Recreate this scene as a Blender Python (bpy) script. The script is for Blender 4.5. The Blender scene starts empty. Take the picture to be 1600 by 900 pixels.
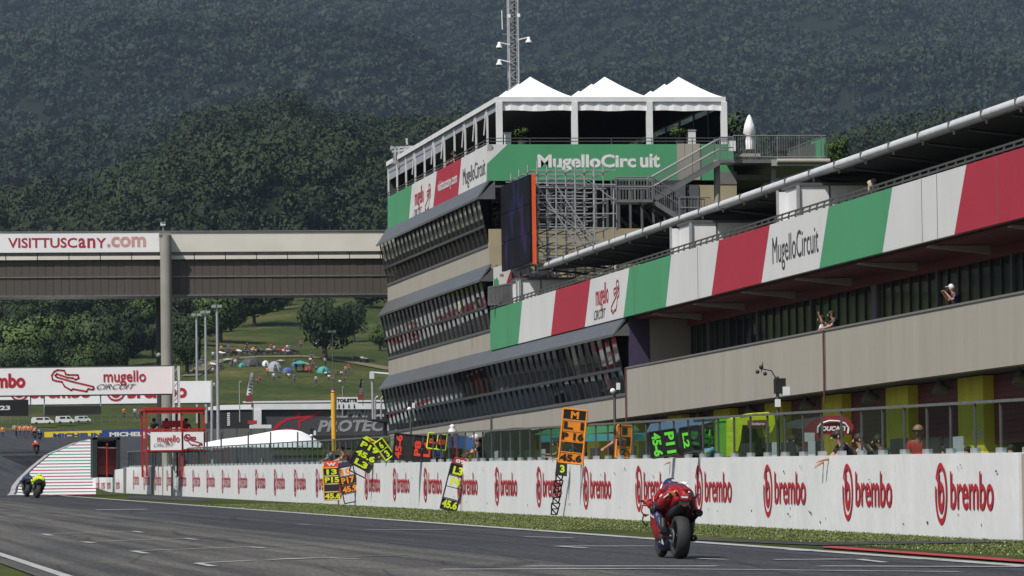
import bpy, bmesh, math, random
import numpy as np
from mathutils import Vector, Matrix
random.seed(7); rng = np.random.default_rng(7)
S = bpy.context.scene
COL = S.collection
# ------------------------------------------------------------------ camera
FPX, CZ = 7400.0, 1.385            # focal length in photo pixels (1600 wide), camera height
ROLL = math.radians(0.8)
PHI = math.atan(368.5/FPX); PSI = math.atan(1185.4/FPX*math.cos(PHI))
_f = Vector((math.sin(PSI)*math.cos(PHI), math.cos(PSI)*math.cos(PHI), math.sin(PHI)))
_r = Vector((math.cos(PSI), -math.sin(PSI), 0)); _u = _r.cross(_f)
RT = _r*math.cos(ROLL) - _u*math.sin(ROLL); UP = _u*math.cos(ROLL) + _r*math.sin(ROLL)
cam = bpy.data.objects.new('camera', bpy.data.cameras.new('camera')); COL.objects.link(cam)
M = Matrix((RT, UP, -_f)).transposed().to_4x4(); M.translation = (0, 0, CZ)
cam.matrix_world = M
cam.data.sensor_width = 36; cam.data.lens = FPX/1600*36
cam.data.clip_start = 1; cam.data.clip_end = 30000
S.camera = cam
# ------------------------------------------------------------------ light
SUN_EL, SUN_AZ = math.radians(52), math.radians(230)       # azimuth of the sun, clockwise from +y
sd = Vector((math.sin(SUN_AZ)*math.cos(SUN_EL), math.cos(SUN_AZ)*math.cos(SUN_EL), math.sin(SUN_EL)))
W = bpy.data.worlds.new('World'); S.world = W; W.use_nodes = True
nt = W.node_tree; bg = nt.nodes['Background']
sky = nt.nodes.new('ShaderNodeTexSky'); sky.sky_type = 'NISHITA'; sky.sun_disc = False
sky.sun_elevation = SUN_EL; sky.sun_rotation = SUN_AZ; sky.dust_density = 2.0; sky.air_density = 1.2
nt.links.new(sky.outputs[0], bg.inputs[0]); bg.inputs[1].default_value = 0.08
sl = bpy.data.lights.new('sun', 'SUN'); sl.energy = 4.9; sl.angle = math.radians(0.5); sl.color = (1, .955, .89)
sun = bpy.data.objects.new('sun', sl); COL.objects.link(sun)
sun.rotation_euler = (-sd).to_track_quat('-Z', 'Y').to_euler()
sun.location = (-60, -60, 120)
S.view_settings.view_transform = 'Standard'; S.view_settings.look = 'None'
S.view_settings.exposure = 0.0; S.view_settings.gamma = 1
S.cycles.max_bounces = 8; S.cycles.transparent_max_bounces = 16; S.cycles.volume_bounces = 0
# ------------------------------------------------------------------ photo pixel -> world
CAM = Vector((0, 0, CZ))
def ray(px, py): return (_f + RT*((px-800)/FPX) - UP*((py-450)/FPX))
def P(px, py, x=None, y=None, Z=None):
    d = ray(px, py)
    t = Z if Z is not None else (x/d.x if x is not None else y/d.y)
    return CAM + d*t
def proj(p):
    d = Vector(p)-CAM; z = d.dot(_f)
    return 800+FPX*d.dot(RT)/z, 450-FPX*d.dot(UP)/z
G = 0.0127
def Gp(px, py):                      # point on the straight's ground plane z = G*y
    d = ray(px, py); t = -CZ/(d.z-G*d.y); return CAM+d*t
# ------------------------------------------------------------------ mesh helpers
class MB:
    def __init__(s): s.v = []; s.f = []; s.m = []; s.sm = []
    def add(s, vs, fs, mi=0, smooth=False):
        o = len(s.v); s.v += [tuple(v) for v in vs]
        for f in fs: s.f.append(tuple(o+i for i in f)); s.m.append(mi); s.sm.append(smooth)
        return s
    def box(s, a, b, mi=0):
        x0, y0, z0 = a; x1, y1, z1 = b
        return s.add([(x0,y0,z0),(x1,y0,z0),(x1,y1,z0),(x0,y1,z0),(x0,y0,z1),(x1,y0,z1),(x1,y1,z1),(x0,y1,z1)],
              [(0,3,2,1),(4,5,6,7),(0,1,5,4),(1,2,6,5),(2,3,7,6),(3,0,4,7)], mi)
    def hexa(s, vs, mi=0):           # 8 corners ordered like box
        return s.add(vs, [(0,3,2,1),(4,5,6,7),(0,1,5,4),(1,2,6,5),(2,3,7,6),(3,0,4,7)], mi)
    def slab(s, quad, n, mi=0):      # polygon extruded by vector n
        k = len(quad); q = [Vector(v) for v in quad]; n = Vector(n)
        return s.add(q+[v+n for v in q], [tuple(range(k)), tuple(range(2*k-1, k-1, -1))]+[(i, i+k, (i+1)%k+k, (i+1)%k) for i in range(k)], mi)
    def tube(s, p, q, r, r2=None, n=6, mi=0, cap=True):
        p = Vector(p); q = Vector(q); r2 = r if r2 is None else r2
        d = (q-p); L = d.length
        if L < 1e-6: return s
        d /= L; a = d.orthogonal().normalized(); b = d.cross(a)
        vs = []
        for c, rr in ((p, r), (q, r2)):
            for i in range(n):
                t = 2*math.pi*i/n; vs.append(c+a*(math.cos(t)*rr)+b*(math.sin(t)*rr))
        fs = [(i, (i+1)%n, (i+1)%n+n, i+n) for i in range(n)]
        s.add(vs, fs, mi, n > 5)
        if cap: s.add(vs[:n], [tuple(range(n-1, -1, -1))], mi); s.add(vs[n:], [tuple(range(n))], mi)
        return s
    def path(s, pts, r, n=6, mi=0):
        for a, b in zip(pts, pts[1:]): s.tube(a, b, r, n=n, mi=mi)
        return s
    def lathe(s, prof, c=(0,0,0), axis='z', n=16, mi=0, smooth=True, closed=False):
        vs = []; c = Vector(c); k = len(prof)
        for i in range(n):
            t = 2*math.pi*i/n; ca, sa = math.cos(t), math.sin(t)
            for r, h in prof:
                if axis == 'z': vs.append(c+Vector((r*ca, r*sa, h)))
                elif axis == 'x': vs.append(c+Vector((h, r*ca, r*sa)))
                else: vs.append(c+Vector((r*sa, h, r*ca)))
        fs = []
        for i in range(n):
            j = (i+1) % n
            for q in range(k if closed else k-1): fs.append((i*k+q, j*k+q, j*k+(q+1)%k, i*k+(q+1)%k))
        return s.add(vs, fs, mi, smooth)
    def ball(s, c, r, n=10, m=6, mi=0):
        rx, ry, rz = (r, r, r) if not hasattr(r, '__len__') else r
        vs = [(c[0], c[1], c[2]-rz)]; fs = []
        for j in range(1, m):
            a = -math.pi/2+math.pi*j/m
            for i in range(n):
                t = 2*math.pi*i/n
                vs.append((c[0]+rx*math.cos(a)*math.cos(t), c[1]+ry*math.cos(a)*math.sin(t), c[2]+rz*math.sin(a)))
        vs.append((c[0], c[1], c[2]+rz)); T = len(vs)-1
        for i in range(n):
            k = (i+1) % n
            fs.append((0, 1+k, 1+i)); fs.append((T, T-n+i, T-n+k))
            for j in range(m-2): o = 1+j*n; fs.append((o+i, o+k, o+k+n, o+i+n))
        return s.add(vs, fs, mi, True)
    def loft(s, rings, mi=0, smooth=True, cap=True):
        k = len(rings[0]); vs = [v for r in rings for v in r]; fs = []
        for a in range(len(rings)-1):
            for i in range(k): j = (i+1)%k; fs.append((a*k+i, a*k+j, (a+1)*k+j, (a+1)*k+i))
        s.add(vs, fs, mi, smooth)
        if cap: s.add(rings[0], [tuple(range(k-1, -1, -1))], mi); s.add(rings[-1], [tuple(range(k))], mi)
        return s
    def mesh(s, name, mats, base=(0, 0, 0)):
        me = bpy.data.meshes.new(name); b = Vector(base)
        me.from_pydata([tuple(Vector(v)-b) for v in s.v], [], s.f)
        if not isinstance(mats, (list, tuple)): mats = [mats]
        for m in mats: me.materials.append(m)
        me.polygons.foreach_set('material_index', s.m); me.polygons.foreach_set('use_smooth', s.sm)
        me.update(); return me
BASE = {}
def thing(name, label, cat, base=(0,0,0), group=None, world=True, rz=0):
    o = bpy.data.objects.new(name, None); COL.objects.link(o); o.empty_display_size = .3
    o.location = base; o.rotation_euler = (0, 0, rz); o['label'] = label; o['category'] = cat
    if group: o['group'] = group
    BASE[o.name] = Vector(base) if world else Vector((0, 0, 0))
    return o
def part(name, mb, mat, parent, loc=None, label=None, kind=None):
    base = BASE[parent.name]
    me = mb if isinstance(mb, bpy.types.Mesh) else mb.mesh(name, mat, base if loc is None else (0, 0, 0))
    o = bpy.data.objects.new(name, me); COL.objects.link(o); o.parent = parent
    if loc is not None: o.location = Vector(loc)-base if parent.parent is None else Vector(loc)
    if loc is None: BASE[o.name] = base
    else: BASE[o.name] = Vector((0, 0, 0))
    if label: o['label'] = label
    if kind: o['kind'] = kind
    return o
def solo(name, mb, mat, label=None, cat=None, group=None, kind=None, base=(0,0,0)):
    o = bpy.data.objects.new(name, mb if isinstance(mb, bpy.types.Mesh) else mb.mesh(name, mat, base)); COL.objects.link(o); o.location = base
    BASE[o.name] = Vector(base)
    for k, v in (('label', label), ('category', cat), ('group', group), ('kind', kind)):
        if v: o[k] = v
    return o
def copy_tree(o, parent=None):
    c = o.copy(); COL.objects.link(c); c.parent = parent
    BASE[c.name] = Vector((0,0,0))
    for ch in list(o.children): copy_tree(ch, c)
    return c
def arrmesh(name, V, F, mats, smooth=False, mi=None, nr=None):
    me = bpy.data.meshes.new(name); k = F.shape[1]
    me.vertices.add(len(V)); me.vertices.foreach_set('co', V.astype(np.float32).ravel())
    me.loops.add(F.size); me.loops.foreach_set('vertex_index', F.astype(np.int32).ravel())
    me.polygons.add(len(F)); me.polygons.foreach_set('loop_start', np.arange(0, F.size, k, dtype=np.int32))
    me.polygons.foreach_set('use_smooth', np.full(len(F), smooth))
    for m in (mats if isinstance(mats, (list, tuple)) else [mats]): me.materials.append(m)
    if mi is not None: me.polygons.foreach_set('material_index', mi.astype(np.int32))
    me.update(calc_edges=True)
    if nr is not None: at = me.attributes.new('crown_normal', 'FLOAT_VECTOR', 'POINT'); at.data.foreach_set('vector', nr.astype(np.float32).ravel())
    return me
# ------------------------------------------------------------------ materials
def mat(name, col, rough=.6, metal=0, col2=None, scale=4, amt=.5, bump=0, bscale=40, spec=.5, stretch=(1,1,1), detail=6):
    m = bpy.data.materials.new(name); m.use_nodes = True; n = m.node_tree; b = n.nodes['Principled BSDF']
    b.inputs['Roughness'].default_value = rough; b.inputs['Metallic'].default_value = metal
    b.inputs['Specular IOR Level'].default_value = spec
    c = tuple(col)+(1,)
    c2 = tuple(col2)+(1,) if col2 else tuple(x*.82 for x in col)+(1,)
    tc = n.nodes.new('ShaderNodeTexCoord'); mp = n.nodes.new('ShaderNodeMapping'); mp.inputs['Scale'].default_value = stretch
    n.links.new(tc.outputs['Object'], mp.inputs[0])
    nz = n.nodes.new('ShaderNodeTexNoise'); nz.inputs['Scale'].default_value = scale; nz.inputs['Detail'].default_value = detail
    n.links.new(mp.outputs[0], nz.inputs['Vector'])
    rp = n.nodes.new('ShaderNodeValToRGB'); rp.color_ramp.elements[0].position = .5-amt*.4; rp.color_ramp.elements[1].position = .5+amt*.4
    rp.color_ramp.elements[0].color = c2; rp.color_ramp.elements[1].color = c
    n.links.new(nz.outputs['Fac'], rp.inputs[0]); n.links.new(rp.outputs[0], b.inputs['Base Color'])
    if bump:
        n2 = n.nodes.new('ShaderNodeTexNoise'); n2.inputs['Scale'].default_value = bscale; n2.inputs['Detail'].default_value = 4
        n.links.new(mp.outputs[0], n2.inputs['Vector'])
        bp = n.nodes.new('ShaderNodeBump'); bp.inputs['Strength'].default_value = bump; bp.inputs['Distance'].default_value = .02
        n.links.new(n2.outputs['Fac'], bp.inputs['Height']); n.links.new(bp.outputs[0], b.inputs['Normal'])
    return m
def glass(name, tint, refl=1.0, rough=.02, ior=1.5):
    m = bpy.data.materials.new(name); m.use_nodes = True; n = m.node_tree; n.nodes.clear()
    out = n.nodes.new('ShaderNodeOutputMaterial'); mx = n.nodes.new('ShaderNodeMixShader'); tr = n.nodes.new('ShaderNodeBsdfTransparent')
    gl = n.nodes.new('ShaderNodeBsdfGlossy'); fr = n.nodes.new('ShaderNodeFresnel'); fr.inputs[0].default_value = ior
    ml = n.nodes.new('ShaderNodeMath'); ml.operation = 'MULTIPLY'; ml.inputs[1].default_value = refl
    tr.inputs[0].default_value = tuple(tint)+(1,); gl.inputs['Roughness'].default_value = rough; gl.inputs[0].default_value = (.8, .85, .85, 1)
    n.links.new(fr.outputs[0], ml.inputs[0]); n.links.new(ml.outputs[0], mx.inputs[0])
    n.links.new(tr.outputs[0], mx.inputs[1]); n.links.new(gl.outputs[0], mx.inputs[2]); n.links.new(mx.outputs[0], out.inputs[0])
    return m
def emis(name, col, st):
    m = bpy.data.materials.new(name); m.use_nodes = True; b = m.node_tree.nodes['Principled BSDF']
    b.inputs['Base Color'].default_value = (.02,.02,.02,1); b.inputs['Emission Color'].default_value = tuple(col)+(1,); b.inputs['Emission Strength'].default_value = st
    return m
MT = {}
def mk(k, *a, **kw): MT[k] = mat(k, *a, **kw); return MT[k]
mk('white_paint', (.72,.73,.74), .55, col2=(.6,.61,.62), scale=1.5, amt=.8, bump=.15, bscale=12)
mk('wall_paint', (.72,.73,.74), .6, col2=(.58,.59,.60), scale=1.1, amt=.9, bump=.6, bscale=7, stretch=(1,1,.5))
mk('white_fabric', (.82,.82,.83), .7, col2=(.76,.76,.78), scale=.6, amt=.8)
mk('white_metal', (.6,.62,.64), .38, col2=(.5,.52,.54), scale=2)
mk('banner_white', (.64,.64,.64), .6, col2=(.54,.54,.545), scale=.7, amt=.9, bump=.25, bscale=1.3, stretch=(1,1,.3))
mk('banner_green', (.07,.30,.14), .6, col2=(.055,.25,.115), scale=.7, amt=.9, bump=.25, bscale=1.3, stretch=(1,1,.3))
mk('banner_red', (.40,.022,.045), .6, col2=(.33,.018,.038), scale=.7, amt=.9, bump=.25, bscale=1.3, stretch=(1,1,.3))
mk('logo_red', (.44,.012,.028), .6, col2=(.36,.012,.024), scale=6)
mk('text_grey', (.05,.052,.055), .6); mk('text_pink', (.6,.33,.3), .6)
mk('text_white', (.72,.72,.72), .6)
mk('concrete', (.36,.335,.29), .85, col2=(.275,.255,.215), scale=1.3, amt=1.0, bump=.2, bscale=6, stretch=(1,1,.10))
mk('concrete_dark', (.16,.155,.145), .85, bump=.1); mk('column_concrete', (.27,.265,.235), .8, col2=(.22,.215,.19), scale=1)
mk('beige_wall', (.36,.31,.2), .85, col2=(.30,.26,.17), scale=1)
mk('yellow_wall', (.78,.72,.05), .7, col2=(.64,.58,.045), scale=2)
mk('maroon', (.21,.034,.036), .55, col2=(.17,.028,.03), scale=2); mk('booth_red', (.22,.03,.035), .5); mk('maroon_dark', (.10,.03,.03), .6)
mk('awning_metal', (.15,.155,.165), .42, .4, col2=(.11,.115,.12), scale=1.2, amt=.9)
mk('frame_dark', (.06,.062,.066), .45, .3); mk('frame_grey', (.13,.135,.14), .5, .3)
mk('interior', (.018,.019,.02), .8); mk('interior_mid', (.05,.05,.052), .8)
mk('blind', (.85,.83,.70), .7); mk('steel', (.22,.225,.225), .5, .5, col2=(.16,.165,.165), scale=3)
mk('steel_dark', (.11,.11,.105), .5, .4); mk('galv', (.42,.43,.44), .45, .4)
mk('purple_panel', (.055,.045,.09), .4); mk('lilac', (.2,.18,.22), .6)
mk('cladding', (.088,.073,.060), .6, col2=(.065,.055,.046), scale=.7, amt=1, stretch=(1,.1,.02)); mk('bridge_white', (.68,.66,.59), .6, col2=(.60,.58,.52), scale=.6)
mk('black', (.012,.012,.013), .5); mk('black_matt', (.02,.02,.021), .85); mk('rubber', (.022,.022,.023), .75, col2=(.016,.016,.016), scale=30)
mk('red_paint', (.42,.02,.018), .42, col2=(.34,.018,.015), scale=3); mk('red_gloss', (.30,.007,.009), .25); mk('navy', (.02,.025,.08), .4)
mk('neon', (.62,.78,.02), .5); mk('neon_red', (.8,.06,.03), .5); mk('neon_green', (.14,.75,.05), .5); mk('orange', (.85,.27,.015), .5); mk('orange_strip', (.72,.10,.02), .5)
mk('yellow', (.75,.42,.03), .5); mk('yellow_bright', (.8,.62,.03), .55); mk('michelin_blue', (.02,.06,.25), .6)
mk('billboard_grey', (.055,.057,.062), .6); mk('letter_grey', (.30,.31,.32), .6)
mk('skin', (.42,.22,.15), .55, col2=(.36,.18,.12), scale=9); mk('skin_dark', (.22,.11,.07), .55); mk('hair', (.02,.014,.01), .7)
mk('blue_cloth', (.04,.13,.36), .7); mk('teal_cloth', (.05,.3,.28), .7); mk('grey_cloth', (.3,.32,.36), .75); mk('dark_cloth', (.035,.037,.045), .8)
mk('white_cloth', (.65,.65,.66), .75); mk('red_cloth', (.4,.03,.03), .75); mk('lightblue_cloth', (.22,.35,.55), .75); mk('denim', (.05,.07,.13), .8)
mk('paint_white_road', (.5,.5,.5), .7, col2=(.2,.2,.2), scale=3, amt=.9); mk('paint_red_road', (.4,.03,.04), .7, col2=(.3,.03,.035), scale=2)
mk('paint_green_road', (.05,.25,.12), .7); mk('paint_faint', (.2,.19,.15), .8, col2=(.07,.07,.07), scale=2, amt=.6)
mk('lime_banner', (.2,.6,.04), .6, col2=(.12,.42,.03), scale=2); mk('bark', (.06,.045,.03), .9); mk('dry_bush', (.16,.17,.04), .8)
mk('terracotta', (.3,.13,.07), .8); mk('house_wall', (.42,.37,.28), .85); mk('carbon', (.02,.02,.022), .35); mk('seat_grey', (.12,.12,.12), .6)
GL_WIN = glass('window_glass', (.78,.80,.80), 1.0, .03, 1.65); GL_CLEAR = glass('clear_window_glass', (.94,.95,.94), .45, .04, 1.45); GL_FENCE = glass('fence_glass', (.76,.83,.83), .22, .04, 1.33); GL_DARK = glass('dark_glass', (.25,.27,.27), .7, .04); GL_BALC = glass('balcony_glass', (.78,.8,.82), .7, .05)
def leafmat(name, a, b, c, ns=.02, ri=.14):
    m = bpy.data.materials.new(name); m.use_nodes = True; n = m.node_tree; bs = n.nodes['Principled BSDF']
    bs.inputs['Roughness'].default_value = .7; bs.inputs['Specular IOR Level'].default_value = .2
    ge = n.nodes.new('ShaderNodeNewGeometry'); nz = n.nodes.new('ShaderNodeTexNoise'); nz.inputs['Scale'].default_value = ns; nz.inputs['Detail'].default_value = 8; nz.inputs['Roughness'].default_value=.7
    n.links.new(ge.outputs['Position'], nz.inputs['Vector'])
    rp = n.nodes.new('ShaderNodeValToRGB'); e = rp.color_ramp.elements; e[0].position = .36; e[0].color = a+(1,); e[1].position = .68; e[1].color = c+(1,)
    k = e.new(.5); k.color = b+(1,)
    ad = n.nodes.new('ShaderNodeMath'); ad.operation = 'MULTIPLY_ADD'; ad.inputs[1].default_value = ri; 
    n.links.new(ge.outputs['Random Per Island'], ad.inputs[0]); sb = n.nodes.new('ShaderNodeMath'); sb.operation = 'SUBTRACT'; sb.inputs[1].default_value = ri/2
    n.links.new(nz.outputs['Fac'], sb.inputs[0]); n.links.new(sb.outputs[0], ad.inputs[2])
    n.links.new(ad.outputs[0], rp.inputs[0]); n.links.new(rp.outputs[0], bs.inputs['Base Color'])
    at = n.nodes.new('ShaderNodeAttribute'); at.attribute_name = 'crown_normal'; vt = n.nodes.new('ShaderNodeVectorTransform'); vt.vector_type = 'NORMAL'; vt.convert_from = 'OBJECT'; vt.convert_to = 'WORLD'; n.links.new(at.outputs['Vector'], vt.inputs[0]); n.links.new(vt.outputs[0], bs.inputs['Normal'])
    return m
LEAF = leafmat('leaves', (.012,.024,.008), (.022,.040,.012), (.042,.066,.020))
LEAF_RIDGE = leafmat('leaves_ridge', (.009,.018,.006), (.016,.029,.009), (.030,.046,.015), .009, .12)
LEAF2 = leafmat('leaves_light', (.035,.065,.014), (.055,.095,.022), (.09,.13,.035))
LEAF_FAR = leafmat('leaves_far', (.010,.018,.009), (.015,.026,.012), (.030,.041,.018), .0028, .05)
# grass / ground
def groundmat():
    m = bpy.data.materials.new('ground_grass'); m.use_nodes = True; n = m.node_tree; bs = n.nodes['Principled BSDF']; bs.inputs['Roughness'].default_value = .9; bs.inputs['Specular IOR Level'].default_value = .1
    tc = n.nodes.new('ShaderNodeTexCoord')
    a = n.nodes.new('ShaderNodeTexNoise'); a.inputs['Scale'].default_value = .05; a.inputs['Detail'].default_value = 10; a.inputs['Roughness'].default_value = .65
    b = n.nodes.new('ShaderNodeTexNoise'); b.inputs['Scale'].default_value = .9; b.inputs['Detail'].default_value = 8
    for q in (a, b): n.links.new(tc.outputs['Object'], q.inputs['Vector'])
    r1 = n.nodes.new('ShaderNodeValToRGB'); e = r1.color_ramp.elements; e[0].position = .35; e[0].color = (.032,.050,.012,1); e[1].position = .68; e[1].color = (.11,.10,.038,1); k = e.new(.52); k.color = (.050,.066,.017,1)
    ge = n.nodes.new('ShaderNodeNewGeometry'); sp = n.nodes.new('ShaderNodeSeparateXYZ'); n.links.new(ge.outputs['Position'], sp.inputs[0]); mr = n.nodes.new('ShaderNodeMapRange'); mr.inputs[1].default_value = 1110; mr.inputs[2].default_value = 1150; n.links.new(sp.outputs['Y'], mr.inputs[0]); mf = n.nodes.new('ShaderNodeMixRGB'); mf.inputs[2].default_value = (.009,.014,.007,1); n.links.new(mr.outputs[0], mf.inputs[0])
    r2 = n.nodes.new('ShaderNodeValToRGB'); e = r2.color_ramp.elements; e[0].position = .3; e[0].color = (.62,.62,.62,1); e[1].position = .7; e[1].color = (1.2,1.2,1.2,1)
    mx = n.nodes.new('ShaderNodeMixRGB'); mx.blend_type = 'MULTIPLY'; mx.inputs[0].default_value = 1
    n.links.new(a.outputs['Fac'], r1.inputs[0]); n.links.new(b.outputs['Fac'], r2.inputs[0]); n.links.new(r1.outputs[0], mx.inputs[1]); n.links.new(r2.outputs[0], mx.inputs[2])
    n.links.new(mx.outputs[0], mf.inputs[1]); n.links.new(mf.outputs[0], bs.inputs['Base Color'])
    bp = n.nodes.new('ShaderNodeBump'); bp.inputs['Strength'].default_value = .7; bp.inputs['Distance'].default_value = .2; n.links.new(b.outputs['Fac'], bp.inputs['Height']); n.links.new(bp.outputs[0], bs.inputs['Normal'])
    return m
GRASS = groundmat()
def asphaltmat():
    m = bpy.data.materials.new('asphalt'); m.use_nodes = True; n = m.node_tree; bs = n.nodes['Principled BSDF']; bs.inputs['Roughness'].default_value = .75; bs.inputs['Specular IOR Level'].default_value = .35
    tc = n.nodes.new('ShaderNodeTexCoord'); sx = n.nodes.new('ShaderNodeSeparateXYZ'); n.links.new(tc.outputs['Object'], sx.inputs[0])
    mp = n.nodes.new('ShaderNodeMapping'); mp.inputs['Scale'].default_value = (1, .06, 1); n.links.new(tc.outputs['Object'], mp.inputs[0])
    a = n.nodes.new('ShaderNodeTexNoise'); a.inputs['Scale'].default_value = 1.1; a.inputs['Detail'].default_value = 7; n.links.new(mp.outputs[0], a.inputs['Vector'])
    g = n.nodes.new('ShaderNodeTexNoise'); g.inputs['Scale'].default_value = 22; g.inputs['Detail'].default_value = 5; g.inputs['Roughness'].default_value=.8
    mp2 = n.nodes.new('ShaderNodeMapping'); mp2.inputs['Scale'].default_value = (1, .12, 1); n.links.new(tc.outputs['Object'], mp2.inputs[0]); n.links.new(mp2.outputs[0], g.inputs['Vector'])
    r1 = n.nodes.new('ShaderNodeValToRGB'); e = r1.color_ramp.elements; e[0].position = .35; e[0].color = (.058,.056,.052,1); e[1].position = .66; e[1].color = (.108,.101,.088,1)
    n.links.new(a.outputs['Fac'], r1.inputs[0])
    # newer, darker asphalt on the pit side
    q = n.nodes.new('ShaderNodeMath'); q.operation = 'MULTIPLY_ADD'; q.inputs[1].default_value = 2.2; n.links.new(a.outputs['Fac'], q.inputs[0]); n.links.new(sx.outputs['X'], q.inputs[2])
    mr = n.nodes.new('ShaderNodeMapRange'); mr.inputs[1].default_value = 11.6; mr.inputs[2].default_value = 12.3; n.links.new(q.outputs[0], mr.inputs[0])
    mx = n.nodes.new('ShaderNodeMixRGB'); n.links.new(mr.outputs[0], mx.inputs[0]); n.links.new(r1.outputs[0], mx.inputs[1]); mx.inputs[2].default_value = (.039,.0395,.042,1)
    r2 = n.nodes.new('ShaderNodeValToRGB'); e = r2.color_ramp.elements; e[0].position = .38; e[0].color = (.55,.55,.55,1); e[1].position = .62; e[1].color = (1.45,1.45,1.45,1); n.links.new(g.outputs['Fac'], r2.inputs[0])
    # rubber streaks laid along the straight
    mp3 = n.nodes.new('ShaderNodeMapping'); mp3.inputs['Scale'].default_value = (2.6, .012, 1); n.links.new(tc.outputs['Object'], mp3.inputs[0]); st = n.nodes.new('ShaderNodeTexNoise'); st.inputs['Scale'].default_value = 1; st.inputs['Detail'].default_value = 4; n.links.new(mp3.outputs[0], st.inputs['Vector'])
    r3 = n.nodes.new('ShaderNodeValToRGB'); e = r3.color_ramp.elements; e[0].position = .36; e[0].color = (.54,.54,.55,1); e[1].position = .58; e[1].color = (1.12,1.12,1.12,1); n.links.new(st.outputs['Fac'], r3.inputs[0])
    mp4 = n.nodes.new('ShaderNodeMapping'); mp4.inputs['Scale'].default_value = (.45, .05, 1); n.links.new(tc.outputs['Object'], mp4.inputs[0]); s4 = n.nodes.new('ShaderNodeTexVoronoi'); s4.feature = 'DISTANCE_TO_EDGE'; s4.inputs['Scale'].default_value = 1.0; n.links.new(mp4.outputs[0], s4.inputs['Vector'])
    r4 = n.nodes.new('ShaderNodeValToRGB'); e = r4.color_ramp.elements; e[0].position = .0; e[0].color = (.5,.5,.5,1); e[1].position = .014; e[1].color = (1,1,1,1); n.links.new(s4.outputs['Distance'], r4.inputs[0])
    m34 = n.nodes.new('ShaderNodeMixRGB'); m34.blend_type = 'MULTIPLY'; m34.inputs[0].default_value = 1; n.links.new(r3.outputs[0], m34.inputs[1]); n.links.new(r4.outputs[0], m34.inputs[2])
    m5 = n.nodes.new('ShaderNodeMixRGB'); m5.blend_type = 'MULTIPLY'; m5.inputs[0].default_value = 1; n.links.new(mx.outputs[0], m5.inputs[1]); n.links.new(m34.outputs[0], m5.inputs[2])
    m2 = n.nodes.new('ShaderNodeMixRGB'); m2.blend_type = 'MULTIPLY'; m2.inputs[0].default_value = 1; n.links.new(m5.outputs[0], m2.inputs[1]); n.links.new(r2.outputs[0], m2.inputs[2])
    n.links.new(m2.outputs[0], bs.inputs['Base Color'])
    bp = n.nodes.new('ShaderNodeBump'); bp.inputs['Strength'].default_value = .4; bp.inputs['Distance'].default_value = .01; n.links.new(g.outputs['Fac'], bp.inputs['Height']); n.links.new(bp.outputs[0], bs.inputs['Normal'])
    return m
ASPH = asphaltmat()
# ------------------------------------------------------------------ text
TC = {}
def textmesh(s, bold=.0, shear=0, res=3):
    key = (s, bold, shear)
    if key in TC: return TC[key]
    cu = bpy.data.curves.new('t', 'FONT'); cu.body = s; cu.offset = bold; cu.shear = shear; cu.resolution_u = res; cu.fill_mode = 'FRONT'
    ob = bpy.data.objects.new('t', cu)
    me = bpy.data.meshes.new_from_object(ob)
    v = np.array([tuple(x.co) for x in me.vertices]); f = [tuple(p.vertices) for p in me.polygons]
    bpy.data.objects.remove(ob); bpy.data.curves.remove(cu); bpy.data.meshes.remove(me)
    lo = v.min(0); hi = v.max(0)
    v = (v-lo)/np.maximum(hi-lo, 1e-6)
    TC[key] = (v[:, :2], f, (hi-lo)[0]/(hi-lo)[1]); return TC[key]
def text(mb, s, O, U, V, bold=.02, shear=0, mi=0):      # text's box is mapped on the rectangle O, U, V
    v, f, _ = textmesh(s, bold, shear); O = Vector(O); U = Vector(U); V = Vector(V)
    return mb.add([O+U*float(a)+V*float(b) for a, b in v], f, mi)
MAP = [(.02,.55),(.0,.75),(.06,.93),(.14,1),(.30,.97),(.33,.80),(.40,.77),(.62,.76),(.64,.62),(.56,.55),(.50,.62),(.38,.64),(.12,.82),(.08,.74),(.13,.66),(.5,.45),(.98,.22),(1,.14),(.97,.08),(.86,.12),(.82,0),(.5,.12),(.46,.06),(.3,.24),(.24,.45),(.1,.5)]
def trackmap(mb, O, U, V, w=.02, mi=0):
    O = Vector(O); U = Vector(U); V = Vector(V); pts = [(a, b) for a, b in MAP]+[MAP[0]]; asp = U.length/V.length
    for (a, b), (c, d) in zip(pts, pts[1:]):
        dx, dy = (c-a)*asp, d-b; L = math.hypot(dx, dy); nx, ny = -dy/L*w/asp, dx/L*w; ex, ey = dx/L*w*.6/asp, dy/L*w*.6
        mb.add([O+U*(a-ex+nx)+V*(b-ey+ny), O+U*(a-ex-nx)+V*(b-ey-ny), O+U*(c+ex-nx)+V*(d+ey-ny), O+U*(c+ex+nx)+V*(d+ey+ny)], [(0,1,2,3)], mi)
def mugello_logo(par, O, U, V, n, tag='lettering'):     # 'mugello' over a slanted CIRCUIT
    O = Vector(O); U = Vector(U); V = Vector(V); n = Vector(n)*.008
    a = MB(); text(a, 'mugello', O+U*.14+V*.22+n, U*.86, V*.78, .012); part(tag, a, MT['logo_red'], par)
    b = MB(); text(b, 'CIRCUIT', O+V*.02+n, U*.8, V*.27, .0, .5); part(tag, b, MT['text_grey'], par)
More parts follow.
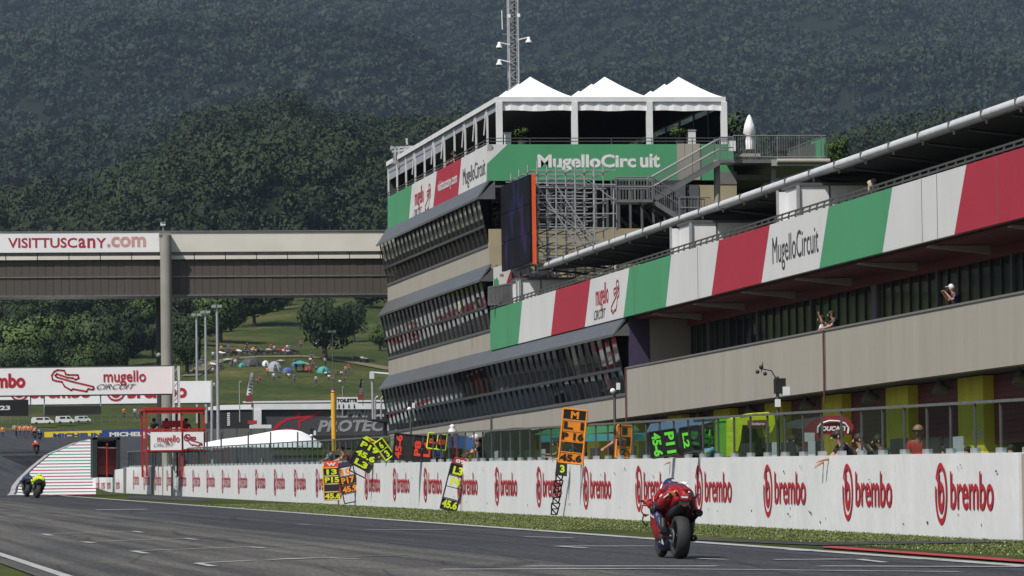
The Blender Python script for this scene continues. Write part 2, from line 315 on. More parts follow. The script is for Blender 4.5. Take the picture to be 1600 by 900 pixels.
def emblem(mb, O, U, V, mi=0):     # round brake-disc emblem with an inner b, centre O, half axes U, V
    O = Vector(O); U = Vector(U); V = Vector(V)
    def ring(c1, r1, c2, r2, a0, a1, n=28):
        vs = []; fs = []
        for i in range(n+1):
            t = a0+(a1-a0)*i/n
            for c, r in ((c1, r1), (c2, r2)): vs.append(O+U*(c[0]+r*math.cos(t))+V*(c[1]+r*math.sin(t)))
        for i in range(n): fs.append((2*i, 2*i+1, 2*i+3, 2*i+2))
        mb.add(vs, fs, mi)
    ring((0, 0), 1, (.0, 0), .80, math.radians(150), math.radians(150-345))
    ring((-.02, -.12), .52, (.06, -.1), .22, 0, 2*math.pi, 22)
    mb.add([O+U*(-.52)+V*.75, O+U*(-.26)+V*.68, O+U*(-.22)+V*(-.05), O+U*(-.52)+V*(-.12)], [(0,1,2,3)], mi)
# ================================================================== TERRAIN
def interp(x, xs, ys): return float(np.interp(x, xs, ys))
def zrow(px, py, D): return P(px, py, y=D).z
YS = [-400, 0, 290, 350, 425, 600]
ZS = [-400*G, 0, 290*G, 5.3, zrow(57, 710, 425), zrow(100, 686, 600)]
TCOL = [-700, 0, 150, 300, 450, 600, 1100, 1300, 1600, 2300]
TROW = [(700, [646]*10), (800, [600, 600, 600, 592, 590, 590, 590, 590, 590, 590]), (900, [556, 556, 552, 548, 540, 540, 540, 540, 540, 540]),
        (1000, [520, 520, 510, 508, 500, 500, 500, 500, 500, 500]), (1100, [480, 480, 470, 470, 462, 460, 460, 460, 460, 460]),
        (1500, [385, 385, 365, 310, 280, 285, 290, 310, 300, 300]), (1900, [350, 350, 322, 246, 201, 232, 255, 255, 228, 220]),
        (2300, [420, 420, 400, 330, 290, 320, 330, 330, 300, 300]), (3000, [238, 236, 224, 214, 215, 215, 238, 238, 200, 170]),
        (3600, [300, 300, 290, 280, 280, 280, 290, 290, 270, 250]), (4400, [150, 150, 165, 150, 160, 150, 150, 160, 150, 150]), (6600, [-90, -90, -60, -80, -110, -90, -70, -90, -110, -100]), (7600, [60]*10)]
TD = [600]+[t[0] for t in TROW]
TZ = [[ZS[-1]]*10]+[[zrow(c, r, D) for c, r in zip(TCOL, row)] for D, row in TROW]
TA = [P(c, 600, y=1000).x/1000 for c in TCOL]
TZ = np.array(TZ)
ph = rng.uniform(0, 6.28, (6, 2))
def height(x, y):
    if y < 600:
        t = interp(y, YS, ZS); return t
    a = x/y
    zc = [interp(a, TA, TZ[i]) for i in range(len(TD))] if False else None
    i = int(np.searchsorted(TD, y))-1; i = max(0, min(i, len(TD)-2))
    z0 = interp(a, TA, TZ[i]); z1 = interp(a, TA, TZ[i+1]); t = (y-TD[i])/(TD[i+1]-TD[i]); t = min(max(t, 0), 1)
    if y > 1100: t = t*t*(3-2*t)*.5+t*.5
    z = z0+(z1-z0)*t
    if y > 3100:
        k = min((y-3100)/1200, 1); s = 0
        for q, (l, amp) in enumerate(((900, 55), (520, 34), (260, 18), (130, 9))):
            s += amp*(abs(math.sin(x/l*3.1+ph[q][0]+.6*math.sin(y/l)))-.5)*1.2+amp*.3*math.sin(y/l*3+ph[q][1]+x/l)
        z += k*s*.8
    elif y > 1150: z += 4*math.sin(x/41+y/90)+3*math.sin(x/23-y/60)
    elif y > 640: z += min((y-640)/200, 1)*(1.1*math.sin(x/26+y/37)+.7*math.sin(x/11-y/19))
    return z
def Gt(px, py, D0=250, D1=7000):     # first hit of a photo ray with the terrain
    d = ray(px, py); d = d/d.y; D = D0; prev = None
    while D < D1:
        p = CAM+d*D
        if p.z < height(p.x, D): break
        D += 4 if D < 1500 else 12
    a, b = D-12, D
    for _ in range(12):
        m = (a+b)/2; p = CAM+d*m
        if p.z < height(p.x, m): b = m
        else: a = m
    p = CAM+d*b; p.z = height(p.x, b); return p
ys = list(np.arange(-360, 0, 60))+list(np.arange(0, 640, 8))+list(np.arange(640, 1200, 14))+list(np.arange(1200, 3000, 30))+list(np.arange(3000, 7700, 60))
A = np.linspace(-.40, .62, 170)
V = []; 
for y in ys:
    for a in A:
        x = a*(y+520) if y < 700 else a*(y+520)
        V.append((x, y, height(x, y)))
V = np.array(V); nA = len(A)
i0 = (np.arange(len(ys)-1)[:, None]*nA+np.arange(nA-1)[None]).ravel()
F = np.stack([i0, i0+1, i0+nA+1, i0+nA], 1)
solo('ground', arrmesh('ground', V, F, GRASS, True), None, kind='structure')
# ---- flat sheets following the ground
def sheet(name, edges, m, lift, kind='structure', seg=None):
    """edges: function y -> (x_left, x_right)"""
    mb = MB(); yy = seg; vs = []
    for y in yy:
        a, b = edges(y)
        for t in (0, .25, .5, .75, 1): x = a+(b-a)*t; vs.append((x, y, height(x, y)+lift))
    fs = [(i*5+j, i*5+j+1, (i+1)*5+j+1, (i+1)*5+j) for i in range(len(yy)-1) for j in range(4)]
    mb.add(vs, fs); return solo(name, mb, m, kind=kind)
RR, LL = 15.8, 3.9
ry = [(144, 686.5), (120, 692.5), (93, 704.5), (72, 716.5), (53, 732.5), (39, 746.5), (29, 760), (24, 774.5)]
RE = [Gt(a, b) for a, b in ry][::-1]
REy = [p.y for p in RE]; REx = [p.x for p in RE]
def redge(y): return RR+.25 if y < REy[0]-25 else (interp(y, [REy[0]-25]+REy, [RR+.25]+REx) if y <= REy[-1] else REx[-1]+(y-REy[-1])*.12)
sg = [float(v) for v in list(range(-40, 640, 8))]
sheet('track', lambda y: (LL-.35 if y < 250 else LL-.35-(y-250)*.05, redge(y)), ASPH, .02, seg=sg)
sheet('pit_lane', lambda y: (21.25, 46), ASPH, .02, seg=[float(v) for v in range(40, 470, 10)])
# ---- painted edge lines and grid marks
def strip(mb, pts, w, lift=.03, mi=0, legs=False):
    for a, b in zip(pts, pts[1:]):
        a = Vector(a); b = Vector(b); d = (b-a); d.z = 0; d.normalize(); n = Vector((d.y, -d.x, 0))*(w if abs(d.x) > abs(d.y) else min(w, .13) if legs else w)/2
        q = [a-n, a+n, b+n, b-n]
        mb.add([(v.x, v.y, height(v.x, v.y)+lift) for v in q], [(0, 1, 2, 3)], mi)
m = MB(); strip(m, [(RR, float(y), 0) for y in range(-40, 290, 10)]+[(redge(y)-.3, y, 0) for y in np.linspace(REy[0], REy[-1], 40)], .3)
strip(m, [(LL, float(y), 0) for y in range(-40, 300, 10)], .16)
solo('edge_lines', m, MT['paint_white_road'], kind='structure')
m = MB()
def gl(pts, w=.26, mi=0, mbx=None): strip(mbx or m, [Gp(a, b) for a, b in pts], w, .032, mi, True)
for pts in ([(81,839),(68,836.5),(208,832),(222,834)], [(147,851),(130,849),(288,843.5),(307,845.5)], [(229,867.5),(208,863.5),(388,857),(413,859)],
            [(333,888),(308,883),(397,878.5)], [(419,877.5),(500,874.5),(560,876)], [(820,841),(896,843)], [(916,859),(868,856),(1021,856)], [(1093,876),(1135,877.5)],
            [(1210,877.5),(1340,877),(1382,882)], [(1280,888),(1600,889)], [(820,888),(1120,888)], [(570,830),(700,829.5)], [(690,893),(1000,892),(1500,897)], [(465,821),(483,821.5)],
            [(99,807.5),(138,806.5)], [(0,808.5),(37,807)], [(220,803),(300,801)], [(30,800),(60,799)], [(1230,862),(1268,864)]):
    gl(pts)
gl([(62,798.3),(150,798),(230,797)], 1.3)
gl([(0,780.5),(40,780)], .3); gl([(10,790),(75,789)], .2); gl([(90,788),(170,787.5)],.2)
solo('grid_markings', m, MT['paint_white_road'], kind='structure')
m = MB()
for pts in ([(222,831.5),(305,829)], [(307,843),(393,840)], [(413,856.5),(500,853)], [(500,874.3),(640,870)], [(1285,876.5),(1470,877.5)], [(700,829.5),(850,830)], [(896,841.5),(1010,842.5)]):
    gl(pts, .22, 0, m)
solo('faded_grid_markings', m, MT['paint_faint'], kind='structure')
# red kerb paint beside the line at the right, grass crossing strip
m = MB()
kp = [(1286, 856.2, 1286, 857.6), (1300, 855.8, 1300, 858.8), (1318, 856.6, 1318, 860.2), (1400, 863, 1400, 866.2), (1500, 870.2, 1500, 873.6), (1600, 877.4, 1600, 881.2), (1720, 886, 1720, 890.5)]
vs = [q for a, b, c, d in kp for q in (Gp(a, b), Gp(c, d))]
m.add([(v.x, v.y, v.z+.026) for v in vs], [(2*i, 2*i+1, 2*i+3, 2*i+2) for i in range(len(kp)-1)])
solo('red_kerb_paint', m, MT['paint_red_road'], kind='structure')
m = MB(); kp = [(1060, 841, 844), (1280, 848, 853), (1400, 847, 851.5), (1500, 846, 849.5), (1600, 844.5, 848), (1700, 843, 847)]
vs = [q for a, b, c in kp for q in (Gp(a, b), Gp(a, c))]
m.add([(v.x, v.y, v.z+.014) for v in vs], [(2*i, 2*i+1, 2*i+3, 2*i+2) for i in range(len(kp)-1)])
solo('service_path', m, ASPH, kind='structure')
kp = [(200, 775.5, 779), (240, 775, 781.5), (290, 776, 783), (330, 781, 783)]
m = MB(); vs = [q for a, b, c in kp for q in (Gp(a, b), Gp(a, c))]
m.add([(v.x, v.y, v.z+.014) for v in vs], [(2*i, 2*i+1, 2*i+3, 2*i+2) for i in range(len(kp)-1)])
solo('worn_asphalt_patch', m, ASPH, kind='structure')
# ---- painted run-off: white with thin red and green bands
m = MB(); rows = [774.5, 771.5]; k = 0
yy = 774.5; bands = []
rws = [(685, 0)]
edges_px = list(np.linspace(686.5, 774.5, 19)); 
def rowY(py): return Gt(150, py).y
prev = None
for i in range(18):
    t0 = edges_px[i]; hh = edges_px[i+1]-t0
    for a, b, c in ((t0, t0+hh*.62, 0), (t0+hh*.62, t0+hh, 1 if i % 2 == 1 else 2)):
        ya, yb = rowY(a), rowY(b)
        sx = 5; va = []
        for yv in (ya, yb):
            xl = redge(yv) if yv > REy[0] else redge(yv); xr = Gt(150, a if yv == ya else b).x
            xr = max(xr, xl+.3)
            va += [(xl+(xr-xl)*j/sx, yv, height(xl+(xr-xl)*j/sx, yv)+.03) for j in range(sx+1)]
        m.add(va, [(j, j+1, sx+2+j, sx+1+j) for j in range(sx)], c)
solo('striped_run_off', m, [MT['white_paint'], MT['paint_red_road'], MT['paint_green_road']], kind='structure')
m = MB(); c = [Gt(150, 706), Gt(190, 706), Gt(228, 706), Gt(228, 683), Gt(190, 682), Gt(150, 684)]
m.add([(v.x, v.y, v.z+.022) for v in c], [tuple(range(6))]); solo('service_road', m, ASPH, kind='structure')
m = MB(); strip(m, [Gt(229, 706), Gt(226, 694), Gt(227, 683)], .5); solo('service_road_line', m, MT['paint_white_road'], kind='structure')

m = MB(); strip(m, [Gt(a, b, 640) for a, b in ((298, 588), (320, 573), (345, 563), (400, 558), (470, 557), (520, 561), (560, 568), (615, 578))], 3.2, .12)
solo('dirt_path', m, mat('dirt', (.17,.135,.075), .9, col2=(.10,.10,.04), scale=.4, amt=1), kind='structure')
# ================================================================== GRASS TUFTS (verge)
def tufts():
    N = 110000
    y = 50+rng.random(N)**1.6*130; side = rng.random(N)
    x = np.where(side < .93, RR+.45+rng.random(N)*(20.8-RR-.45), 1.6+rng.random(N)*2.0)
    # keep the crossing strip free
    pv = np.array([Gp(a, (b+c)/2)[:] for a, b, c in [(1060, 841, 844), (1280, 848, 853), (1400, 847, 851.5), (1500, 846, 849.5), (1600, 844.5, 848), (1700, 843, 847)]])
    o = np.argsort(pv[:, 1]); ym = np.interp(x, pv[::-1, 0][np.argsort(pv[::-1, 0])], pv[::-1, 1][np.argsort(pv[::-1, 0])])
    ang_ = x*0
    kerb = (x < 17.6) & (y < 98); y = np.where(kerb, 98+rng.random(N)*60, y)
    zz_ = CZ-y*G; keep = np.ones(N, bool)
    for q_ in range(len(pv)-1):
        a_, b_ = pv[q_], pv[q_+1]; t_ = (x-a_[0])/(b_[0]-a_[0]+1e-9); inside = (t_ >= 0) & (t_ <= 1); keep &= ~(inside & (np.abs(y-(a_[1]+(b_[1]-a_[1])*t_)) < 1.2))
    x = np.where(keep, x, 20.0+rng.random(N)*.8)
    h = .006+rng.random(N)*.015
    near = rng.random(N) < np.exp(-(20.8-x)*3); h = np.where(near & (x > 19), h*2.0, h)
    ang = rng.random(N)*6.28; w = .004+rng.random(N)*.007; w = w*(1+y/90)
    lx = (rng.random(N)-.5)*.07; ly = (rng.random(N)-.5)*.07; z = y*G
    bx, by = np.cos(ang)*w, np.sin(ang)*w*2
    V = np.stack([np.stack([x-bx, y-by, z-.005], 1), np.stack([x+bx, y+by, z-.005], 1), np.stack([x+lx, y+ly, z+h], 1)], 1).reshape(-1, 3)
    F = np.arange(3*N).reshape(-1, 3)
    mi = rng.choice([0, 1, 2], N, p=[.85,.13,.02])
    return arrmesh('grass', V, F, [mat('blade_green', (.14,.185,.045), .8, scale=.5, col2=(.10,.135,.032), amt=1), mat('blade_dry', (.26,.22,.10), .8), mat('clover', (.55,.55,.48), .8)], False, mi)
solo('grass_blades', tufts(), None, 'short verge grass with clover between the track and the pit wall', 'grass', kind='stuff')

# ================================================================== TREES
yat_tree = 262.
def crown(n, leaf, clumps=14, sq=.8, seed=1, tri=False, low=.0, rn=.3):
    r = np.random.default_rng(seed)
    d = r.normal(size=(clumps, 3)); d /= np.linalg.norm(d, axis=1)[:, None]; d[:, 2] = d[:, 2]*.9+.1
    cc = d*(.35+.35*r.random((clumps, 1))); cr = .28+.22*r.random(clumps)
    k = r.integers(0, clumps, n); u = r.normal(size=(n, 3)); u /= np.linalg.norm(u, axis=1)[:, None]
    p = cc[k]+u*(cr[k]*(.72+.32*r.random(n)))[:, None]
    p[:, 2] *= sq
    nrm = u+r.normal(size=(n, 3))*rn; nrm /= np.linalg.norm(nrm, axis=1)[:, None]
    a = np.cross(nrm, r.normal(size=(n, 3))); a /= np.linalg.norm(a, axis=1)[:, None]; b = np.cross(nrm, a)
    s = leaf*(.6+.8*r.random(n))[:, None]
    N_ = u*.65+p/(np.linalg.norm(p, axis=1)[:, None]+1e-6)*.6+nrm*.25; N_ /= np.linalg.norm(N_, axis=1)[:, None]; N_ = np.repeat(N_, 3 if tri else 4, 0)
    if tri:
        V = np.stack([p-a*s, p+a*s, p+b*s*1.5], 1).reshape(-1, 3); F = np.arange(3*n).reshape(-1, 3)
    else:
        V = np.stack([p-a*s, p+b*s*.8, p+a*s, p-b*s*.8], 1).reshape(-1, 3); F = np.arange(4*n).reshape(-1, 4)
    return V, F, N_
def cmesh(c, m, name='crown'): return arrmesh(name, c[0], c[1], [m], nr=c[2])
CROWNS = [cmesh(crown(2600, .05, 18, .85, s), LEAF if s != 3 else LEAF2) for s in (1, 2, 3, 4)]
LIGHTCR = [cmesh(crown(2400, .05, 16, .85, s), LEAF2) for s in (11, 12)]
def trunk_mesh():
    mb = MB(); mb.tube((0,0,-.1), (0.02,0,.5), .055, .035, 8)
    for a in range(5):
        t = a*1.26; mb.tube((.02,0,.32+.04*a), (.35*math.cos(t), .35*math.sin(t), .75+.05*a), .022, .008, 5)
    return mb.mesh('trunk', MT['bark'])
TRUNK = trunk_mesh()
def tree(px, py, wpx, hpx, label, kind=0, light=False, group='trees on the hillside behind the paddock', name='broadleaf_tree', D=None):
    """px,py: photo pixel of the base, size in photo pixels"""
    b = Gt(px, py) if D is None else P(px, py, y=D)
    Zd = (b-CAM).dot(_f); w = wpx*Zd/FPX; h = hpx*Zd/FPX
    t = thing(name, label, 'tree', b, group, world=False, rz=random.uniform(0, 6.28))
    tk = part('trunk', TRUNK, None, t, loc=None); tk.scale = (h*.8, h*.8, h*.62)
    me = (LIGHTCR if light else CROWNS)[kind % (2 if light else 4)]
    c = part('crown', me, None, t, loc=None); c.scale = (w*.58, w*.58, h*.60); c.location = (0, 0, h*.48)
    return t
hp = 'on the grassy hillside above the tents'
for a in [
 (508,562,92,112,'large dark broadleaf tree with one grey tent at its foot',0,0),(552,535,50,72,'dark tree just right of the large tree above the small tent',1,0),
 (594,548,40,50,'small rounded tree beside the left edge of the tall building, lit at its top',2,1),(440,484,36,44,'slim tree standing alone on bright grass under the footbridge',3,0),
 (398,510,110,80,'broad dark tree at the right of the light poles, casting shade on the grass',1,0),(345,535,90,90,'dark tree directly behind the three light poles',2,0),
 (292,585,52,84,'rounded dark tree between the concrete bridge column and the first light pole',0,0),(310,500,70,70,'dark tree under the footbridge above the first light pole',3,0),
 (195,575,76,100,'tall bushy tree left of the sunlit grass gap beside the bridge column',0,0),(150,592,90,110,'broad dark tree above the circuit map on the white gantry sign',1,0),
 (75,580,80,105,'light green tree under the visit tuscany lettering',0,1),(110,560,60,70,'brownish green tree behind the light green tree under the bridge',1,1),
 (35,592,90,90,'bushy dark tree above the left end of the gantry sign',2,0),(5,560,50,64,'dark tree at the left border of the picture under the bridge',3,0),
 (230,520,60,64,'dark tree right above the sunlit grass gap by the bridge column',2,0),(175,520,80,75,'dark tree partly hidden by the underside of the footbridge',3,0),
 (95,520,80,70,'tree high under the bridge deck left of the dark ones',1,0),(30,520,80,70,'tree under the left end of the bridge deck with dark crown',0,0),
 (268,540,50,60,'dark tree half hidden by the round bridge column',1,0),(480,470,60,40,'low tree close under the bridge deck right of the bright meadow',2,0),
 (370,475,90,50,'dark tree crown touching the bridge deck above the light poles',0,0),(580,480,60,40,'low dark tree under the bridge deck next to the tall building',3,0),
 (120,600,60,50,'bush-like tree just above the gantry sign lettering',1,0),(60,602,70,45,'low bush-like tree above the word on the gantry sign at left',3,0),(240,600,30,26,'small shrub at the foot of the bridge column',2,0)]:
    tree(a[0], a[1], a[2], a[3], a[4], a[5], a[6])
hedge = random.Random(5)
cols = ['at the left border of the photo', 'above the letters bo on the sign', 'right of the red word on the sign', 'left of the circuit map', 'above the left loop of the circuit map', 'above the right tip of the map', 'above the letters mug', 'above the letters ello', 'touching the round bridge column']
rws_ = ['crown against the bridge deck,', 'in the middle of the thicket,', 'low over the gantry sign,']
k = 0
for ci, cw in enumerate(cols):
    for ri, rw in enumerate(rws_):
        if ci >= 7 and ri == 2: continue
        px = 2+ci*28+hedge.uniform(-8, 8)+(10 if ri == 1 else 0); py = (508, 552, 597)[ri]+hedge.uniform(-8, 8); k += 1
        tree(px, py, hedge.uniform(50, 78), hedge.uniform(54, 78), ('light green' if k % 9 == 4 else 'dark')+' tree '+rw+' '+cw, k, k % 9 == 4)
for i, (px, py, lb) in enumerate(((290, 500, 'dark tree right of the bridge column, crown against the deck'), (318, 492, 'dark tree over the second floodlight pole, crown against the deck'), (345, 498, 'dark tree over the tallest floodlight pole, crown against the deck'), (375, 494, 'dark tree against the deck above the left motorcycles'),
    (402, 486, 'dark tree against the deck left of the bright meadow'), (288, 545, 'dark tree halfway down between bridge column and floodlight poles'), (312, 540, 'dark tree halfway down behind the first floodlight pole'), (335, 520, 'dark tree halfway down behind the tallest floodlight pole'), (425, 480, 'small dark tree against the deck above the bright meadow'))):
    tree(px, py, hedge.uniform(50, 70), hedge.uniform(50, 66), lb, i)
tree(1308, 268, 46, 58, 'yellow green tree crown showing behind the right end of the side terrace', 1, True, D=yat_tree)
# woods too far to count: one mesh per wood
def wood(name, label, pts, size, templates, m):
    Vs = []; Fs = []; Ns = []; o = 0
    for i, (x, y, z) in enumerate(pts):
        V, F, N_ = templates[i % len(templates)]; s = size*(.6+.75*random.random()); a = random.uniform(0, 6.28); ca, sa = math.cos(a), math.sin(a)
        W_ = np.stack([V[:, 0]*ca-V[:, 1]*sa, V[:, 0]*sa+V[:, 1]*ca, V[:, 2]*random.uniform(.9, 1.25)], 1)*s
        W_[:, 0] += x; W_[:, 1] += y; W_[:, 2] += z+s*.35
        Ns.append(np.stack([N_[:, 0]*ca-N_[:, 1]*sa, N_[:, 0]*sa+N_[:, 1]*ca, N_[:, 2]], 1)); Vs.append(W_); Fs.append(F+o); o += len(V)
    solo(name, arrmesh(name, np.concatenate(Vs), np.concatenate(Fs), m, nr=np.concatenate(Ns)), None, label, 'wood', kind='stuff')
def clear(x, y):                      # grass slopes and gaps stay free of trees
    px, _ = proj((x, y, height(x, y))); 
    if y < 1130: return True
    return False
def unseen(x, y, lim=400):
    px, py = proj((x, y, height(x, y)+8)); return px < -140 or px > 1740 or py < -40 or (py > 330 and px > 700) or (lim < 400 and py > lim)
T1 = [crown(560, .064, 14, .85, s, True, rn=.16) for s in (21, 22, 23, 24, 25)]
pts = []
for i in range(4200):
    y = 1135+(random.random()**.85)*900; a = random.uniform(TA[0]*.75, TA[-1]*.9); x = a*y
    if unseen(x, y): continue
    pts.append((x, y, height(x, y)))
wood('wooded_ridge', 'dark broadleaf wood covering the ridge behind the footbridge and the tower', pts, 8.5, T1, LEAF_RIDGE)
pts = []
for i in range(230):  # added trees outside the frame, only there to be mirrored in the windows
    y = 70+random.random()*420; x = -random.uniform(48, 75)-y*.06; pts.append((x, y, height(x, y)+1))
wood('reflection_trees', 'added row of trees out of view on the left, for the windows to reflect', pts, 6.5, T1, LEAF_RIDGE)
T2 = [crown(140, .115, 8, .8, s, True, rn=.12) for s in (31, 32, 33, 34)]
pts = []
for i in range(2500):
    y = 2350+random.random()*850; a = random.uniform(TA[0]*.6, TA[-1]*.85); x = a*y
    if unseen(x, y): continue
    pts.append((x, y, height(x, y)))
wood('hazy_woods', 'hazy wooded hill rising between the ridge and the mountain', pts, 9.5, T2, LEAF_FAR)
T3 = [crown(92, .125, 9, .7, s, True, rn=.1) for s in (41, 42, 43, 44, 45)]
pts = []
for i in range(15200):
    y = 3500+random.random()**.9*3150; a = random.uniform(TA[0]*.5, TA[-1]*.8); x = a*y
    if unseen(x, y, 300): continue
    pts.append((x, y, height(x, y)))
wood('mountain_forest', 'forest covering the high mountain slope in the background', pts, 13, T3, LEAF_FAR)
# forest floor colour under the woods
def floor_strip():
    pass
# ================================================================== PIT WALL
WX = 20.85
def yat(px, x, py=600): return P(px, py, x=x).y
def zat(px, py, x): return P(px, py, x=x).z
WT = zat(1400, 710, WX)-yat(1400, WX, 710)*G          # wall height over the graded ground
wall = thing('pit_wall', 'long white painted concrete pit wall lettered with red brembo logos along the track', 'wall', (WX, 80, 80*G))
jp = [1594, 1400, 1240, 1081, 923, 892, 735, 637, 560, 505, 470, 430, 398, 366, 340, 312, 290, 270, 248, 232, 218, 193]
jy = [yat(p, WX, 780) for p in jp]
for i, (a, b) in enumerate(zip(jy, jy[1:])):
    g = .02+.004*(b-a > 4)
    m = MB(); off = random.uniform(-.002, .002)
    x0, x1 = WX+off, WX+.32
    q = [(x0-.03, a+g, a*G-.15), (x1, a+g, a*G-.15), (x1, b-g, b*G-.15), (x0-.03, b-g, b*G-.15), (x0, a+g, a*G+WT), (x1, a+g, a*G+WT), (x1, b-g, b*G+WT), (x0, b-g, b*G+WT)]
    m.hexa(q); part('wall_block', m, MT['wall_paint'], wall)
    m = MB(); m.box((WX+.04, b-g, b*G-.1), (WX+.3, b+g, b*G+WT-.02)); part('joint', m, MT['concrete_dark'], wall)
# grey gaps seen between the far sections
for p in (196, 240, 271):
    y = yat(p, WX, 760); m = MB(); m.box((WX-.05, y-.9, y*G-.1), (WX-.02, y+.9, y*G+WT+.01)); part('grey_post', m, MT['concrete_dark'], wall)
# far end of the wall steps down and swings away
a = jy[-1]; m = MB(); pts = [(193, 732, 774), (180, 734, 773.5), (165, 738, 773), (145, 744, 773)]
for (p1, t1, b1), (p2, t2, b2) in zip(pts, pts[1:]):
    A1, B1 = P(p1, t1, y=a+(193-p1)*.7), P(p1, b1, y=a+(193-p1)*.7); A2, B2 = P(p2, t2, y=a+(193-p2)*.7), P(p2, b2, y=a+(193-p2)*.7)
    B1.z -= .3; B2.z -= .3
    m.slab([B1, B2, A2, A1], (.1, .3, 0))
part('sloping_end_block', m, MT['wall_paint'], wall)
for px in (150, 158, 167, 181):
    A1 = P(px, 765, y=a+(193-px)*.7-.15); q = MB(); w_ = P(px+6, 765, y=a+(193-px-6)*.7-.15)-A1; text(q, 'brembo', A1+Vector((0, 0, 0)), (w_.x, w_.y, 0), (0, 0, .62), .0); part('painted_word', q, MT['logo_red'], wall)
m = MB(); y = jy[0]; m.box((WX+.02, y-.4, y*G-.1), (WX+.5, y-.05, y*G+WT-.02)); part('end_face', m, MT['concrete'], wall)
m = MB(); m.box((WX+2.6, y-14, y*G-.1), (WX+2.9, y-1, y*G+WT+.02)); part('set_back_block', m, MT['concrete'], wall)
# red logos
us = [1/5.426e-4]
logos = []
k = 0
while True:
    inv = 5.426e-4+k*.4625e-4; px = 1/inv-380
    if px < 196: break
    logos.append(yat(px, WX, 770)); k += 1
lm = MB(); emblem(lm, (0, -.45, .77), (0, -.43, 0), (0, 0, .555)); 
lt = MB(); text(lt, 'brembo', (0, -1.12, .50), (0, -2.95, 0), (0, 0, .67), .012)
lme, lmt = lm.mesh('painted_emblem', MT['logo_red']), lt.mesh('painted_word', MT['logo_red'])
for y in logos:
    for me in (lme, lmt):
        o = part('painted_emblem' if me is lme else 'painted_word', me, None, wall, loc=(WX-.0345, y, y*G))
        o.rotation_euler = (math.atan(G), 0, 0)
# tyre rubber marks on the wall
m = MB()
for i in range(70):
    y = 78+random.random()**1.5*120; z = y*G+random.choice([random.uniform(.15, .35), random.uniform(.9, 1.3), random.uniform(.2, 1.3)]); L = random.uniform(.03, .16); h = random.uniform(.008, .03)
    m.add([(WX-.035, y, z), (WX-.035, y+L*.5, z-h*1.5), (WX-.035, y+L, z+h*.3), (WX-.035, y+L*.4, z+h)], [(0,1,2,3)])
part('chipped_marks', m, MT['text_grey'], wall, kind='stuff')
# ------------------------------------------------------------------ glass screen on the wall
FH = .90
fen = thing('glass_screen_fence', 'long low glass screen with grey posts standing on top of the white pit wall', 'fence', (WX+.16, 80, 80*G+WT))
PIT = 1.72; yf = yat(1563.3, WX+.16, 650); 
while yf > jy[0]+1: yf -= PIT
shoe = MB().box((-.07, -.10, 0), (.07, .10, .11)).mesh('post_shoe', MT['galv'])
pst = MB().box((-.02, -.022, .1), (.02, .022, FH)).mesh('post', MT['steel_dark'])
gp = MB().box((-.006, .05, .05), (.006, PIT-.05, FH-.03)).mesh('glass_panel', GL_FENCE)
rail = MB().box((-.035, .0, FH-.02), (.035, PIT, FH+.03)).mesh('top_rail', MT['steel'])
y = yf; n = 0
while y < jy[-1]-2:
    z = y*G+WT-.02
    pxm = proj((WX+.16, y+PIT/2, z+.4))[0]; gap = any(a < pxm < b for a, b in ((522, 548), (574, 602), (655, 690), (728, 752), (912, 960), (1292, 1332)))
    for me, nm in ((shoe, 'post_shoe'), (pst, 'post'), (gp, 'glass_panel'), (rail, 'top_rail')):
        if gap and nm == 'glass_panel': continue
        o = part(nm, me, None, fen, loc=(WX+.16, y, z)); o.rotation_euler = (math.atan(G), 0, 0)
    y += PIT; n += 1
# ================================================================== PIT BUILDING
FX = 32.0
zc = lambda px, py, x=FX: zat(px, py, x)
YF = yat(606, FX, 500); YN = yat(762, FX, 260)
bld = thing('pit_building', 'long pit building with garages, beige parapet, tricolour banner and dark leaning windows', 'building', (FX+5, (YN+YF)/2, YN*G))
zr1, zr2, zr3 = zc(608, 587), zc(608, 471), zc(606, 358)      # awning roots
zb1, zb2, zb3 = zc(611, 674), zc(611, 558), zc(609, 443)      # window bottoms
zl1, zl2, zl3 = [zat(596, p, FX-.45) for p in (607.5, 492.3, 380)]
ztop = zc(606, 308.6); zs0, zs1 = zc(980, 652), zc(980, 576)
Y0 = 60.0; YE = yat(978, FX, 560)                              # right end outside the frame; end of the lower ribbon
# beige spandrels built of panels
def panels(ya, yb, z0, z1, x0, x1, L, m=MT['concrete'], name='wall_panel', cuts=None):
    n = max(1, round((yb-ya)/L)); c = cuts or [ya+(yb-ya)*i/n for i in range(n+1)]
    for a, b in zip(c, c[1:]):
        mb = MB(); mb.box((x0+random.uniform(-.004, .004), a+.012, z0), (x1, b-.012, z1)); part(name, mb, m, bld)
def back(ya, yb, z0, z1, x0, x1, m=MT['interior'], name='core_wall'):
    part(name, MB().box((x0, ya, z0), (x1, yb, z1)), m, bld)
panels(YE, YF, zs0, zb1, FX, FX+.35, 6)
cuts = [Y0, Y0+9, yat(1506, FX, 500), yat(1391, FX, 500), yat(1289, FX, 500), yat(1170, FX, 550), yat(1046, FX, 580), yat(1013, FX, 580), YE]
panels(Y0, YE, zs0, zs1, FX, FX+.35, 8, cuts=cuts)
part('parapet_cap', MB().box((FX-.03, Y0, zs1), (FX+.4, YE, zs1+.06)), MT['concrete_dark'], bld)
yp = yat(1289, FX, 500); part('drain_pipe', MB().tube((FX-.06, yp, zs0-.4), (FX-.06, yp, zs1+.02), .032, n=8), MT['maroon_dark'], bld)
yp = yat(980, FX, 600); part('drain_pipe', MB().tube((FX-.06, yp, zs0-.4), (FX-.06, yp, zs1+.02), .032, n=8), MT['maroon_dark'], bld)
panels(YN-3, YF, zr1-.0, zb2, FX, FX+.35, 6)
panels(YN, YF, zr2, zb3, FX, FX+.35, 6)
